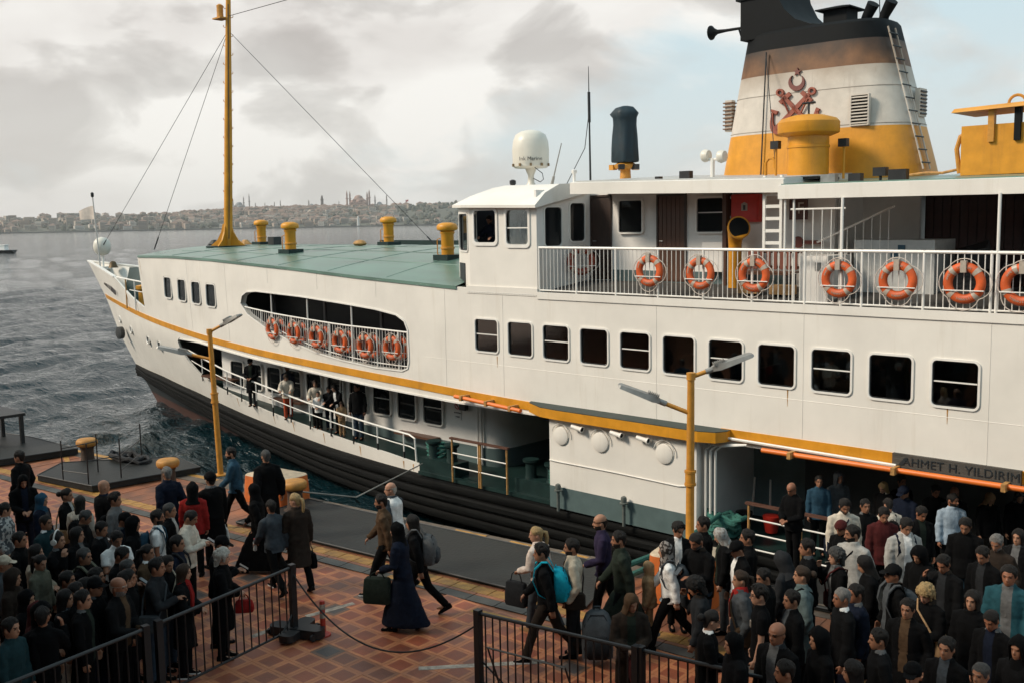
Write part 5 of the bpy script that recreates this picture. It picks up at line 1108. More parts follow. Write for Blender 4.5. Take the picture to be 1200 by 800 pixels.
BAR = MB().tube([(-.36, -.075, -.13), (.36, -.075, -.13)], .011, 6).mesh('retaining_bar', True); BAR.materials.append(WHITE2)
TORUS2 = TORUS.copy(); TORUS.materials.append(BUOY); TORUS2.materials.append(BUOYRED)
def lifebuoy(p, label, rz=0, s=1.0, red=False, tilt=0, spin=0, group='orange lifebuoys hung on the ferry rails', lettering=True):
    t = thing('lifebuoy', label, 'lifebuoy', p, 0, group); t.rotation_euler = (tilt, 0, rz); t.scale = (s, s, s)
    obj('ring', TORUS2 if red else TORUS, None, t, rot=(0, spin, 0), local=True)
    for q in range(4): obj('reflective_band', BAND, None, t, (0, 0, 0), (0, R(45 + 90 * q) + spin, 0), local=True)
    obj('grab_line', GRAB, None, t, rot=(0, spin, 0), local=True)
    if lettering:
        obj('lettering', BLET, None, t, (0, -.066, 0), (0, spin, 0), local=True); obj('lettering', BLET2, None, t, (0, -.066, 0), (0, spin, 0), local=True)
    obj('hanger', HOOK, None, t, local=True); obj('retaining_bar', BAR, None, t, local=True); return t
ord_ = ['first', 'second', 'third', 'fourth', 'fifth', 'sixth']
for k, (px, py) in enumerate(((319, 385.5), (344, 390), (370.5, 394.5), (398, 400), (427.5, 405.5), (459, 407.5))):
    p = at_y(px, py, 19.4); p = at_y(px, py, near_y(p.x, p.z) - .06); a = math.atan((near_y(p.x + .3, 5) - near_y(p.x - .3, 5)) / .6)
    lab = ['leftmost of the six lifebuoys in the oval opening, nearest the bow', 'second lifebuoy from the bow in the oval opening', 'third lifebuoy from the bow in the oval opening', 'fourth lifebuoy from the bow in the oval opening', 'fifth lifebuoy from the bow in the oval opening', 'rightmost of the six lifebuoys in the oval opening'][k]
    lifebuoy(p, lab, a, 1.0, spin=R((3, -6, 4, 8, -4, 2)[k]), group='lifebuoys in the oval opening'); 
    # a second buoy hangs back to back with each
    lifebuoy(p + Vector((.10, .24, -.02)), lab.replace('lifebuoy', 'inner lifebuoy').replace('leftmost of the six inner', 'inner').replace('rightmost of the six', 'last') .replace('lifebuoys in', 'lifebuoy behind the buoys in') if False else ['inner lifebuoy behind the one nearest the bow in the oval opening', 'inner lifebuoy behind the second from the bow in the oval opening', 'inner lifebuoy behind the third from the bow in the oval opening', 'inner lifebuoy behind the fourth from the bow in the oval opening', 'inner lifebuoy behind the fifth from the bow in the oval opening', 'inner lifebuoy behind the rightmost one in the oval opening'][k], a, .98, spin=R(20), group='lifebuoys in the oval opening', lettering=False)
for k, (px, py, lab) in enumerate(((761, 317.5, 'orange lifebuoy on the white rail in front of the wooden door'), (820.5, 320.5, 'orange lifebuoy on the white rail left of the yellow cowl vent'), (883.5, 322.5, 'orange lifebuoy on the white rail below the yellow cowl vent'), (983, 327.5, 'orange lifebuoy on the white rail in front of the white lockers'), (1052, 329, 'orange lifebuoy on the white rail left of the folded black chairs'), (1130, 332, 'orange lifebuoy on the white rail beside the tall canopy post'), (1199, 334, 'orange lifebuoy on the white rail cut by the right picture edge'))):
    lifebuoy(at_y(px, py, 19.38), lab, 0, (1.0, .98, 1.0, 1.0, 1.02, 1.04, 1.04)[k], spin=R((4, -10, 12, 6, -3, 2, 20)[k]))
lifebuoy(at_y(681, 306, 20.5), 'faded red lifebuoy hanging on the wheelhouse wall behind the rail', R(50), 1.0, True); lifebuoy(at_y(968, 255, 22.5), 'dark red lifebuoy hung high on the inner white wall under the canopy', 0, 1.35, True)
lifebuoy(at_y(838, 540, 20.9), 'dark red lifebuoy hanging inside the boarding doorway with grab lines', R(15), 1.15, True)

# ================================================================== funnel
def superell(a, b, n, cx_, cy_, m=40):
    P = []
    for i in range(m):
        q = 2 * math.pi * i / m; c_, s_ = math.cos(q), math.sin(q); P.append((cx_ + a * math.copysign(abs(c_) ** (2 / n), c_), cy_ + b * math.copysign(abs(s_) ** (2 / n), s_)))
    return P
FX0, FX1 = [(9.4, -14.72), (12.9, -14.05), (14.4, -13.75)], [(9.4, -9.40), (13.1, -10.42), (14.4, -10.8)]
def fring(z): x0, x1 = interp(z, FX0), interp(z, FX1); w_ = interp(z, [(9.4, 1.25), (13, 1.0), (14.4, .9)]); return [(x, y, z) for x, y in superell((x1 - x0) / 2, w_, 3.6, (x0 + x1) / 2, 24.3)]
def band(name, z0, z1, m, n=4): mb = MB(); mb.loft([fring(z) for z in np.linspace(z0, z1, n)]); return part(name, mb.mesh(name, 30), m)
FUN = band('funnel', 9.35, 10.62, YELLOW); FUNW = band('funnel_white_band', 10.62, 12.05, FUNNELW); band('funnel_brown_band', 12.05, 12.66, BROWNSOOT)
mb = MB(); mb.loft([fring(12.66), fring(12.95), fring(13.05), [(x * .97 + -12.2 * .03, 24.3 + (y - 24.3) * .93, 13.12) for x, y, z in fring(13.05)]]); part('funnel_cap', mb.mesh('funnel_cap', 30), SOOT)
# raised black smoke box with a concave after edge
pts = [(-14.0, 13.0), (-14.0, 14.9), (-13.15, 14.9), (-13.1, 14.4), (-13.0, 14.0), (-12.8, 13.62), (-12.5, 13.34), (-12.1, 13.17), (-11.7, 13.1), (-11.7, 13.0)]
mb = MB(); mb.loft([[(x, y, z) for x, z in pts] for y in (23.42, 25.2)]); part('smoke_hood', mb.mesh('smoke_hood', 40), SOOT); part('hood_rim', MB().box((-14.12, 23.38, 13.98), (-13.6, 25.2, 14.08)).mesh('hood_rim'), SOOT)
v = part('roof_vent', MB().box((-12.05, 24.0, 13.1), (-11.45, 24.6, 13.52)).mesh('roof_vent'), SOOT); obj('vent_cap', MB().loft([[(x, y, z) for x, y in ((-11.75 - a, 24.3 - a), (-11.75 + a, 24.3 - a), (-11.75 + a, 24.3 + a), (-11.75 - a, 24.3 + a))] for z, a in ((13.52, .45), (13.55, .45), (13.64, .1))]).mesh('vent_cap'), SOOT, v)
for x in (-11.1, -10.65): part('exhaust_pipe', MB().tube([(x - .05, 24.3, 13.0), (x, 24.3, 13.25), (x + .22, 24.2, 13.55)], [.12, .12, .15], 10).mesh('exhaust_pipe', True), SOOT)
part('funnel_aerial', MB().tube([(-10.75, 24.3, 13.1), (-10.85, 24.3, 15.2)], .012, 5).mesh('funnel_aerial'), DSTEEL)
# fine seams and pipe on the funnel
FY = 23.3
def fy(z): return 24.3 - interp(z, [(9.4, 1.25), (13, 1.0)])
part('funnel_pipe', MB().tube([(-13.15, fy(z) - .05, z) for z in (9.5, 10.5, 11.5, 12.6)], .018, 6).mesh('funnel_pipe'), DSTEEL)
for z in (11.55, 10.68): part('weld_seam', MB().tube([(x, y, z_) for x, y, z_ in [( -12.1 + (x + 12.1) * 1.002, 24.3 + (y - 24.3) * 1.004, z_) for x, y, z_ in fring(z)]], .008, 4).mesh('weld_seam'), mat('darker seam paint', (.3, .26, .22), .7))  # seams coloured darker than the funnel white
# louvres
def louvre(x, z, w_, h_, n):
    y = fy(z) - .02; lv = part('louvre', MB().ringp(rrect(x - w_ / 2 - .03, z - h_ / 2 - .03, x + w_ / 2 + .03, z + h_ / 2 + .03, .01, 1), rrect(x - w_ / 2, z - h_ / 2, x + w_ / 2, z + h_ / 2, .01, 1), y + .08, y - .02).mesh('louvre'), FUNNELW); obj('back', MB().box((x - w_ / 2, y + .02, z - h_ / 2), (x + w_ / 2, y + .06, z + h_ / 2)).mesh('back'), SOOT, lv)
    s = MB().loft([[(-w_ / 2, .02, .0), (-w_ / 2, -.03, -.03), (-w_ / 2, -.035, -.02), (-w_ / 2, .02, .014)], [(w_ / 2, .02, 0), (w_ / 2, -.03, -.03), (w_ / 2, -.035, -.02), (w_ / 2, .02, .014)]]).mesh('slat'); s.materials.append(FUNNELW)
    for k in range(n): obj('slat', s, None, lv, (x, y, z - h_ / 2 + (k + .6) * h_ / n))
p = at_y(1008, 129, fy(11.2)); louvre(p.x, p.z, .40, .66, 9)
lf = part('louvre', MB().box((-14.62, 23.72, 10.8), (-14.42, 23.9, 11.6)).mesh('louvre'), FUNNELW)
for k in range(8): obj('slat', MB().box((-14.66, 23.68, 10.85 + k * .095), (-14.4, 23.94, 10.88 + k * .095)).mesh('slat'), BROWNSOOT, lf)
# emblem: crescent, star and crossed anchors, standing proud of the plating
def emb(name, polys, m, dy=.05):
    o = None
    for k, poly in enumerate(polys):
        mb = MB(); zc_ = sum(z for _, z in poly) / len(poly); mb.loft([[(x, fy(z) - dy, z) for x, z in poly], [(x, fy(z) + .03, z) for x, z in poly]]); o = part(name, mb.mesh(name), m)
    return o
def epx(x, y): p = at_y(x, y, fy(11.3)); return (p.x, p.z)
star = [epx(934 + r * math.sin(R(36 * k)) , 84.5 - r * math.cos(R(36 * k))) for k, r in [(k, 5 if k % 2 == 0 else 2) for k in range(10)]]; emb('star', [star], DARKEMB)
outer = [epx(933.5 + 9.5 * math.sin(R(a)), 97 + 9.8 * math.cos(R(a))) for a in np.linspace(-135, 135, 18)]; inner = [epx(933.5 + 6.8 * math.sin(R(a)), 93.6 + 7.6 * math.cos(R(a))) for a in np.linspace(128, -128, 18)]
mb = MB(); n_ = len(outer); inn = inner[::-1]
mb.loft([[(a[0], fy(a[1]) - .05, a[1]), (b_[0], fy(b_[1]) - .05, b_[1]), (b_[0], fy(b_[1]) + .03, b_[1]), (a[0], fy(a[1]) + .03, a[1])] for a, b_ in zip(outer, inn)]); part('crescent', mb.mesh('crescent'), DARKEMB)
def anchor(top, bot, name='anchor'):
    a, b_ = Vector(top), Vector(bot); d = (b_ - a).normalized(); n = Vector((-d.y, d.x)); L = (b_ - a).length; mb = MB()
    def bar(p, q, w0, w1):
        dd = (q - p).normalized(); nn = Vector((-dd.y, dd.x)); P = [p + nn * w0, p - nn * w0, q - nn * w1, q + nn * w1]; P = [epx(*v) for v in P]; mb.loft([[(x, fy(z) - .06, z) for x, z in P], [(x, fy(z) + .03, z) for x, z in P]])
    bar(a + d * 5, b_, 2.1, 3.0); bar(a + d * 9 - n * 8, a + d * 9 + n * 8, 2.4, 2.4)
    ring = []
    for q in range(17):
        an = 2 * math.pi * q / 16; c = a + Vector((math.cos(an), math.sin(an))) * 4.6; x, z = epx(*c); c2 = a + Vector((math.cos(an), math.sin(an))) * 2.4; x2, z2 = epx(*c2); ring.append([(x, fy(z) - .06, z), (x2, fy(z2) - .06, z2), (x2, fy(z2) + .03, z2), (x, fy(z) + .03, z)])
    mb.loft(ring)
    arm = []
    for q in np.linspace(-1, 1, 15):
        c = b_ - d * (2 + 15 * abs(q) ** 2.0) + n * 17 * q + d * 4; wdt = 3.4 * (1 - .55 * abs(q)); x, z = epx(*(c + d * wdt)); x2, z2 = epx(*(c - d * wdt)); arm.append([(x, fy(z) - .06, z), (x2, fy(z2) - .06, z2), (x2, fy(z2) + .03, z2), (x, fy(z) + .03, z)])
    mb.loft(arm)
    for sgn in (1, -1): c = b_ - d * 13 + n * 16 * sgn; bar(c - n * 4 - d * 2, c + n * 4 + d * 1, 2.2, 1.2)
    return part(name, mb.mesh(name), EMBLEM)
anchor((952, 107), (911, 152)); anchor((914.5, 109), (956, 152))
for a, b_ in (((918, 116), (926, 133)), ((948, 116), (940, 133)), ((930, 126), (936, 133))): part('chain', MB().tube([(epx(*a)[0], fy(11.2) - .06, epx(*a)[1]), (epx(*b_)[0], fy(11.2) - .06, epx(*b_)[1])], .025, 5).mesh('chain'), EMBLEM)
# ladder on the after end of the funnel
def fend(z, y=24.1): return interp(z, FX1) - .02
st = part('funnel_ladder', MB().tube([(fend(z) + .07, 23.75, z) for z in (9.6, 10.6, 11.6, 12.9)], .022, 6).mesh('funnel_ladder'), FUNNELW); obj('stile', MB().tube([(fend(z) + .07, 24.15, z) for z in (9.6, 10.6, 11.6, 12.9)], .022, 6).mesh('stile'), FUNNELW, st)
for k in range(11): z = 9.75 + k * .3; obj('rung', MB().tube([(fend(z) + .09, 23.72, z), (fend(z) + .09, 24.18, z)], .018, 6).mesh('rung'), DSTEEL, st)
lr = part('louvre', MB().box((fend(11.1), 24.35, 10.85), (fend(11.1) + .12, 24.75, 11.5)).mesh('louvre'), FUNNELW)
for k in range(7): obj('slat', MB().box((fend(11.1) + .1, 24.38, 10.9 + k * .085), (fend(11.1) + .15, 24.72, 10.935 + k * .085)).mesh('slat'), DSTEEL, lr)
# ship's horn at the forward edge
hx, hz = interp(12.95, FX0), 12.92
hp = at_y(833, 39, 23.9); hn = part('ship_horn', MB().lathe([(.19, 0), (.185, .03), (.12, .09), (.06, .2), (.04, .45), (.035, .9), (.05, .95)], hp, 16, 'x').mesh('ship_horn', 50), SOOT); obj('bracket', MB().tube([hp + Vector((.85, 0, -.03)), hp + Vector((.9, .05, -.25)), hp + Vector((1.1, .1, -.2)), hp + Vector((1.05, .1, 0))], .025, 6).mesh('bracket'), SOOT, hn)

# big yellow mushroom ventilator before the funnel
bv = part('mushroom_vent', MB().lathe([(.46, 0), (.46, .66), (.48, .67), (.48, .72), (.46, .73), (.46, .95)], (-11.36, 22.0, 9.45), 32).mesh('mushroom_vent', 40), YELLOW)
obj('vent_hood', MB().lathe([(.50, .93), (.68, 1.0), (.69, 1.02), (.69, 1.24), (.62, 1.32), (.35, 1.40), (.05, 1.43)], (-11.36, 22.0, 9.45), 32).mesh('vent_hood', 40), YELLOW, bv)
obj('hand_wheel', MB().tube([(-11.36, 22, 10.85), (-11.36, 22, 11.12)], .025, 6).tube([(-11.52, 22, 11.13), (-11.2, 22, 11.13)], .025, 6).mesh('hand_wheel'), BLACK, bv)
for dx, dy in ((-.62, -.35), (.72, .3)): o = obj('deck_light', MB().tube([(-11.36 + dx, 22 + dy, 9.4), (-11.36 + dx, 22 + dy, 10.15)], .03, 6).mesh('deck_light'), YELLOW, bv); 
for dx, dy in ((-.62, -.35), (.72, .3)): part('flood_lamp', MB().box((-11.46 + dx, 21.9 + dy, 10.12), (-11.26 + dx, 22.05 + dy, 10.3)).mesh('flood_lamp'), BLACK)
part('goose_neck_pipe', MB().tube([(-12.55, 22.2, 9.4), (-12.55, 22.2, 9.85), (-12.47, 22.2, 9.95), (-12.37, 22.2, 9.95), (-12.32, 22.2, 9.88), (-12.32, 22.2, 9.7)], .035, 8).mesh('goose_neck_pipe', True), YELLOW)
part('guy_wire', MB().tube([(-12.15, 22.0, 9.4), (-13.15, 23.2, 12.6)], .01, 5).mesh('guy_wire'), DSTEEL)
part('grating_platform', MB().box((-12.6, 20.6, 9.36), (-10.4, 21.6, 9.42)).mesh('grating_platform'), SOOT)
# small fittings along the canopy edge
for px, py, s, m in ((972, 210, .16, STEEL), (1003, 208, .13, BLACK), (1032, 201, .13, BLACK), (1053, 205, .18, BLACK), (804, 205, .14, BLACK), (772, 209, .06, BLACK)):
    p = at_y(px, py, 20.6 if px < 960 else 20.2); part('deck_fitting', MB().box((p.x - s, p.y - .08, p.z - s * .7), (p.x + s, p.y + .08, p.z + s * .6)).tube([(p.x, p.y, p.z - s * 1.4), (p.x, p.y, p.z)], .03, 6).mesh('deck_fitting'), m)
tl = at_y(835, 208, 21.5); tw = part('twin_lamp', MB().tube([tl, tl + Vector((0, 0, .45))], .05, 8).tube([tl + Vector((-.15, 0, .42)), tl + Vector((.2, 0, .42))], .035, 6).mesh('twin_lamp'), WHITE2)
for dx, dz in ((-.2, .52), (.24, .48)): obj('lamp_head', MB().lathe([(.02, -.1), (.14, -.06), (.16, 0), (.13, .1), (.02, .12)], tl + Vector((dx, 0, dz)), 12, 'x').mesh('lamp_head', 50), RADOME, tw)
# radome on its pedestal
rp = Vector((-20.3, 22.4, 9.5)); rd = part('radome', MB().lathe([(.10, 0), (.22, 0), (.20, .04), (.10, .18), (.085, .38), (.17, .58), (.25, .60), (.46, .60), (.515, .64), (.53, .74), (.54, 1.13), (.515, 1.36), (.44, 1.55), (.28, 1.65), (.1, 1.69), (.01, 1.69)], rp, 28).mesh('radome', 45), RADOME)
d_ = Vector((-rp.x, -rp.y, 0)).normalized(); tt = obj('lettering', text_mesh('Ink Marine', .155, .004), LETTER, rd, rp + d_ * .545 + Vector((0, 0, .84)), (0, 0, math.atan2(d_.y, d_.x) + R(90)))
for q in range(5): a = math.atan2(d_.y, d_.x) + R(-70 + q * 35); obj('latch', MB().box((-.03, -.02, -.04), (.03, .02, .04)).mesh('latch'), mat('bronze latch', (.2, .13, .06), .5), rd, rp + Vector((math.cos(a) * .55, math.sin(a) * .55, .68)), (0, 0, a + R(90)))
part('radome_cable', MB().tube([rp + Vector((.3, -.2, .62)), rp + Vector((.62, -.2, .42)), rp + Vector((.66, -.2, .25)), rp + Vector((.45, -.1, .18)), rp + Vector((.1, 0, .3))], .012, 5).mesh('radome_cable', True), DSTEEL)
# aerials
p0, p1 = at_y(646, 220, 21), at_y(658, 168, 21); part('whip_aerial', MB().tube([p0, p0.lerp(p1, .25), p0.lerp(p1, .26), p1], [.045, .035, .018, .012], 6).mesh('whip_aerial', True), mat('grey aerial', (.25, .24, .22), .5))
p0, p1 = at_y(692, 214, 22.5), at_y(689.5, 78, 22.5); ta = part('tall_aerial', MB().tube([p0, p0.lerp(p1, .55), p1], [.03, .022, .008], 6).mesh('tall_aerial', True), DSTEEL)
obj('thick_section', MB().tube([p0.lerp(p1, .52), p0.lerp(p1, .78)], .04, 6).mesh('thick_section'), DSTEEL, ta); obj('aerial_cable', MB().tube([p0.lerp(p1, .62), p0.lerp(p1, .3) + Vector((-.18, 0, 0)), p0 + Vector((-.4, -.6, -.1)), p0 + Vector((-.2, -2.4, -.65)), p0 + Vector((.6, -2.5, -.75)), p0 + Vector((.9, -2.4, -.35))], .012, 5).mesh('aerial_cable', True), DSTEEL, ta)
p = at_y(673, 216, 21); part('small_vent', MB().lathe([(.06, 0), (.04, .05), (.035, .25), (.07, .3), (.07, .36), (.02, .38)], p, 10).mesh('small_vent', 40), CREAM)
part('roof_lamp', MB().lathe([(.05, 0), (.09, .05), (.09, .14), (.03, .17)], at_y(601, 218, 21.2), 8).mesh('roof_lamp'), BLACK)
# tarpaulin-covered searchlight on a yellow mount
tb = Vector((-17.25, 22.9, 9.62)); mount = part('radar_mount', MB().lathe([(.16, 0), (.14, .3), (.3, .34), (.34, .42), (.2, .5), (.2, .62)], tb, 12).mesh('radar_mount', 30), YELLOWP)
for a in range(5): obj('bolt_block', MB().box((-.08, -.08, 0), (.08, .08, .14)).mesh('bolt_block'), YELLOWP if a % 2 else BLACK, mount, tb + Vector((math.cos(a * 1.257) * .34, math.sin(a * 1.257) * .34, .3)), (0, 0, a))
rings = []
for z, r in ((.50, .36), (.54, .38), (.9, .37), (1.2, .36), (1.5, .34), (1.7, .35), (1.82, .40), (1.9, .33), (1.98, .25), (2.02, .08)):
    ring = []
    for j in range(28):
        q = 2 * math.pi * j / 28; k = 1 + .07 * math.sin(q * 5 + z * 1.3) + .05 * math.sin(q * 9 - z * 2.1) + (.12 if z > 1.75 and math.cos(q - 2.6) > .6 else 0); ring.append(tb + Vector((math.cos(q) * r * k, math.sin(q) * r * k * .8, z)))
    rings.append(ring)
mb = MB(); mb.loft(rings); part('tarpaulin_cover', mb.mesh('tarpaulin_cover', 60), TARP)
# yellow tank with lifted lids at the right edge
tk = part('yellow_tank', MB().box((-7.95, 22.0, 9.35), (-4.6, 25, 10.35)).mesh('yellow_tank'), YELLOW)
for x0, x1, y, z in ((-8.1, -5.9, 22.0, 10.62), (-6.3, -4.4, 23.2, 10.45)): obj('lid', MB().loft([[(x0, y - .2, z), (x1, y - .2, z + .05), (x1, y + 1.2, z + .05), (x0, y + 1.2, z)], [(x0 + .05, y - .15, z + .08), (x1 - .05, y - .15, z + .14), (x1 - .05, y + 1.1, z + .16), (x0 + .05, y + 1.1, z + .12)]]).mesh('lid'), YELLOW, tk)
for x, m in ((-7.35, YELLOWP), (-6.85, SOOT)): obj('lid_strut', MB().box((x - .06, 21.93, 10.0), (x + .06, 22.06, 10.68)).mesh('lid_strut'), m, tk)
obj('lift_ring', MB().tube([(-6.95 + .16 * math.cos(q), 22.2, 10.75 + .16 * math.sin(q)) for q in np.linspace(0, math.pi, 9)], .03, 6).mesh('lift_ring', True), YELLOWP, tk)
obj('side_pipe', MB().tube([(-8.0, 22.1, 9.4), (-8.07, 22.1, 9.9), (-8.0, 22.1, 10.15), (-7.9, 22.1, 10.2)], .05, 8).mesh('side_pipe', True), YELLOWP, tk); obj('handle', MB().tube([(-6.5, 21.93, 9.75), (-6.5, 21.86, 9.75), (-6.5, 21.86, 10.1), (-6.5, 21.93, 10.1)], .03, 6).mesh('handle', True), ORANGEP, tk)
part('deck_hose', MB().tube([(-9.3, 22.6, 9.42), (-8.9, 22.6, 9.46), (-8.5, 22.5, 9.44), (-8.1, 22.4, 9.50)], .03, 6).mesh('deck_hose', True), RUST)

# ================================================================== mast and roof ventilators
mb_, mt_ = Vector((-39.85, 24.2, zroof(-39.85, 24.2))), Vector((-38.8, 24.2, 18.9)); ax = (mt_ - mb_)
MAST = part('mast', MB().tube([mb_, mb_ + ax * .45, mb_ + ax * .8, mt_], [.19, .165, .12, .09], 16).mesh('mast', True), YELLOW)
for a in range(4):
    d = Vector((math.cos(a * math.pi / 2 + .5), math.sin(a * math.pi / 2 + .5), 0)); n = Vector((-d.y, d.x, 0)) * .03; prof = [(0, 0), (.85, 0), (.80, .06), (.5, .28), (.3, .62), (.2, .98), (0, .98)]
    obj('foot_gusset', MB().loft([[mb_ + d * u + Vector((0, 0, z)) + n * s for u, z in prof] for s in (1, -1)]).mesh('foot_gusset'), YELLOW, MAST)
obj('foot_plate', MB().lathe([(.95, -.02), (.95, .03), (.2, .03)], mb_, 16).mesh('foot_plate'), DGREEN, MAST)
stp = MB().tube([(0, 0, 0), (.16, 0, 0), (.20, 0, .03), (.20, 0, .09)], .015, 5).mesh('step', True); stp.materials.append(YELLOWP)
for k in range(24): u = .14 + k * .034; obj('step', stp, None, MAST, mb_ + ax * u, (0, 0, R(45) if k % 2 else R(225)))
obj('mast_cable', MB().tube([mb_ + ax * .03 + Vector((.30, -.15, 0)), mb_ + ax * .25 + Vector((.24, -.1, 0)), mb_ + ax * .9 + Vector((.15, -.1, 0))], .02, 5).mesh('mast_cable'), DSTEEL, MAST)
lp = mb_ + ax * .855 + Vector((-.26, -.22, 0)); mlight = obj('mast_light', MB().lathe([(.10, 0), (.14, .03), (.13, .25), (.14, .26), (.14, .3), (.13, .31), (.14, .5), (.05, .56)], lp, 12).mesh('mast_light', 40), YELLOWP, MAST); obj('light_shelf', MB().box((lp.x - .3, lp.y - .2, lp.z - .06), (lp.x + .3, lp.y + .25, lp.z)).mesh('light_shelf'), YELLOWP, MAST)
sp = mb_ + ax * .80
for nm, e in (('forestay', Vector((-52.0, 24.2, 7.6))), ('forestay', Vector((-43.4, 22.6, 7.6))), ('backstay', Vector((-30.3, 27.8, 7.6)))):
    q0 = sp + Vector((0, 0, .1)); o = part(nm, MB().tube([q0, e], .011, 5).mesh(nm), DSTEEL); obj('turnbuckle', MB().tube([e, e + (q0 - e).normalized() * .6], .03, 6).mesh('turnbuckle'), DSTEEL, o)
part('aerial_wire', MB().tube([mb_ + ax * .86, at_y(480, -40, 24.2)], .014, 5).mesh('aerial_wire'), DSTEEL)
def tube_vent(X, Y):
    z = zroof(X, Y); t = part('roof_ventilator', MB().lathe([(.20, .1), (.20, .75), (.22, .78), (.23, .80), (.23, .84), (.2, .86), (.2, .9)], (X, Y, z), 20).mesh('roof_ventilator', 40), YELLOW)
    obj('hood', MB().lathe([(.22, .86), (.315, .90), (.33, .93), (.33, 1.02), (.28, 1.08), (.15, 1.12), (.02, 1.125)], (X, Y, z), 22).mesh('hood', 40), YELLOW, t); obj('base_box', MB().box((X - .33, Y - .33, z - .08), (X + .33, Y + .33, z + .13)).mesh('base_box'), DGREEN, t)
    obj('clamp_ring', MB().lathe([(.205, .3), (.225, .31), (.225, .36), (.205, .37)], (X, Y, z), 20).mesh('clamp_ring', 30), YELLOWP, t); obj('vent_handle', MB().tube([(X - .2, Y - .12, z + .1), (X - .3, Y - .16, z + .15), (X - .3, Y - .16, z + .6), (X - .2, Y - .12, z + .64)], .018, 5).mesh('vent_handle', True), YELLOWP, t)
for X, Y in ((-23.5, 22.0), (-31.95, 22.0), (-31.6, 26.4), (-41.0, 26.4)): tube_vent(max(X, -40.6), Y)
p = Vector((-39.0, 26.0, zroof(-39, 26))); part('roof_box', MB().box((p.x - .2, p.y - .2, p.z), (p.x + .25, p.y + .2, p.z + .35)).mesh('roof_box'), BLACKP)
p = Vector((-31.8, 25.1, zroof(-31.8, 25.1))); part('rope_bundle', MB().lathe([(.05, 0), (.22, .03), (.28, .1), (.2, .2), (.05, .24)], p, 10).mesh('rope_bundle', 60), RUST)
for x, y in ((-44.9, 26.5), (-42.6, 26.8)):
    z = 7.32; part('deck_gear', MB().box((x - .3, y - .2, z - .1), (x + .3, y + .2, z + .35)).lathe([(.25, .2), (.3, .4), (.1, .6)], (x, y, z), 8).mesh('deck_gear', 30), RUST if x > -43 else BLACKP)
part('roof_cowl', MB().box((-42.1, 24, 7.3), (-41.5, 26.2, 7.62)).mesh('roof_cowl'), WHITE)

# ================================================================== main deck gear: bitts, rails, ropes
def bitts(X, Y, label_rope=True):
    z = 1.42; t = part('mooring_bitts', MB().box((X - .75, Y - .25, z), (X + .75, Y + .3, z + .42)).mesh('mooring_bitts'), DGREEN)
    for dx in (-.38, .38): obj('bitt', MB().lathe([(.17, .42), (.15, .5), (.15, .8), (.22, .86), (.22, .92), (.02, .93)], (X + dx, Y, z), 14).mesh('bitt', 40), DGREEN, t)
    return t
bitts(-21.3, 19.55); bitts(-17.55, 19.6)
part('side_kerb', MB().box((-22.0, 19.2, 1.36), (-16.8, 19.38, 1.46)).mesh('side_kerb'), DGREEN)
def deck_gate(p0, p1, h, nm='gate_rail', mids=(.36, .68)):
    p0, p1 = Vector(p0), Vector(p1); t = part(nm, MB().loft([[p + Vector((0, -.05, h)), p + Vector((0, .05, h)), p + Vector((0, .05, h + .05)), p + Vector((0, -.05, h + .05))] for p in (p0 - (p1 - p0) * .03, p1 + (p1 - p0) * .03)]).mesh(nm), RAILWOOD)
    for u in (0, .5, .53, 1.0): p = p0.lerp(p1, u); obj('post', MB().tube([p, p + Vector((0, 0, h))], .028, 6).mesh('post'), RUST, t)
    for m_ in mids: obj('bar', MB().tube([p0 + Vector((0, 0, h * m_)), p1 + Vector((0, 0, h * m_))], .018, 6).mesh('bar'), WHITE2, t)
    return t
deck_gate((-20.45, 19.12, 1.40), (-18.35, 19.12, 1.40), 1.22)
deck_gate((-11.05, 18.98, 1.46), (-8.75, 18.98, 1.46), 1.02, mids=(.05, .38, .70))
def rope(name, pts, r, label, m=ROPEG):
    t = tag(obj(name, MB().tube(pts, r, 8).mesh(name, True), m), label, 'rope'); return t
c = []
for k in range(70): a = k * .55; c.append((-21.75 + .33 * math.cos(a) * (1 + .1 * math.sin(k)), 19.75 + .25 * math.sin(a), 1.55 + .010 * k + .03 * math.sin(k * 1.7)))
rope('mooring_rope', c, .04, 'heap of green mooring rope on the bitts beside the gate rail')
c = []
for k in range(80): a = k * .5; c.append((-16.95 + .22 * math.cos(a), 19.6 + .25 * math.sin(a), 1.75 + .006 * k))
rope('mooring_rope', c, .04, 'green rope coiled round the bitts left of the white panel')
c = []
for k in range(110): a = k * .47; c.append((-11.85 + (.34 + .13 * math.sin(k * .9)) * math.cos(a) + .05 * math.sin(k * .31), 19.35 + (.25 + .06 * math.cos(k * 1.3)) * math.sin(a), 1.52 + .0045 * k + .05 * math.sin(k * 1.9)))
rope('mooring_rope', c, .055, 'thick green mooring rope piled on the bitts inside the boarding doorway')
B = Vector((-11.9, 19.2, 1.95))
rope('mooring_line', [B + Vector((0, 0, .1)), B.lerp(at_z(735, 662, 2.5), .5) + Vector((0, 0, -.12)), at_z(735, 662, 2.5), at_z(700, 690, 2.36)], .055, 'upper thick green mooring line running down from the doorway to the quay')
rope('mooring_line', [B + Vector((.2, 0, -.15)), B.lerp(at_z(742, 672, 2.5), .5) + Vector((0, 0, -.2)), at_z(742, 672, 2.5), at_z(715, 694, 2.36)], .05, 'lower thick green mooring line running down from the doorway to the quay')
rope('mooring_line', [(-18.75, 12.75, QZ + .45), (-19.5, 15, 2.0), (-21.8, 19.2, 1.7)], .018, 'thin pale line from the ship to the bollard by the orange block', mat('pale thin rope', (.25, .24, .22), .8))
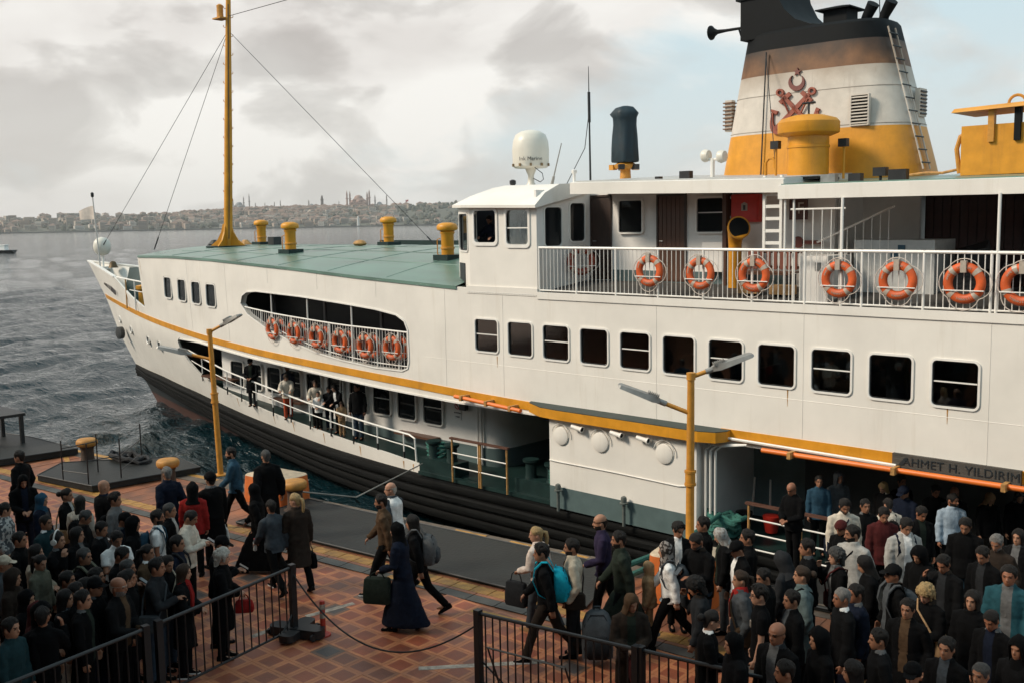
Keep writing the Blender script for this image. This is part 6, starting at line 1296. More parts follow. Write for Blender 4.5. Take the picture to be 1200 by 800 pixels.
part('life_ring_rope', MB().tube([(-11.9, 20.7, 2.6), (-11.95, 20.7, 1.9)], .025, 5).tube([(-11.5, 20.7, 2.6), (-11.5, 20.7, 2.0)], .025, 5).mesh('life_ring_rope'), ROPEW)
part('fire_bucket', MB().lathe([(.14, 0), (.2, .35), (.2, .38), (.1, .4)], (-11.35, 20.5, 1.45), 14).mesh('fire_bucket', 40), REDBOX); part('fire_bucket', MB().lathe([(.14, 0), (.2, .35), (.2, .38), (.1, .4)], (-12.0, 20.4, 1.45), 14).mesh('fire_bucket', 40), BLACK)
# signs on the cabin wall
sg = part('prohibition_sign', MB().box((-22.15, 20.83, 2.72), (-21.85, 20.845, 3.30)).mesh('prohibition_sign'), mat('white sign', (.7, .68, .65), .4)); mb = MB(); torus(mb, .10, .015, 24, 6); so = obj('red_ring', mb.mesh('red_ring'), REDBOX, sg, (-22.0, 20.825, 3.14)); obj('slash', MB().box((-.1, -.01, -.012), (.1, .01, .012)).mesh('slash'), REDBOX, sg, (-22.0, 20.822, 3.14), (0, R(45), 0))
obj('lettering', text_mesh('NO SMOKING', .045, .003), PRINT, sg, (-22, 20.826, 2.92)); obj('lettering', text_mesh('YASAK', .06, .003), PRINT, sg, (-22, 20.826, 2.80))
for x in (-21.1, -20.95): part('pipe', MB().tube([(x, 20.78, 1.5), (x, 20.78, 3.9)], .035, 8).mesh('pipe', True), CREAM)
part('door_closer', MB().box((-21.8, 20.7, 3.05), (-21.55, 20.84, 3.25)).mesh('door_closer'), BLACK)
for x in (-27.65, -27.5): part('pipe', MB().tube([(x, 20.78, 1.8), (x, 20.78, 3.9)], .03, 8).mesh('pipe', True), CREAM)
b = part('deck_bench', MB().box((-36.2, 20.5, 2.75), (-34.0, 20.83, 2.82)).mesh('deck_bench'), WOOD); b2 = part('deck_bench', MB().box((-24.6, 20.5, 2.0), (-22.8, 20.83, 2.07)).mesh('deck_bench'), WOOD); b3 = part('deck_bench', MB().box((-31.5, 20.5, 2.35), (-29.6, 20.83, 2.42)).mesh('deck_bench'), WOOD)
# ================================================================== people: pose templates
def dirv(p, a=0.0): return Vector((math.sin(a) * math.cos(p), math.sin(p) * math.cos(a), -math.cos(p) * math.cos(a)))
#  legs: (thigh pitch, knee bend) for left and right; arms: (pitch, abduction, elbow bend, forearm inward) for left and right
POSES = dict(
    stand=dict(legs=((2, 2), (-2, 2)), arms=((4, 7, 12, 0), (2, 7, 10, 0)), lean=1),
    phone=dict(legs=((3, 4), (-3, 3)), arms=((14, 8, 86, 28), (18, 8, 92, 30)), lean=4),
    clasp=dict(legs=((1, 2), (-2, 2)), arms=((12, 10, 62, 42), (12, 10, 62, 42)), lean=2),
    pocket=dict(legs=((4, 5), (-3, 1)), arms=((-10, 16, 38, 16), (-8, 15, 36, 16)), lean=0),
    behind=dict(legs=((2, 2), (-2, 2)), arms=((-24, 12, 20, 40), (-24, 12, 24, 40)), lean=2),
    walkl=dict(legs=((25, 10), (-20, 22)), arms=((-20, 8, 14, 4), (20, 8, 26, 6)), lean=5),
    walkr=dict(legs=((-22, 24), (24, 8)), arms=((18, 9, 30, 8), (-18, 9, 14, 2)), lean=5),
    cheek=dict(legs=((3, 3), (-3, 3)), arms=((6, 7, 14, 0), (38, 14, 132, 22)), lean=3),
    lean=dict(legs=((-4, 2), (4, 4)), arms=((38, 12, 42, 8), (34, 14, 52, 12)), lean=16),
    bag=dict(legs=((14, 6), (-14, 14)), arms=((8, 9, 60, 20), (-2, 9, 8, 0)), lean=5))
HEADS = dict(f=(0, 4), l=(38, 6), r=(-38, 6), d=(0, 24), L=(20, 16), R=(-20, 16), u=(0, -4))
HP = [(-.05, .046, .045, -.058), (-.02, .046, .062, -.062), (0, .044, .086, -.062), (.025, .055, .097, -.074), (.05, .063, .098, -.085), (.08, .069, .096, -.093), (.11, .073, .092, -.098), (.14, .076, .094, -.101), (.17, .074, .088, -.099), (.197, .063, .068, -.086), (.217, .044, .042, -.062), (.228, .022, .016, -.034), (.231, .006, -.006, -.014)]
def head_at(z):
    zs = [h[0] for h in HP]; return tuple(float(np.interp(z, zs, [h[k] for h in HP])) for k in (1, 2, 3))
def skeleton(pose):
    P = POSES[pose]; J = {}; L = R(P['lean'])
    lows = []
    for s, nm, (tp, kb) in ((-1, 'l', P['legs'][0]), (1, 'r', P['legs'][1])):
        hip = Vector((s * .088, 0, .93)); knee = hip + dirv(R(tp)) * .44; ank = knee + dirv(R(tp - kb)) * .42; J['hip' + nm], J['knee' + nm], J['ank' + nm] = hip, knee, ank; lows.append(ank.z)
    dz = .085 - min(lows)
    for k in J: J[k] = J[k] + Vector((0, 0, dz))
    J['dz'] = dz
    def T(v):                                     # torso lean about the hips
        v = Vector(v); b = v.z - .95; return Vector((v.x, v.y * math.cos(L) + b * math.sin(L), .95 + b * math.cos(L) - v.y * math.sin(L) + dz))
    J['T'] = T
    for s, nm, (sp, ab, eb, inw) in ((-1, 'l', P['arms'][0]), (1, 'r', P['arms'][1])):
        sh = T((s * .176, -.005, 1.385)); el = sh + dirv(R(sp), s * R(ab)) * .285; fd = Matrix.Rotation(R(inw) * s, 3, 'Z') @ dirv(R(sp + eb), s * R(ab) * .4); wr = el + fd * .25
        J['sh' + nm], J['el' + nm], J['wr' + nm], J['fd' + nm] = sh, el, wr, fd
    return J
def tors(T, rows, n=20):
    rings = []
    for z, w_, d_, yo in rows:
        ring = []
        for i in range(n):
            q = 2 * math.pi * i / n; c_, s_ = math.cos(q), math.sin(q); ring.append(T((w_ * math.copysign(abs(c_) ** .85, c_), yo + d_ * math.copysign(abs(s_) ** .9, s_), z)))
        rings.append(ring)
    return rings
def ball(mb, c, r, sx=1, sy=1, sz=1, n=8):
    mb.lathe([(math.sin(math.pi * k / n) * r + 1e-4, -math.cos(math.pi * k / n) * r) for k in range(n + 1)], (0, 0, 0), 10); m_ = 10 * (n + 1)
    for i in range(len(mb.v) - m_, len(mb.v)): x, y, z = mb.v[i]; mb.v[i] = (c[0] + x * sx, c[1] + y * sy, c[2] + z * sz)
def finish(mb, name, vox, dec, smooth=2, wr=0.0, wscale=9.0, keep=None):
    me = bpy.data.meshes.new(name); me.from_pydata(mb.v, [], mb.f); me.update()
    bm = bmesh.new(); bm.from_mesh(me); bmesh.ops.recalc_face_normals(bm, faces=bm.faces); bm.to_mesh(me); bm.free()
    o = bpy.data.objects.new('tmp', me); C.objects.link(o)
    r = o.modifiers.new('r', 'REMESH'); r.mode = 'VOXEL'; r.voxel_size = vox; r.adaptivity = 0
    s = o.modifiers.new('s', 'SMOOTH'); s.iterations = smooth; s.factor = .5
    if dec < 1 and keep is None: d = o.modifiers.new('d', 'DECIMATE'); d.ratio = dec
    dg = bpy.context.evaluated_depsgraph_get(); dg.update(); out_ = bpy.data.meshes.new_from_object(o.evaluated_get(dg)); bpy.data.objects.remove(o); bpy.data.meshes.remove(me); out_.name = name
    if keep is not None:                          # thin out everything but the head and hands
        o = bpy.data.objects.new('tmp', out_); C.objects.link(o); vg = o.vertex_groups.new(name='g')
        vg.add([v.index for v in out_.vertices if not keep(v.co)], 1.0, 'REPLACE'); d = o.modifiers.new('d', 'DECIMATE'); d.ratio = dec; d.vertex_group = 'g'
        dg = bpy.context.evaluated_depsgraph_get(); dg.update(); o2 = bpy.data.meshes.new_from_object(o.evaluated_get(dg)); bpy.data.objects.remove(o); bpy.data.meshes.remove(out_); out_ = o2; out_.name = name
    if wr:
        n = len(out_.vertices); co = np.empty(n * 3); out_.vertices.foreach_get('co', co); no = np.empty(n * 3); out_.vertices.foreach_get('normal', no); co = co.reshape(-1, 3); no = no.reshape(-1, 3)
        d = np.array([noise.noise(Vector((c[0] * wscale * .8, c[1] * wscale * .8, c[2] * wscale * 1.5))) + .6 * noise.noise(Vector((c[0] * wscale * 2 + 5, c[1] * wscale * 2, c[2] * wscale * 3.2))) for c in co])
        co += no * (d * wr)[:, None]; out_.vertices.foreach_set('co', co.ravel()); out_.update()
    smooth_mesh(out_, 180); return out_
BASE = [bpy.data.materials.new('person slot %s' % c) for c in 'abcde']
def slots(me, n, fn):
    for k in range(n): me.materials.append(BASE[k])
    me.polygons.foreach_set('material_index', [fn(p.center) for p in me.polygons]); return me
CACHE = {}
def head_matrix(pose, head):
    J = SK(pose); yaw, pit = HEADS[head]; base = J['T']((0, .005, 1.515)); return Matrix.Translation(base) @ Matrix.Rotation(R(yaw), 4, 'Z') @ Matrix.Rotation(R(-pit), 4, 'X') @ Matrix.Rotation(R(-POSES[pose]['lean'] * .2), 4, 'X')
def SK(pose):
    if ('sk', pose) not in CACHE: CACHE['sk', pose] = skeleton(pose)
    return CACHE['sk', pose]
def body(pose, head):
    k = ('body', pose, head)
    if k in CACHE: return CACHE[k]
    J = SK(pose); T = J['T']; mb = MB()
    mb.loft(tors(T, [(.86, .10, .085, 0), (.93, .15, .105, -.005), (1.0, .145, .10, 0), (1.1, .128, .088, 0), (1.22, .145, .10, .0), (1.34, .160, .105, -.005), (1.40, .14, .085, -.008), (1.44, .10, .068, -.005), (1.48, .055, .055, 0), (1.56, .050, .052, .008)]))
    H = head_matrix(pose, head); rings = []
    for z, w_, f_, b_ in HP:
        ring = []
        for i in range(24):
            q = 2 * math.pi * i / 24; c_, s_ = math.cos(q), math.sin(q); yy = (f_ if s_ > 0 else -b_) ; ring.append(H @ Vector((w_ * math.copysign(abs(c_) ** .9, c_), s_ * yy, z)))
        rings.append(ring)
    mb.loft(rings)
    mb.loft([[H @ Vector(v) for v in r] for r in ([(-.008, .085, .122), (.008, .085, .122), (.006, .100, .122), (-.006, .100, .122)], [(-.013, .085, .09), (.013, .085, .09), (.009, .118, .09), (-.009, .118, .09)], [(-.018, .085, .072), (.018, .085, .072), (.011, .124, .074), (-.011, .124, .074)], [(-.012, .085, .064), (.012, .085, .064), (.006, .108, .064), (-.006, .108, .064)])])
    for zz, w_, yy, hh in ((.134, .046, .088, .008), (.045, .024, .094, .009), (.012, .022, .08, .014)): b2 = MB(); ball(b2, (0, 0, 0), 1, w_, .014, hh); mb.add([H @ (Vector(v) + Vector((0, yy, zz))) for v in b2.v], b2.f)
    for s in (-1, 1): b2 = MB(); ball(b2, (0, 0, 0), 1, .010, .018, .030); mb.add([H @ (Vector(v) + Vector((s * .077, -.012, .095))) for v in b2.v], b2.f)
    for s, nm in ((-1, 'l'), (1, 'r')):
        sh, el, wr, fd = J['sh' + nm], J['el' + nm], J['wr' + nm], J['fd' + nm]; ins = T((s * .06, 0, 1.405)); md_ = T((s * .135, -.003, 1.408))
        mb.tube([ins, md_, sh, sh.lerp(el, .35), el, el.lerp(wr, .3), wr], [.046, .050, .054, .047, .038, .037, .025], 10); mb.tube([wr - fd * .03, wr, wr + fd * .02], [.026, .025, .024], 8)
        side = fd.cross(Vector((0, 0, 1))); side = side.normalized() if side.length > .2 else Vector((0, 1, 0)); pn = side.cross(fd).normalized()
        if abs(fd.z) > .75: side = Vector((0, 1, 0)) - fd * fd.y; side.normalize(); pn = Vector((-s, 0, 0))   # arms down: palms face the thighs
        else: pn = -pn if pn.z > 0 else pn
        mb.loft([[wr + fd * u + side * (w_ * a) + pn * (t_ * b) for a, b in ((-1, -1), (1, -1), (1, 1), (-1, 1))] for u, w_, t_ in ((-.01, .024, .017), (.03, .034, .015), (.085, .040, .012))])
        for j, (off, ln) in enumerate(((-.031, .062), (-.0105, .073), (.0105, .078), (.031, .070))):
            b0 = wr + fd * .078 + side * off; b1 = b0 + (fd * .86 + pn * .5).normalized() * ln * .5; b2_ = b1 + (fd * .45 + pn * .9).normalized() * ln * .5; mb.tube([b0 - fd * .01, b0, b1, b2_], [.0088, .0092, .0085, .007], 6)
        t0 = wr + fd * .02 + side * .028; mb.tube([t0, t0 + (side * .6 + fd * .7 + pn * .4).normalized() * .04, t0 + (side * .25 + fd * .9 + pn * .6).normalized() * .075], [.012, .011, .008], 6)
        hp, kn, an = J['hip' + nm], J['knee' + nm], J['ank' + nm]
        mb.tube([hp + Vector((-s * .02, 0, .04)), hp, hp.lerp(kn, .5), kn, kn.lerp(an, .3), an, an - Vector((0, 0, .03))], [.085, .088, .075, .056, .055, .038, .036], 10); ft = Vector((0, 1, 0)); mb.tube([an + Vector((0, -.04, -.05)), an + Vector((0, .06, -.05)), an + Vector((0, .15, -.06))], [.036, .036, .022], 8)
    Hi = H.inverted(); me = finish(mb, 'body', .0085, .30, 1, keep=lambda c: (Hi @ c).z > .0 and (Hi @ c).y > -.02)
    def cls(c):
        v = Hi @ c; ax_ = abs(v.x)
        if v.y > .03 and -.02 < v.z < .24:
            if .020 < ax_ < .045 and .107 < v.z < .119 and v.y > .065: return 1
            if .016 < ax_ < .050 and .130 < v.z < .140 and v.y > .06: return 2
            if ax_ < .027 and .036 < v.z < .054 and v.y > .08: return 3
        if -.03 < v.z < .066 and v.y > -.005 and ax_ < .09 and v.y > -.2 and v.length < .2: return 4
        return 0
    slots(me, 5, cls); CACHE[k] = me; return me
def hairmesh(style):
    k = ('hair', style)
    if k in CACHE: return CACHE[k]
    rnd = random.Random(style); mb = MB(); NA, NT = 48, 12
    P = dict(short=(.183, .120, .015, .013), crew=(.178, .115, .01, .006), quiff=(.185, .120, .015, .022), long=(.190, -.12, -.15, .014), longtied=(.185, .12, -.02, .010), curly=(.168, .05, -.05, .034), hijab=(.180, -.10, -.14, .018), hood=(.185, -.06, -.10, .034), beanie=(.160, .110, .075, .018), cap=(.150, .118, .08, .016), fringe=(.5, .118, .01, .008), pony=(.185, .12, .0, .012), bun=(.185, .12, .0, .012))[style]
    front, side, back, th = P; rings = []
    def hz(a):                                   # hairline height by azimuth (0 = front)
        a = abs(a); f = [(0, front), (30, front - .002), (46, front - .03), (56, .128), (66, .085 if style in ('short', 'crew', 'quiff') else side), (80, .088 if style in ('short', 'crew', 'quiff') else side), (90, .128), (104, .128 if style in ('short', 'crew', 'quiff') else side), (116, side if style in ('short', 'crew', 'quiff', 'fringe', 'pony', 'bun', 'longtied') else (side + back) / 2), (130, back + .02), (180, back)]
        if style in ('hijab', 'hood', 'long'): f = [(0, front), (34, front - .02), (44, .10), (52, .0), (60, side), (180, back)]
        if style == 'long': f = [(0, front), (25, front - .012), (46, .13), (62, .05), (70, side), (180, back)]
        return interp(a, f)
    for t in np.linspace(0, 1, NT):
        ring = []
        for i in range(NA):
            a = -180 + 360 * i / NA; zh = hz(a) + (.010 * noise.noise(Vector((math.cos(R(a)) * 9, math.sin(R(a)) * 9, 3.3))) if style not in ('hijab', 'hood', 'beanie', 'cap', 'fringe') else 0); top = .240 + th * .9; z = top - (top - zh) * (t ** .75 if style != 'long' else t)
            if style == 'fringe': top = .135 - .01 * math.cos(R(a)); zh = zh if abs(a) > 75 else top - .005; z = top - (top - zh) * t
            w_, f_, b_ = head_at(max(min(z, .2305), .02)); w_ += .005; f_ += .004; b_ -= .005 
            if z > .2: kk = max(0, (top - z) / (top - .2)) ** .42; w0, f0, b0 = head_at(.2); w_, f_, b_ = w0 * kk, f0 * kk, b0 * kk
            if z < .04 and style in ('long', 'hijab', 'hood', 'curly'):
                w0, f0, b0 = head_at(.08); q = min(1, (.04 - z) / .2); fl = .05 if style == 'hijab' else .02; w_, f_, b_ = w0 + fl * q, f0 - .02 * q, b0 - fl * q * .6
            thk = th * ((.65 + .35 * math.sin(math.pi * min(1, t * 1.1))) if style in ('hijab', 'hood', 'beanie', 'cap', 'long', 'curly') else (1 - t ** 3) * .95 - .002)
            if style == 'curly': thk *= .7 + .6 * rnd.random()
            elif style in ('short', 'quiff', 'long', 'crew', 'pony', 'bun', 'longtied'): thk *= 1.0 + (.9 if style in ('short', 'quiff') else .45) * noise.noise(Vector((math.cos(R(a)) * 5, math.sin(R(a)) * 5, t * 5))) + (.5 if style in ('short', 'quiff', 'long') else .25) * noise.noise(Vector((math.cos(R(a)) * 13, math.sin(R(a)) * 13, t * 9 + 4)))
            if style == 'quiff' and abs(a) < 60: thk *= 1.5
            q = R(a); s_, c_ = math.sin(q), math.cos(q); r = Vector((-s_ * (w_ + thk), (f_ if c_ > 0 else -b_) * c_ + c_ * thk, z)); ring.append(r)
        rings.append(ring)
    inner = [Vector((v.x * .80, v.y * .80, v.z + .004)) for v in rings[-1]]; rings.append(inner)
    mb.loft(rings, cap=(style != 'fringe'))
    if style == 'bun': ball(mb, (0, -.145, .12), .05)
    if style == 'pony' or style == 'longtied': mb.tube([(0, -.10, .14), (0, -.15, .12), (0, -.155, .03), (0, -.135, -.08), (0, -.12, -.14)], [.025, .035, .034, .028, .008], 8)
    if style == 'cap':
        mb.loft([[(x, y, z) for x, y, z in ((-.065, .085, .150), (.065, .085, .150), (.055, .165, .138), (0, .185, .136), (-.055, .165, .138))], [(x, y, z + .008) for x, y, z in ((-.065, .085, .150), (.065, .085, .150), (.055, .165, .138), (0, .185, .136), (-.055, .165, .138))]])
    if style in ('hijab', 'hood'):
        mb.loft([[Vector((w_ * math.cos(q), y + d_ * math.sin(q), z)) for q in [2 * math.pi * i / 20 for i in range(20)]] for z, w_, d_, y in ((.012, .055, .06, .02), (-.01, .082, .092, .0), (-.06, .11, .105, -.005), (-.12, .165, .12, -.01), (-.15, .175, .125, -.01))])
    if style == 'curly':
        for k2 in range(46):
            v = Vector((rnd.gauss(0, 1), rnd.gauss(-.25, 1), rnd.gauss(.5, .8))).normalized()
            if v.y > .45 and v.z < .75: continue
            ball(mb, (v.x * .098, -.005 + v.y * .122, .125 + v.z * .12), rnd.uniform(.022, .032), n=5)
    me = mb.mesh('hair', 70); me.materials.append(BASE[0]); CACHE[k] = me; return me
def garment(kind, pose):
    k = (kind, pose)
    if k in CACHE: return CACHE[k]
    J = SK(pose); T = J['T']; dz = J['dz']; mb = MB()
    if kind in ('jacket', 'puffer', 'coat', 'tee', 'dress', 'vest'):
        o = dict(jacket=.024, puffer=.045, coat=.03, tee=.014, dress=.028, vest=.034)[kind]; hem = dict(jacket=.80, puffer=.80, coat=.48, tee=.84, dress=.10, vest=.84)[kind]
        rows = [(.86, .155, .115, 0), (.93, .162, .118, -.003), (1.0, .150, .106, 0), (1.1, .140, .098, 0.002), (1.22, .150, .106, .003), (1.33, .160, .110, -.003), (1.385, .142, .096, -.008), (1.43, .108, .076, -.005), (1.462, .076, .064, 0), (1.485, .060, .058, .004), (1.510, .054, .056, .008)]
        rows = [(z, w_ + o, d_ + o * (1.0 if z < 1.45 else .5), y) for z, w_, d_, y in rows if z > hem]
        rings = tors(T, rows)
        low = []
        if hem < .86:
            kc = (J['kneel'] + J['kneer']) / 2; ac = (J['ankl'] + J['ankr']) / 2; spread = abs(J['kneel'].y - J['kneer'].y) / 2; aspread = abs(J['ankl'].y - J['ankr'].y) / 2
            zz = [z for z in (.80, .62, .48, .3, .1) if z >= hem - .01] or [hem]
            if hem not in zz: zz.append(hem)
            for z in zz:
                f = (.86 - z) / .4; g = min(1, (.86 - z) / .80); cyy = kc.y * min(1, f) * .9 + (ac.y - kc.y) * max(0, g - .5); sp = spread * min(1, f) + max(0, aspread - spread) * max(0, (g - .5) * 2) * .9; sp = sp * 1.05 + (.02 * g if sp > .08 else 0)
                low.append((z, .165 + o + .03 * g * (1.4 if kind == 'dress' else 1), .12 + o + sp * 1.0 + .025 * g, cyy))
            lowr = [[Vector((w_ * math.cos(2 * math.pi * i / 20), yo + d_ * math.sin(2 * math.pi * i / 20), z + dz * .5)) for i in range(20)] for z, w_, d_, yo in low[::-1]]; rings = lowr + rings
        mb.loft(rings)
        if kind != 'vest':
            for s, nm in ((-1, 'l'), (1, 'r')):
                sh, el, wr, fd = J['sh' + nm], J['el' + nm], J['wr' + nm], J['fd' + nm]; ins = T((s * .06, 0, 1.40)); md_ = T((s * .13, -.003, 1.405)); e = o * .75
                if kind == 'tee': mb.tube([ins, md_, sh, sh.lerp(el, .62), sh.lerp(el, .66)], [.05, .056 + e * .5, .062 + e * .5, .062 + e * .5, .058], 12)
                else: mb.tube([ins, md_, sh, sh.lerp(el, .4), el, el.lerp(wr, .4), wr + fd * .012, wr + fd * .018], [.05, .053 + e * .6, .058 + e * .7, .056 + e, .050 + e, .045 + e, .036 + e * .8, .028], 12)
        me = finish(mb, 'top', .016, .55, 1, wr=dict(puffer=.012, tee=.005, dress=.012).get(kind, .0105), wscale=12 if kind == 'puffer' else 9)
        Ti = R(POSES[pose]['lean'])
        def cls(c):
            z = c.z - dz; y = c.y - (z - .95) * math.sin(Ti)
            if y > .02 and abs(c.x) < .05 + .02 * max(0, z - 1.1) and z > .84: return 1
            if z > 1.478 and abs(c.x) < .1: return 2
            if abs(c.x) > .14 and z > 1.0 and abs(abs(c.y - J['shl'].y) ) < .02: return 3
            return 0
        slots(me, 4, cls)
    elif kind == 'trousers':
        mb.loft(tors(lambda v: Vector((v[0], v[1], v[2] + dz)), [(.84, .11, .095, 0), (.90, .158, .118, 0), (1.0, .152, .108, 0), (1.04, .148, .104, 0)]))
        for s, nm in ((-1, 'l'), (1, 'r')):
            hp, kn, an = J['hip' + nm], J['knee' + nm], J['ank' + nm]; mb.tube([hp + Vector((-s * .02, 0, .05)), hp, hp.lerp(kn, .5), kn, kn.lerp(an, .35), an + Vector((0, 0, .01)), an - Vector((0, 0, .02))], [.09, .098, .088, .072, .068, .062, .055], 12)
        me = finish(mb, 'trousers', .016, .55, 1, wr=.006); slots(me, 1, lambda c: 0)
    elif kind in ('shoel', 'shoer'):
        for nm in kind[-1]:
            an = J['ank' + nm]; kn = J['knee' + nm]; d = (an - kn).normalized(); pit = math.atan2(d.y, -d.z); rot = Matrix.Rotation(pit * .7, 3, 'X') if pit < -.15 else Matrix.Identity(3)
            sole = [(-.075, .030), (-.04, .038), (.03, .040), (.10, .046), (.155, .042), (.185, .022)]
            def ring(y, w_, top): return [an + rot @ Vector((x * w_, y, z)) for x, z in ((-1, -.083), (1, -.083), (1.0, -.06), (.75, top), (-.75, top), (-1.0, -.06))]
            mb.loft([ring(y, w_, t_) for (y, w_), t_ in zip(sole, (-.02, .01, .0, -.035, -.045, -.058))])
        me = mb.mesh('shoe', 50); me.materials.append(BASE[0]); me.materials.append(BASE[1])
        idx = []
        for p in me.polygons: idx.append(1 if p.center.z - min(J['ankl'].z, J['ankr'].z) < -.068 else 0)
        me.polygons.foreach_set('material_index', idx)
    CACHE[k] = me; return me
COL = dict(blk=(.003, .003, .0034), blk2=(.005, .005, .0055), navy=(.007, .010, .020), char=(.018, .019, .021), grey=(.10, .10, .10), lgrey=(.32, .31, .29), beige=(.40, .34, .26), cream=(.52, .46, .38), white=(.66, .65, .63), brown=(.07, .042, .024), dbrown=(.024, .017, .013), red=(.24, .016, .014), maroon=(.06, .013, .013), teal=(.016, .06, .075), dteal=(.012, .032, .037), denim=(.022, .055, .085), jean=(.030, .045, .065), dgreen=(.018, .024, .018), olive=(.085, .085, .062), lblue=(.27, .33, .39), gteal=(.085, .115, .115), tan=(.34, .21, .11), orange=(.42, .07, .03), purple=(.024, .018, .04), greybl=(.04, .047, .055), pink=(.55, .46, .40), slate=(.055, .06, .065), hb=(.010, .008, .007), hbr=(.035, .02, .012), hg=(.16, .15, .14), hw=(.45, .42, .37), hbl=(.36, .24, .11), hdg=(.05, .048, .046), ptn=(.22, .19, .17), turq=(.01, .30, .40), blueh=(.02, .06, .10))
SKIN = dict(a=(.33, .165, .10), b=(.27, .125, .072), c=(.24, .10, .055), d=(.38, .20, .13))
def cloth(c):
    return mat('cloth ' + c, COL[c], .95, var=.25, scale=14, bump=.35, bscale=90, spec=.1)
def patt(c1, c2):
    n = 'patterned cloth %s %s' % (c1, c2)
    if n in MATS: return MATS[n]
    m = mat(n, COL[c1], .9, var=.2, scale=9); t = m.node_tree; v = t.nodes.new('ShaderNodeTexVoronoi'); v.inputs['Scale'].default_value = 26; tc_ = t.nodes.new('ShaderNodeTexCoord'); t.links.new(tc_.outputs['Object'], v.inputs['Vector'])
    r = t.nodes.new('ShaderNodeValToRGB'); r.color_ramp.interpolation = 'CONSTANT'; r.color_ramp.elements[0].color = (*COL[c1], 1); r.color_ramp.elements[1].color = (*COL[c2], 1); r.color_ramp.elements[1].position = .55
    s_ = t.nodes.new('ShaderNodeSeparateColor'); t.links.new(v.outputs['Color'], s_.inputs[0]); t.links.new(s_.outputs[0], r.inputs[0]); t.links.new(r.outputs[0], t.nodes['Principled BSDF'].inputs['Base Color']); return m
def skin(c): return mat('skin ' + c, SKIN[c], .55, var=.10, scale=22, spec=.35)
def hairm(c): return mat('hair ' + c, COL[c], .6, var=.45, scale=30, stretch=(3, 3, .6), spec=.25, bump=.8, bscale=70)
EYE = mat('dark eye', (.03, .018, .014), .4); LIP = mat('lips', (.30, .10, .075), .5)  # eyes are one even dark brown
def setm(o, mats):
    for i, m in enumerate(mats):
        if i < len(o.material_slots): o.material_slots[i].link = 'OBJECT'; o.material_slots[i].material = m
DIRS = dict(L=223, R=43, T=313, A=133, TL=268, TR=358, AL=178, AR=88)
PEOPLE = []; TP = {}
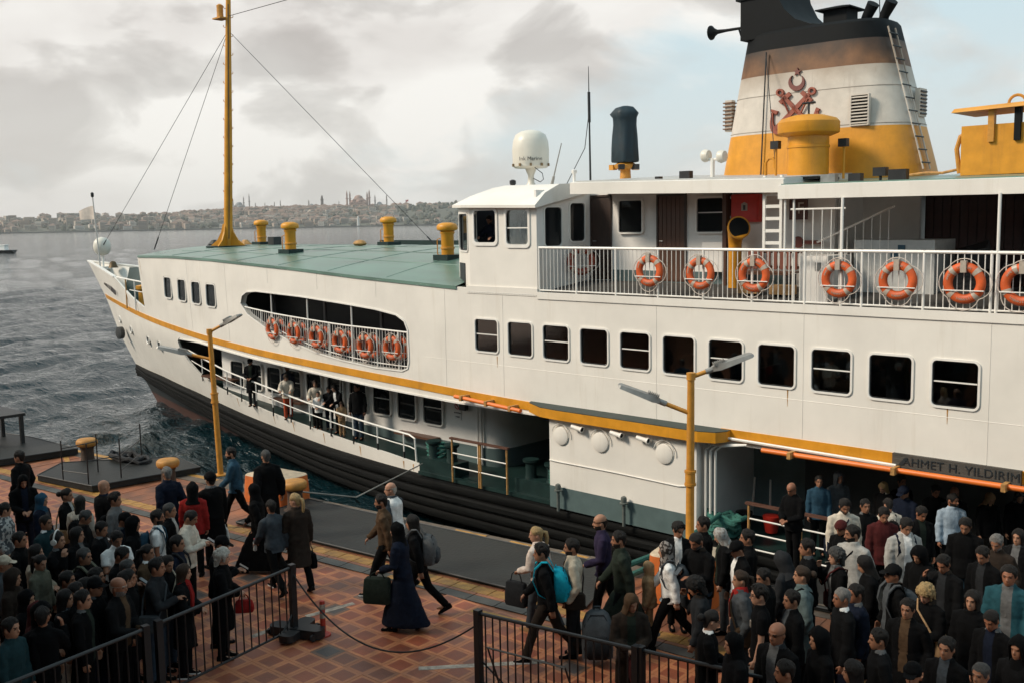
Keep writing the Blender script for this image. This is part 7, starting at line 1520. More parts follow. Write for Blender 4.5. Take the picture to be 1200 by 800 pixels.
def person(px, py, h, face, pose, head, top, tcol, bcol, hair, hcol, sk='a', label='', shirt=None, beard=None, z=None, cat='person', fat=1.0, group=None, shoe='blk', sole=None, lips=False, collar=None, stripe=None, loc=None):
    sc = h / 1.75; ang = DIRS[face] if isinstance(face, str) else face; rz = R(ang - 90 + random.Random(label).uniform(-13, 13)); rot = Matrix.Rotation(rz, 3, 'Z')
    H = head_matrix(pose, head); topv = rot @ ((H @ Vector((0, -.01, .245))) * sc)
    if loc is None:
        zz = QZ if z is None else (1.8 if callable(z) else z)
        for _ in range(6):
            p = at_z(px, py, zz + topv.z); base = Vector((p.x - topv.x, p.y - topv.y, zz)); zz = walk_z(base.x, base.y) if z is None else (z(base.x) if callable(z) else z)
        base.z = zz
        if group == 'people waiting behind the left barrier':
            bx = -12.92 + (8.66 - base.y) * .19 - .32
            if base.y < 8.9 and base.x > bx: base.x = bx
        for _ in range(40):                       # nobody stands inside somebody else
            hit = [o for o in PEOPLE if abs(o.location.z - base.z) < .5 and (o.location.xy - base.xy).length < .37]
            if not hit: break
            d = base.xy - hit[0].location.xy; d = (d.normalized() if d.length > .02 else Vector((0, 1))) + Vector((-.35, .30)); d = d.normalized() * .07; base.x += d.x; base.y += d.y
            if group == 'people waiting behind the left barrier' and base.y < 8.9: base.x = min(base.x, -12.92 + (8.66 - base.y) * .19 - .32)
        if z is None: base.z = walk_z(base.x, base.y)
    else: base = Vector(loc)
    t = thing('person', label, cat, base, rz, group); t.scale = (sc * fat, sc * fat, sc)
    rv_ = random.Random(label + 'x')
    if top in 'JC' and stripe is None and tcol in ('blk', 'blk2', 'navy', 'char'):
        if shirt is None and rv_.random() < .5: shirt = rv_.choice(('char', 'slate', 'navy', 'grey', 'slate', 'dgreen', 'brown', 'char', 'greybl'))
        if collar is None and rv_.random() < .35: collar = rv_.choice(('char', 'slate', 'grey', 'dbrown', 'navy'))
        if bcol == 'blk' and rv_.random() < .45: bcol = rv_.choice(('jean', 'char', 'denim', 'dbrown', 'slate', 'navy'))
    b = obj('body', body(pose, head), None, t, local=True); S = skin(sk); hm = hairm(hcol if isinstance(hcol, str) and hair not in ('hijab', 'hood') else 'hb'); setm(b, [S, EYE, hm if hair not in ('hijab', 'hood') else S, LIP if lips else S, (hairm(beard) if beard else S)])
    kind = dict(J='jacket', P='puffer', C='coat', T='tee', D='dress', V='vest')[top]; tm_ = tcol if not isinstance(tcol, str) else cloth(tcol)
    g = obj({'J': 'jacket', 'P': 'padded_jacket', 'C': 'coat', 'T': 'shirt', 'D': 'long_dress', 'V': 'vest'}[top], garment(kind, pose), None, t, local=True); setm(g, [tm_, cloth(shirt) if shirt else tm_, cloth(collar) if collar else tm_, cloth(stripe) if stripe else tm_])
    if top == 'V': g2 = obj('sleeves', garment('jacket', pose), None, t, local=True); setm(g2, [cloth(collar or 'blk')] * 4)
    if top != 'D':
        g = obj('trousers', garment('trousers', pose), None, t, local=True); setm(g, [cloth(bcol)])
    for kd in ('shoel', 'shoer'): g = obj('shoe', garment(kd, pose), None, t, local=True); setm(g, [cloth(shoe), cloth(sole or shoe)])
    if hair:
        nm = dict(hijab='headscarf', hood='hood', beanie='knitted_hat', cap='cap').get(hair, 'hair')
        o = obj(nm, hairmesh(hair), None, t, local=True); o.matrix_local = H; setm(o, [(hcol if not isinstance(hcol, str) else cloth(hcol) if nm != 'hair' else hm)])
        if hair == 'cap' or hair == 'beanie': o = obj('hair', hairmesh('fringe'), None, t, local=True); o.matrix_local = H; setm(o, [hairm('hb')])
    t['_'] = 0; del t['_']
    PEOPLE.append(t); TP[label] = (t, pose, sc); return t, pose, sc
# ------------------------------------------------------------------ things people carry
def on_person(tp, v):                             # a point in the person's own frame, as a world location and turn
    t = tp[0]; return t.matrix_basis @ Vector(v), t.rotation_euler.z
def backpack(tp, col, label, col2=None, name='backpack', straps=True, pos=None, loc=None, rz=0, s=1.0):
    J = SK(tp[1]) if tp else None
    if tp: p, rz = on_person(tp, J['T']((0, -.125, 1.16)))
    else: p = Vector(loc)
    t = thing(name, label, 'backpack', p, rz); t.scale = (s,) * 3
    m = cloth(col) if isinstance(col, str) else col; m2 = cloth(col2) if col2 else m; mb = MB()
    mb.loft([[(x, -.02 - y, z) for x, y in rrect(-.15 + k, -.02, .15 - k, d_, .05, 3)] for z, k, d_ in ((-.22, .03, .12), (-.20, .005, .16), (-.05, 0, .19), (.12, .01, .17), (.20, .04, .12), (.23, .08, .08))]); obj('pack_body', mb.mesh('pack_body', 50), m, t, local=True)
    mb = MB(); mb.loft([[(x, -.17 - y, z) for x, y in rrect(-.11 + k, 0, .11 - k, d_, .02, 3)] for z, k, d_ in ((-.19, .02, .05), (-.15, 0, .08), (-.02, .0, .075), (.03, .02, .04))]); obj('front_pocket', mb.mesh('front_pocket', 50), m2, t, local=True)
    mb = MB(); mb.tube([(-.125, -.19, -.1), (-.12, -.17, .12), (-.06, -.13, .21), (.06, -.13, .21), (.12, -.17, .12), (.125, -.19, -.1)], .008, 5); obj('zip', mb.mesh('zip'), cloth('char'), t, local=True)
    obj('grab_loop', MB().tube([(-.03, -.02, .21), (-.03, -.03, .26), (.03, -.03, .26), (.03, -.02, .21)], .009, 5).mesh('grab_loop', True), m, t, local=True)
    if straps and tp:
        for sx in (-1, 1):
            pts = [(sx * .10, .0, .21), (sx * .115, .07, .335), (sx * .12, .15, .335), (sx * .125, .245, .24), (sx * .13, .275, .08), (sx * .15, .20, -.1), (sx * .13, .02, -.2)]
            a = [Vector(q) for q in pts]; mb = MB(); mb.loft([[q + Vector((-.025, 0, 0)), q + Vector((.025, 0, 0)), q + Vector((.025, .012, .012)), q + Vector((-.025, .012, .012))] for q in a]); obj('strap', mb.mesh('strap', 60), m, t, local=True)
    return t
def hand_point(tp, nm='r', d=.09): J = SK(tp[1]); return on_person(tp, J['wr' + nm] + J['fd' + nm] * d)
def handbag(tp, nm, col, label, w=.28, h=.24, d=.09, name='handbag', drop=.22, m=None, cat='handbag'):
    p, rz = hand_point(tp, nm, .10); t = thing(name, label, cat, p, rz); m = m or cloth(col); mb = MB()
    mb.loft([[(y, x, z - drop) for x, y in rrect(-w / 2 - k, -d / 2 - k * .4, w / 2 + k, d / 2 + k * .4, .03, 3)] for z, k in ((-h, -.005), (-h + .03, .012), (-h * .5, .01), (-.02, -.01), (0, -.03))]); obj('bag_body', mb.mesh('bag_body', 50), m, t, local=True)
    obj('bag_handle', MB().tube([(0, -w * .3, -drop - .01), (0, -w * .2, -.04), (0, 0, 0), (0, w * .2, -.04), (0, w * .3, -drop - .01)], .009, 6).mesh('bag_handle', True), m, t, local=True); return t
def phone(tp, label, nm='r', col='blk'):
    p, rz = hand_point(tp, nm, .12); t = thing('mobile_phone', label, 'phone', p, rz); t.rotation_euler = (R(-35), 0, rz)
    obj('case', MB().prism(rrect(-.038, -.075, .038, .075, .01), -.005, .005, 'xy').mesh('case'), BLACK, t, local=True); obj('screen', MB().prism(rrect(-.034, -.07, .034, .07, .008), .0051, .006, 'xy').mesh('screen'), mat('phone glass', (.05, .055, .06), .1), t, local=True); return t
def scarf(tp, col, m=None, name='scarf'):
    J = SK(tp[1]); T = J['T']; mb = MB(); mb.loft([[T((w_ * math.cos(q), .004 + d_ * math.sin(q), z)) for q in [2 * math.pi * i / 18 for i in range(18)]] for z, w_, d_ in ((1.43, .11, .10), (1.46, .105, .10), (1.50, .085, .088), (1.535, .072, .078), (1.54, .06, .065))])
    mb.loft([[T((x, y, z)) for x, y in ((.0, yy), (.085, yy - .01), (.085, yy + .02), (.0, yy + .03))] for z, yy in ((1.46, .085), (1.3, .135), (1.1, .13))])
    return obj(name, mb.mesh(name, 60), m or cloth(col), tp[0], local=True)
def glasses(tp, head):
    H = head_matrix(tp[1], head); mb = MB()
    for s in (-1, 1): mb.tube([(s * .033 + .024 * math.cos(q), .108, .112 + .018 * math.sin(q)) for q in np.linspace(0, 2 * math.pi, 13)], .003, 4); mb.tube([(s * .057, .106, .115), (s * .078, -.01, .115)], .003, 4)
    mb.tube([(-.009, .109, .115), (.009, .109, .115)], .003, 4); o = obj('glasses', mb.mesh('glasses'), BLACK, tp[0], local=True); o.matrix_local = H
# ================================================================== the people in the picture
P = person
WAIT, OFF, BOARD, SIDE = 'people waiting behind the left barrier', 'people walking along the quay', 'people crowding to board at the right', 'passengers on the side deck'
# --- left crowd
P(22, 527, 1.80, 'L', 'pocket', 'f', 'C', 'blk', 'blk', 'short', 'hb', 'a', 'dark haired man in long black coat at the far left looking to the water', group=WAIT)
P(27, 556, 1.70, 'TR', 'clasp', 'd', 'J', 'blk', 'blk', 'hijab', 'blk', 'a', 'woman in black headscarf with bowed head at the far left', group=WAIT)
tp = P(5, 588, 1.70, 'R', 'pocket', 'l', 'P', patt('slate', 'lgrey'), 'blk', 'short', 'hb', 'a', 'person in grey patterned jacket cut by the left picture edge', group=WAIT)
P(48, 577, 1.66, 'R', 'stand', 'f', 'J', 'navy', 'blk', 'hijab', 'blueh', 'a', 'woman in blue headscarf beside the woman with hair bun', group=WAIT)
P(73, 572, 1.70, 'R', 'clasp', 'f', 'J', 'blk2', 'blk', 'bun', 'hb', 'b', 'woman with dark hair bun and black jacket seen in profile', group=WAIT, shirt='lgrey')
tp = P(93, 580, 1.66, 'A', 'stand', 'f', 'J', 'cream', 'blk', 'long', 'hb', 'a', 'long haired woman in cream top with dark straps seen from behind', group=WAIT); backpack(tp, 'blk', 'black backpack on the long haired woman in cream top', s=.75)
P(103, 597, 1.68, 'R', 'phone', 'd', 'J', 'blk', 'blk', 'short', 'hdg', 'b', 'grey haired person in black jacket in front of the cream top woman', group=WAIT)
P(121, 561, 1.80, 'AR', 'stand', 'f', 'J', 'blk2', 'blk', None, 'hb', 'a', 'bald man in black jacket seen from behind beyond the waiting crowd', group=WAIT)
tp = P(134, 576, 1.74, 'R', 'pocket', 'f', 'J', 'grey', 'blk', 'quiff', 'hb', 'b', 'young man in grey top with black strap next to the bald back', group=WAIT); backpack(tp, 'blk', 'black backpack on the young man in grey top', s=.8)
tp = P(149, 600, 1.72, 'R', 'phone', 'd', 'J', 'navy', 'blk', 'cap', 'blk', 'b', 'man in black cap and navy jacket seen in profile', group=WAIT)
tp = P(184, 596, 1.76, 'R', 'stand', 'f', 'T', 'white', 'jean', 'short', 'hb', 'c', 'young man in white T-shirt with black hair and dark beard', group=WAIT, beard='hb'); backpack(tp, 'denim', 'blue grey backpack on the man in white T-shirt', 'slate', s=.95)
P(198, 588, 1.76, 'R', 'pocket', 'f', 'J', 'blk', 'blk', 'crew', 'hdg', 'b', 'older man in dark suit jacket and open white collar behind the white T-shirt', group=WAIT, shirt='lgrey')
P(195, 546, 1.78, 'AL', 'behind', 'f', 'J', 'navy', 'blk', 'short', 'hg', 'a', 'grey haired man in navy jacket standing before the middle bollard', group=WAIT)
tp = P(225, 565, 1.70, 'A', 'stand', 'f', 'J', 'red', 'blk', 'hood', 'blk', 'a', 'person in bright red jacket with black hood seen from behind', group=WAIT); 
tp = P(246, 552, 1.80, 'AL', 'stand', 'f', 'C', 'blk', 'blk', 'beanie', 'blk', 'a', 'broad person in long black coat and black hat beside the red jacket', group=WAIT, fat=1.08)
handbag(tp, 'r', 'white', 'white plastic carrier bag held by the person in long black coat', .32, .36, .06, 'carrier_bag', .1, mat('white plastic bag', (.50, .49, .46), .45, bump=.6, bscale=12), 'carrier bag')
P(270, 523, 1.78, 'L', 'walkr', 'f', 'J', 'denim', 'blk', 'short', 'hb', 'a', 'man in blue denim jacket walking beside the leaning lamp post', group=OFF, sole='white', beard='hb')
P(311, 526, 1.84, 'AL', 'behind', 'f', 'C', 'blk', 'blk', 'crew', 'hdg', 'a', 'tall grey haired man in long black coat before the orange block', group=OFF, fat=1.03)
P(297, 566, 1.68, 'L', 'walkl', 'f', 'D', 'blk', 'blk', 'hijab', 'blk', 'a', 'woman in ankle length black dress half hidden by the grey hooded boy', group=OFF)
tp = P(317, 585, 1.66, 'AL', 'walkr', 'f', 'J', 'greybl', 'blk', 'short', 'hb', 'b', 'boy in grey blue hooded top walking away from the viewer', group=OFF, sole='white')
p_, rz_ = hand_point(tp, 'l', .1); t = thing('water_bottle', 'small clear water bottle in the hand of the boy in grey blue top', 'bottle', p_); obj('bottle_body', MB().lathe([(.02, -.1), (.032, -.09), (.032, .05), (.014, .08), (.014, .1)], (0, 0, 0), 12).mesh('bottle_body', 40), mat('clear plastic', (.4, .42, .42), .15), t, local=True); obj('bottle_cap', MB().lathe([(.016, .1), (.016, .12), (.002, .121)], (0, 0, 0), 10).mesh('bottle_cap'), mat('pink cap', (.5, .1, .12), .4), t, local=True)
tp = P(345, 577, 1.70, 'AL', 'bag', 'l', 'C', 'dbrown', 'blk', 'pony', 'hbl', 'd', 'woman in dark brown coat with blond ponytail near the right bollard', group=OFF, sole='grey', lips=True); handbag(tp, 'r', 'blk', 'black shoulder bag of the woman with blond ponytail', .34, .26, .1, drop=.12)
tp = P(226, 597, 1.74, 'R', 'phone', 'd', 'J', 'cream', 'blk', 'crew', 'hb', 'b', 'man in cream sweater looking down at his phone', group=WAIT, fat=1.05); phone(tp, 'phone in the hands of the man in cream sweater')
P(207, 626, 1.74, 'R', 'pocket', 'f', 'J', 'navy', 'blk', 'short', 'hb', 'b', 'black haired man in dark blue jacket below the cream sweater man', group=WAIT)
tp = P(263, 627, 1.70, 'R', 'phone', 'd', 'J', 'blk', 'blk', 'cap', 'blk', 'b', 'man in black peaked cap looking down beside the white haired woman', group=WAIT); phone(tp, 'phone held by the man in black peaked cap')
tp = P(274, 647, 1.64, 'R', 'clasp', 'f', 'C', 'blk', 'blk', 'curly', 'hw', 'd', 'older woman with short white hair and black coat at the barrier', group=WAIT); handbag(tp, 'r', 'red', 'bright red handbag of the white haired woman at the barrier', .26, .18, .1, drop=.10)
tp = P(253, 676, 1.62, 'R', 'clasp', 'f', 'C', 'blk2', 'blk', 'long', 'hbr', 'd', 'young woman with brown hair and red scarf end by the barrier', group=WAIT, sole='white', lips=True); scarf(tp, 'red')
tp = P(226, 657, 1.78, 'R', 'phone', 'f', 'J', 'char', 'jean', 'short', 'hb', 'b', 'man in charcoal sweater seen from behind at the barrier', group=WAIT)
P(197, 650, 1.68, 'R', 'clasp', 'R', 'J', 'blk', 'blk', 'bun', 'hb', 'a', 'smiling dark haired woman in black behind the charcoal sweater', group=WAIT, lips=True)
P(172, 637, 1.66, 'R', 'stand', 'f', 'J', 'brown', 'blk', 'pony', 'hb', 'b', 'woman in rust brown jacket with dark ponytail in the crowd', group=WAIT, collar='white')
P(158, 655, 1.76, 'R', 'stand', 'f', 'J', 'blk', 'blk', 'crew', 'hdg', 'b', 'man with grey buzz cut and black jacket beside the bald man', group=WAIT)
P(146, 640, 1.74, 'R', 'phone', 'd', 'T', 'blk', 'blk', 'short', 'hb', 'c', 'young man in black T-shirt bending his head forward', group=WAIT)
P(138, 622, 1.72, 'TR', 'phone', 'd', 'T', 'white', 'blk', 'short', 'hb', 'b', 'man with bowed head and one white sleeve behind the black T-shirt', group=WAIT)
P(140, 676, 1.76, 'R', 'clasp', 'f', 'J', 'blk2', 'blk', 'fringe', 'hw', 'c', 'bald man with white fringe and dark jacket at the barrier', group=WAIT, fat=1.06, beard='hg')
P(53, 602, 1.74, 'R', 'pocket', 'f', 'J', 'dteal', 'blk', 'crew', 'hb', 'b', 'short haired man in dark teal jacket with white collar', group=WAIT, collar='white')
tp = P(67, 622, 1.74, 'R', 'cheek', 'f', 'J', 'blk', 'blk', 'short', 'hb', 'a', 'person wearing white headphones in the left crowd', group=WAIT)
H = head_matrix(tp[1], 'f'); t = thing('headphones', 'white over ear headphones on a dark head in the left crowd', 'headphones', *on_person(tp, (0, 0, 0))); wm = mat('white headphone plastic', (.62, .60, .56), .4)
def hp_obj(nm, mb): o = obj(nm, mb.mesh(nm, 50), wm, t, local=True); o.matrix_local = H; return o
hp_obj('headband', MB().tube([(.098 * math.cos(q), -.015, .105 + .150 * math.sin(q)) for q in np.linspace(-.1, math.pi + .1, 16)], .012, 6))
for s in (-1, 1): hp_obj('ear_cup', MB().lathe([(.01, -.02), (.045, -.015), (.045, .015), (.01, .02)], (s * .098, -.012, .09), 14, 'x'))
P(52, 634, 1.66, 'R', 'clasp', 'f', 'J', 'beige', 'blk', 'long', 'hb', 'd', 'long haired woman in beige jacket seen in profile in the left crowd', group=WAIT)
P(48, 649, 1.64, 'R', 'stand', 'R', 'J', 'olive', 'blk', 'longtied', 'hb', 'a', 'person in olive jacket with dark hair below the beige jacket woman', group=WAIT)
P(98, 641, 1.72, 'R', 'pocket', 'f', 'J', 'blk', 'blk', 'short', 'hdg', 'b', 'man with grizzled hair and black jacket right of the beige jacket', group=WAIT)
P(14, 666, 1.68, 'R', 'stand', 'f', 'J', 'dbrown', 'blk', 'hood', 'dbrown', 'a', 'person in dark brown hood at the left edge', group=WAIT)
P(4, 650, 1.66, 'R', 'stand', 'f', 'J', 'slate', 'blk', 'cap', 'beige', 'a', 'person with beige cap cut by the left picture edge', group=WAIT)
P(42, 704, 1.64, 'R', 'clasp', 'f', 'D', 'maroon', 'blk', 'hijab', 'maroon', 'a', 'woman in maroon headscarf and long dress in the dark left crowd', group=WAIT)
P(20, 728, 1.72, 'R', 'stand', 'f', 'J', 'dteal', 'blk', 'short', 'hb', 'a', 'dark haired person in dark teal jacket at the bottom left corner', group=WAIT)
P(85, 731, 1.70, 'A', 'cheek', 'f', 'J', 'blk', 'blk', 'short', 'hb', 'c', 'person in black raising one hand near the bottom left corner', group=WAIT)
P(96, 690, 1.74, 'R', 'stand', 'f', 'J', 'blk', 'blk', 'short', 'hb', 'a', 'person in black with pale collar stripe left of the bald man', group=WAIT, collar='grey')
P(120, 610, 1.70, 'R', 'pocket', 'R', 'J', 'blk', 'blk', 'short', 'hb', 'b', 'dark haired man in black squeezed behind the grizzled man', group=WAIT)
P(176, 690, 1.72, 'R', 'stand', 'f', 'C', 'blk', 'blk', 'long', 'hb', 'a', 'long haired woman in black coat close behind the barrier', group=WAIT)
P(60, 745, 1.72, 'R', 'stand', 'f', 'J', 'blk', 'blk', 'hood', 'blk', 'a', 'person in black hood at the bottom edge beside the barrier', group=WAIT)
P(132, 735, 1.66, 'R', 'pocket', 'f', 'J', 'blk2', 'cream', 'long', 'hb', 'a', 'person in black jacket and pale trousers at the near barrier', group=WAIT)
P(78, 668, 1.70, 'R', 'stand', 'f', 'J', 'blk', 'blk', 'short', 'hb', 'b', 'person in black between the olive jacket and the grizzled man', group=WAIT)
P(22, 622, 1.70, 'R', 'stand', 'f', 'J', 'blk', 'blk', 'short', 'hb', 'b', 'person in black behind the teal jacket man at the left', group=WAIT)
# --- walking along the quay
P(457, 564, 1.74, 'AL', 'walkl', 'l', 'V', 'white', 'char', 'fringe', 'hw', 'd', 'bald man in white padded vest over dark sleeves', group=OFF, collar='greybl')
P(446, 578, 1.78, 'L', 'walkl', 'f', 'J', 'brown', 'blk', 'short', 'hb', 'b', 'bearded man in brown leather jacket walking left', group=OFF, beard='hb', sole='white')
tp = P(465, 611, 1.72, 'L', 'bag', 'f', 'D', 'navy', 'navy', 'hijab', 'blk', 'd', 'woman in long navy dress carrying a dark square bag', group=OFF); handbag(tp, 'l', 'dgreen', 'dark square shopping bag held by the woman in long navy dress', .42, .40, .16, 'shopping_bag', .10, cat='shopping bag')
tp = P(483, 602, 1.72, 'L', 'walkl', 'f', 'J', 'blk2', 'blk', 'long', 'hb', 'a', 'dark haired person in black jacket with grey backpack', group=OFF, sole='white'); backpack(tp, 'grey', 'large grey backpack on the person walking behind the navy dress', 'slate', s=1.05)
tp = P(628, 616, 1.66, 'AL', 'bag', 'l', 'J', 'pink', 'greybl', 'longtied', 'hbl', 'd', 'blond woman in pale pink coat walking by the dark plate', group=OFF, fat=1.05, shoe='tan'); handbag(tp, 'l', 'char', 'dark bag hanging from the hand of the blond woman in pink', .36, .38, .12, 'shopping_bag', .16, cat='shopping bag')
tp = P(634, 636, 1.78, 'L', 'walkl', 'f', 'J', 'blk2', 'blk', 'quiff', 'hb', 'b', 'young man with black hair carrying a turquoise backpack', group=OFF, sole='white'); backpack(tp, 'turq', 'bright turquoise backpack of the striding young man', 'turq', s=1.05)
P(670, 630, 1.74, 'L', 'pocket', 'f', 'J', 'beige', 'char', 'short', 'hb', 'b', 'bearded man in beige jacket behind the turquoise backpack', group=OFF, beard='hb', fat=1.05)
P(703, 601, 1.80, 'L', 'bag', 'f', 'J', 'purple', 'blk', 'fringe', 'hb', 'a', 'balding man with glasses and dark purple hooded top', group=OFF, beard='hb', sole='white', shoe='white')
P(725, 621, 1.80, 'L', 'walkl', 'f', 'C', 'dgreen', 'blk', 'short', 'hb', 'b', 'bearded man in long dark green parka striding left', group=OFF, beard='hb', shoe='lgrey')
tp = P(741, 695, 1.64, 'T', 'clasp', 'L', 'C', 'dbrown', 'blk', 'hijab', 'brown', 'a', 'woman in brown headscarf with dark coat over green top facing the viewer', group=OFF, shirt='dgreen', lips=True); handbag(tp, 'r', 'maroon', 'dark red handbag of the woman in brown headscarf', .32, .24, .11, drop=.08)
backpack(None, 'slate', 'upright grey travel backpack standing behind the right barrier', 'char', 'travel_backpack', False, loc=at_z(700, 772, QZ) + Vector((0, 0, .42)), rz=R(40), s=1.5)
tp = P(780, 634, 1.66, 'L', 'walkl', 'f', 'J', 'white', 'blk', 'hijab', patt('dbrown', 'ptn'), 'd', 'woman in leopard patterned headscarf and white blouse', group=OFF); backpack(tp, 'slate', 'grey backpack of the woman in leopard patterned headscarf', 'lgrey', s=.9)
P(771, 665, 1.22, 'L', 'stand', 'f', 'P', 'tan', 'tan', 'hood', 'tan', 'a', 'child in tan hood and tan clothes beside the patterned headscarf', group=OFF)
# --- right crowd
P(796, 611, 1.70, 'T', 'stand', 'L', 'J', 'blk2', 'blk', 'quiff', 'hb', 'b', 'boy with black hair and white tee under black jacket by the lamp post', group=BOARD, shirt='white')
P(814, 624, 1.78, 'TL', 'phone', 'd', 'J', 'blk', 'blk', 'crew', 'hb', 'c', 'bearded man in black looking down by the lamp post', group=BOARD, beard='hdg', fat=1.08)
P(824, 604, 1.72, 'L', 'stand', 'f', 'J', 'blk', 'blk', 'short', 'hb', 'b', 'black haired man behind the white headscarf woman', group=BOARD)
P(836, 617, 1.64, 'L', 'stand', 'd', 'J', 'blk', 'blk', 'hijab', patt('lgrey', 'ptn'), 'd', 'woman in pale patterned headscarf and black jacket', group=BOARD)
P(876, 619, 1.74, 'L', 'stand', 'f', 'J', 'blk', 'blk', 'short', 'hb', 'b', 'black haired man in profile left of the ship gate rail', group=BOARD)
P(864, 632, 1.70, 'L', 'pocket', 'd', 'J', 'blk', 'blk', 'cap', 'blk', 'b', 'man in dark cap behind the woman with red scarf', group=BOARD, shirt='white')
P(811, 676, 1.66, 'L', 'cheek', 'd', 'J', 'char', 'blk', 'curly', 'hb', 'b', 'curly haired woman in charcoal jacket bending her head', group=BOARD)
tp = P(868, 667, 1.70, 'L', 'pocket', 'f', 'C', 'slate', 'char', 'longtied', 'hbr', 'a', 'woman in slate grey coat with red scarf and raised sunglasses', group=BOARD, lips=True); scarf(tp, 'red')
tp = P(836, 714, 1.66, 'R', 'clasp', 'L', 'J', 'blk', 'jean', 'bun', 'hb', 'd', 'woman with glasses and pale collar by the right barrier', group=BOARD, collar='white', lips=True); glasses(tp, 'L')
tp = P(890, 684, 1.76, 'L', 'stand', 'f', 'T', 'blk', 'blk', 'quiff', 'hb', 'd', 'young man with glasses and black tee with small white print', group=BOARD); glasses(tp, 'f'); g = obj('shirt_print', MB().box((-.05, .12, 1.24), (.0, .135, 1.32)).mesh('shirt_print'), REFL, tp[0], local=True)
P(886, 668, 1.66, 'L', 'stand', 'L', 'J', 'blk', 'blk', 'short', 'hb', 'b', 'person in black half hidden behind the glasses man', group=BOARD)
P(911, 728, 1.76, 'TL', 'stand', 'f', 'J', 'blk', 'blk', 'fringe', 'hb', 'c', 'balding man in black at the bottom of the right crowd', group=BOARD, fat=1.08)
P(914, 646, 1.68, 'AL', 'stand', 'd', 'J', 'char', 'blk', 'hood', 'char', 'a', 'person in charcoal hood bending forward by the ship gate', group=BOARD)
P(946, 630, 1.74, 'L', 'stand', 'f', 'J', 'blk', 'blk', 'short', 'hb', 'b', 'black haired man in profile right of the ship gate post', group=BOARD)
P(940, 662, 1.72, 'L', 'pocket', 'f', 'C', 'gteal', 'blk', 'bun', 'hbr', 'a', 'woman in long pale teal coat with sunglasses on her hair', group=BOARD)
tp = P(980, 641, 1.66, 'L', 'cheek', 'f', 'J', 'blk', 'blk', 'curly', 'hdg', 'd', 'woman with curly grey hair smoking a cigarette', group=BOARD)
t = thing('cigarette', 'white cigarette at the lips of the curly grey haired woman', 'cigarette', *on_person(tp, head_matrix(tp[1], 'f') @ Vector((0, .105, .045)))); obj('paper', MB().tube([(0, 0, 0), (-.015, .07, .0)], .007, 6).mesh('paper'), WLINE, t, local=True)
P(987, 687, 1.76, 'L', 'stand', 'f', 'J', 'blk2', 'blk', 'crew', 'hg', 'c', 'older grey haired man in dark suit with white collar', group=BOARD, collar='white')
P(1003, 683, 1.70, 'L', 'stand', 'f', 'J', 'navy', 'blk', 'short', 'hb', 'c', 'black haired person in navy hooded jacket behind the suited man', group=BOARD)
P(1047, 660, 1.74, 'L', 'pocket', 'f', 'J', 'blk', 'blk', 'cap', 'blk2', 'c', 'man in black baseball cap and black jacket with grey front', group=BOARD, shirt='slate')
P(1083, 685, 1.66, 'TL', 'clasp', 'd', 'C', 'blk', 'blk', 'curly', 'hbl', 'd', 'woman with curly blond hair and black coat', group=BOARD, sole='white', lips=True)
P(1104, 650, 1.74, 'TL', 'cheek', 'd', 'J', 'blk2', 'blk', 'short', 'hb', 'c', 'dark haired man in black holding his bag strap', group=BOARD)
P(1183, 661, 1.80, 'TL', 'stand', 'f', 'J', 'teal', 'brown', 'short', 'hb', 'c', 'stout man in teal denim jacket over grey shirt', group=BOARD, shirt='grey', fat=1.12)
P(1167, 626, 1.74, 'TL', 'pocket', 'd', 'J', 'dbrown', 'blk', 'short', 'hg', 'b', 'older grey haired man in dark brown jacket behind the teal jacket', group=BOARD, beard='hg')
P(1117, 577, 1.80, 'T', 'stand', 'l', 'J', 'lblue', 'blk', 'crew', 'hb', 'c', 'man with moustache in pale blue shirt at the doorway', group=BOARD, beard='hb', fat=1.05)
P(1119, 569, 1.76, 'T', 'stand', 'f', 'J', 'blk', 'blk', None, 'hb', 'c', 'bald man behind the man in pale blue shirt', group=BOARD)
P(1162, 577, 1.66, 'T', 'stand', 'd', 'J', 'blk', 'blk', 'hijab', 'tan', 'a', 'woman in tan headscarf and black coat in the doorway', group=BOARD)
P(1098, 568, 1.74, 'T', 'stand', 'd', 'J', 'blk', 'blk', 'short', 'hb', 'c', 'dark haired man in the shade left of the pale blue shirt', group=BOARD)
P(991, 584, 1.76, 'T', 'stand', 'd', 'J', 'cream', 'blk', 'short', 'hb', 'b', 'man in cream jacket looking down in the doorway', group=BOARD, fat=1.06, beard='hb')
P(984, 605, 1.62, 'TL', 'stand', 'd', 'J', 'blk', 'blk', 'beanie', 'maroon', 'b', 'person in maroon knitted hat before the cream jacket', group=BOARD)
P(999, 614, 1.78, 'TL', 'pocket', 'r', 'J', 'lgrey', 'blk', 'short', 'hb', 'b', 'bearded man in light grey zip jacket', group=BOARD, beard='hb', fat=1.04)
P(1034, 564, 1.66, 'TL', 'stand', 'd', 'J', 'blk', 'blk', 'long', 'hbl', 'd', 'blond woman in black with pale collar in the doorway', group=BOARD, collar='cream')
P(1046, 558, 1.74, 'T', 'stand', 'f', 'J', 'blk', 'blk', 'short', 'hb', 'b', 'dark haired person just behind the blond woman in the doorway', group=BOARD)
P(1058, 569, 1.78, 'TL', 'stand', 'd', 'J', 'navy', 'blk', 'cap', 'navy', 'b', 'man in navy cap and navy jacket in the doorway', group=BOARD, fat=1.06)
tp = P(1040, 581, 1.66, 'A', 'stand', 'd', 'J', 'cream', 'blk', 'short', 'hb', 'b', 'person in pale top with black straps below the navy cap', group=BOARD); backpack(tp, 'blk', 'black backpack on the person in pale top in the doorway', s=.8)
P(1037, 594, 1.74, 'T', 'stand', 'd', 'J', 'maroon', 'blk', 'short', 'hb', 'b', 'man in dark maroon sweater with printed chest looking down', group=BOARD)
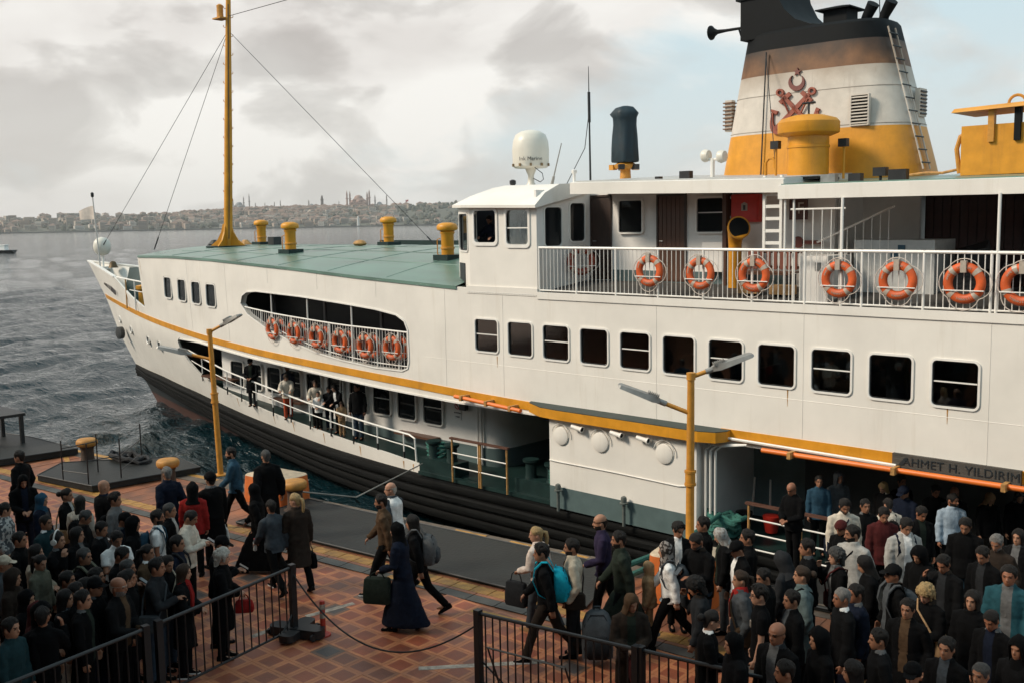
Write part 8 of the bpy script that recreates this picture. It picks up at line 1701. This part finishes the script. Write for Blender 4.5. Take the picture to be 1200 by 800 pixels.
tp = P(1064, 607, 1.80, 'T', 'stand', 'd', 'P', 'lgrey', 'blk', 'short', 'hb', 'b', 'man in open light grey padded jacket over white tee', group=BOARD, shirt='white')
P(926, 564, 1.74, 'TL', 'clasp', 'd', 'J', 'blk', 'blk', 'fringe', 'hb', 'c', 'balding man in black behind the ship gate rail', group=BOARD)
P(960, 556, 1.70, 'T', 'stand', 'f', 'J', 'denim', 'blk', 'short', 'hb', 'b', 'person in blue jacket deep in the dark doorway', group=BOARD)
P(983, 552, 1.72, 'T', 'stand', 'f', 'J', 'slate', 'blk', 'hood', 'slate', 'b', 'person in grey hood deep in the dark doorway', group=BOARD)
P(1131, 606, 1.76, 'TL', 'stand', 'd', 'J', 'blk', 'denim', 'short', 'hb', 'b', 'dark haired man in black below the pale blue shirt man', group=BOARD, fat=1.05)
P(1196, 574, 1.72, 'T', 'stand', 'd', 'J', 'blk', 'blk', 'hijab', patt('blk2', 'grey'), 'a', 'woman in dotted dark scarf cut by the right picture edge', group=BOARD)
P(1140, 690, 1.72, 'TL', 'stand', 'f', 'C', 'blk', 'blk', 'long', 'hb', 'a', 'long haired woman in black left of the teal denim jacket', group=BOARD)
P(960, 735, 1.70, 'L', 'stand', 'f', 'J', 'blk', 'blk', 'hood', 'blk', 'a', 'person in black hood at the bottom edge right of the balding man', group=BOARD)
P(1030, 735, 1.70, 'L', 'pocket', 'f', 'J', 'blk2', 'blk', 'short', 'hb', 'b', 'dark haired man at the bottom edge below the suited man', group=BOARD)
P(1110, 745, 1.70, 'TL', 'stand', 'f', 'J', 'blk', 'blk', 'short', 'hb', 'b', 'dark haired man in black at the bottom edge below the curly blond woman', group=BOARD)
P(1075, 640, 1.68, 'TL', 'stand', 'd', 'J', 'blk', 'blk', 'hood', 'blk', 'a', 'person in black hood right behind the grey padded jacket', group=BOARD)
P(1010, 650, 1.70, 'L', 'stand', 'd', 'J', 'blk', 'blk', 'long', 'hb', 'a', 'dark haired woman in black just below the light grey zip jacket', group=BOARD)
P(860, 740, 1.70, 'L', 'stand', 'f', 'C', 'blk2', 'blk', 'hijab', 'blk', 'a', 'woman in black headscarf at the bottom edge left of the balding man', group=BOARD)
for px, py, h, f, po, hd, tp_, tc_, bc, hr, hc, sk_, lab in (
    (1150, 640, 1.72, 'TL', 'stand', 'd', 'J', 'blk', 'blk', 'short', 'hb', 'b', 'dark haired person in black just left of the older man in dark brown'),
    (1194, 618, 1.70, 'TL', 'stand', 'f', 'C', 'blk2', 'blk', 'long', 'hb', 'a', 'long haired woman in black behind the older man in dark brown'),
    (1082, 592, 1.74, 'T', 'stand', 'd', 'J', 'blk', 'blk', 'short', 'hb', 'c', 'dark haired man in black between the grey padded jacket and the pale blue shirt'),
    (1014, 582, 1.72, 'T', 'stand', 'f', 'J', 'blk2', 'blk', 'crew', 'hb', 'b', 'crew cut man in black right of the cream jacket'),
    (928, 690, 1.70, 'L', 'stand', 'f', 'J', 'blk', 'blk', 'short', 'hb', 'b', 'dark haired man in black between the glasses man and the pale teal coat'),
    (1064, 700, 1.70, 'TL', 'pocket', 'f', 'C', 'blk', 'blk', 'short', 'hb', 'b', 'dark haired man in black coat left of the curly blond woman'),
    (1160, 715, 1.70, 'TL', 'stand', 'd', 'J', 'blk', 'blk', 'crew', 'hb', 'c', 'crew cut man in black below the long haired woman beside the teal jacket'),
    (1195, 745, 1.72, 'TL', 'stand', 'f', 'J', 'blk2', 'blk', 'hood', 'blk', 'b', 'person in black hood at the bottom right corner'),
    (1000, 772, 1.68, 'L', 'stand', 'f', 'J', 'blk', 'blk', 'long', 'hb', 'a', 'long haired woman in black at the bottom edge right of the black hood'),
    (1070, 775, 1.72, 'TL', 'stand', 'f', 'J', 'blk', 'blk', 'cap', 'blk', 'b', 'man in black cap at the bottom edge of the right crowd'),
    (1150, 775, 1.70, 'TL', 'stand', 'f', 'J', 'blk2', 'blk', 'crew', 'hdg', 'b', 'grizzled man at the bottom edge near the right corner'),
    (920, 772, 1.70, 'L', 'stand', 'f', 'J', 'blk', 'blk', 'short', 'hb', 'b', 'dark haired man at the bottom edge just below the balding man')):
    P(px, py, h, f, po, hd, tp_, tc_, bc, hr, hc, sk_, lab, group=BOARD)
for px, py, h, f, po, hd, tp_, tc_, bc, hr, hc, sk_, lab in (
    (166, 604, 1.70, 'R', 'stand', 'f', 'J', 'blk', 'blk', 'hood', 'blk', 'b', 'person in black hood between the black cap and the white T-shirt'),
    (86, 618, 1.70, 'R', 'stand', 'f', 'J', 'blk', 'blk', 'long', 'hb', 'a', 'long haired woman in black right of the white headphones'),
    (112, 664, 1.70, 'R', 'pocket', 'f', 'J', 'blk', 'blk', 'short', 'hb', 'b', 'dark haired man in black left of the black T-shirt youth'),
    (30, 690, 1.66, 'R', 'stand', 'f', 'C', 'blk', 'blk', 'hijab', 'blk', 'a', 'woman in black headscarf between the brown hood and the maroon headscarf'),
    (68, 702, 1.70, 'R', 'stand', 'f', 'J', 'blk', 'blk', 'cap', 'blk', 'b', 'man in black cap right of the maroon headscarf'),
    (120, 712, 1.70, 'R', 'stand', 'f', 'J', 'navy', 'blk', 'short', 'hb', 'b', 'dark haired man in navy left of the bald man with white fringe'),
    (160, 722, 1.70, 'R', 'stand', 'f', 'J', 'blk', 'blk', 'short', 'hb', 'c', 'dark haired man in black directly below the bald man with white fringe'),
    (100, 768, 1.70, 'R', 'stand', 'f', 'J', 'blk', 'blk', 'short', 'hb', 'b', 'dark haired man in black at the bottom edge left of the pale trousers'),
    (30, 772, 1.70, 'R', 'stand', 'f', 'C', 'blk', 'blk', 'long', 'hb', 'a', 'long haired woman in black at the bottom edge near the left corner'),
    (205, 692, 1.74, 'R', 'stand', 'f', 'J', 'blk', 'blk', 'crew', 'hb', 'b', 'crew cut man in black between the long haired woman and the charcoal sweater')):
    P(px, py, h, f, po, hd, tp_, tc_, bc, hr, hc, sk_, lab, group=WAIT)
# --- on the side deck and in the wheelhouse
def side_spot(px, py, Y):                        # on the side deck behind its rail
    p = at_y(px, py, Y); return (p.x, Y, deck_z(p.x) - .05)
P(294, 426, 1.76, 'T', 'clasp', 'd', 'C', 'blk', 'blk', 'cap', 'blk', 'b', 'man in dark coat and cap alone at the forward end of the side deck', loc=side_spot(294, 426, 20.15), group=SIDE)
P(337, 431, 1.76, 'T', 'stand', 'f', 'J', 'navy', 'blk', 'short', 'hb', 'c', 'bearded man in navy behind the woman in red trousers', loc=side_spot(337, 431, 20.45), group=SIDE, beard='hb')
P(336, 441, 1.62, 'T', 'lean', 'd', 'P', 'cream', 'orange', 'long', 'hbr', 'd', 'woman in cream jacket and orange red trousers at the deck rail', loc=side_spot(336, 441, 20.02), group=SIDE)
P(370, 446, 1.64, 'T', 'lean', 'f', 'J', 'cream', 'blk', 'long', 'hbr', 'd', 'woman in pale jacket with long brown hair leaning on the deck rail', loc=side_spot(370, 446, 20.02), group=SIDE)
P(373, 464, 1.28, 'T', 'clasp', 'f', 'J', 'white', 'blk', 'short', 'hb', 'd', 'child in white sweater at the deck rail', loc=side_spot(373, 464, 19.86), group=SIDE)
P(385, 456, 1.45, 'T', 'stand', 'd', 'J', 'blk', 'blk', 'short', 'hb', 'b', 'dark haired boy behind the child in white sweater', loc=side_spot(385, 456, 20.15), group=SIDE)
P(397, 453, 1.66, 'TL', 'lean', 'd', 'J', 'blk', 'blk', 'long', 'hb', 'd', 'woman in black with one white sleeve bending over the children', loc=side_spot(397, 453, 20.08), group=SIDE, shirt='white')
P(400, 475, 1.15, 'T', 'clasp', 'd', 'J', 'tan', 'tan', 'long', 'hbr', 'd', 'small child in tan jacket beside the man in black tracksuit', loc=side_spot(400, 475, 19.86), group=SIDE)
P(419, 453, 1.80, 'T', 'stand', 'r', 'J', 'blk', 'jean', 'crew', 'hb', 'c', 'bald man in black tracksuit with white sleeve stripes on the side deck', loc=side_spot(419, 453, 20.05), group=SIDE, fat=1.08, stripe='white')
P(0, 0, 1.70, 300, 'lean', 'd', 'J', 'navy', 'blk', 'short', 'hb', 'b', 'man in navy leaning on the sill inside the left wheelhouse window', loc=(at_y(571, 262, 20.0).x, 20.2, 7.06), beard='hb')

# bags carried in the crowds
def who(frag): return next(v for k, v in TP.items() if frag in k)
def shoulder_bag(frag, col, label, side=1):
    tp = who(frag); J = SK(tp[1]); T = J['T']; p, rz = on_person(tp, T((side * .20, -.03, .92))); t = thing('shoulder_bag', label, 'shoulder bag', p, rz); m = cloth(col); mb = MB()
    mb.loft([[(side * .02 + y, x, z) for x, y in rrect(-.15 - k, -.05, .15 + k, .05, .03, 3)] for z, k in ((-.13, -.02), (-.1, .0), (.06, .0), (.10, -.03))]); obj('bag_body', mb.mesh('bag_body', 50), m, t, local=True)
    o0 = T((side * .20, -.03, .92)); pts = [T(v) - o0 for v in ((side * .19, .10, 1.0), (side * .10, .15, 1.2), (-side * .05, .13, 1.38), (-side * .11, .02, 1.47), (-side * .06, -.12, 1.40), (side * .08, -.15, 1.2), (side * .19, -.13, 1.0))]
    obj('bag_strap', MB().tube(pts, .013, 6).mesh('bag_strap', True), m, t, local=True)
for frag, col, label, sd_ in (('light grey zip jacket', 'blk', 'black shoulder bag of the bearded man in light grey zip jacket', 1), ('slate grey coat with red scarf', 'brown', 'brown shoulder bag of the woman in slate grey coat', -1), ('curly grey hair smoking', 'maroon', 'dark red shoulder bag of the smoking woman', 1),
        ('man in charcoal sweater', 'slate', 'grey shoulder bag of the man in charcoal sweater at the barrier', 1), ('curly blond hair', 'tan', 'tan shoulder bag of the woman with curly blond hair', -1), ('pale teal coat', 'blk', 'black shoulder bag of the woman in long pale teal coat', 1),
        ('woman with dark hair bun', 'tan', 'tan shoulder bag of the woman with dark hair bun', 1), ('smiling dark haired woman', 'beige', 'beige shoulder bag of the smiling woman in black', 1), ('bearded man in beige jacket', 'dbrown', 'dark brown shoulder bag of the bearded man in beige jacket', -1), ('cream jacket looking down', 'navy', 'navy shoulder bag of the man in cream jacket in the doorway', 1)): shoulder_bag(frag, col, label, sd_)
backpack(who('open light grey padded jacket'), 'navy', 'navy backpack worn by the man in open grey padded jacket', s=.95); backpack(who('man in black baseball cap'), 'slate', 'grey backpack worn by the man in black baseball cap'); backpack(who('black haired man in dark blue jacket'), 'char', 'charcoal backpack worn by the man in dark blue jacket'); backpack(who('grizzled hair and black jacket'), 'olive', 'olive backpack worn by the man with grizzled hair')
for frag, lab in (('black T-shirt bending', 'phone held by the young man in black T-shirt'), ('grey haired person in black jacket', 'phone held by the grey haired person in black jacket'), ('in black looking down by the lamp', 'phone held by the bearded man in black by the lamp post'), ('black cap and navy jacket', 'phone held by the man in black cap and navy jacket')): phone(who(frag), lab)

# ================================================================== haze over the strait
hm_ = bpy.data.materials.new('sea haze'); hm_.use_nodes = True; t_ = hm_.node_tree; t_.nodes.clear()
o_ = t_.nodes.new('ShaderNodeOutputMaterial'); pv = t_.nodes.new('ShaderNodeVolumePrincipled'); pv.inputs['Color'].default_value = (.95, .94, .93, 1); pv.inputs['Density'].default_value = 0.00009; pv.inputs['Anisotropy'].default_value = 0.2
t_.links.new(pv.outputs[0], o_.inputs['Volume'])
struct(obj('haze', MB().box((-3600, -60, -3.2), (400, 3400, 150)).mesh('haze'), hm_), 'stuff')
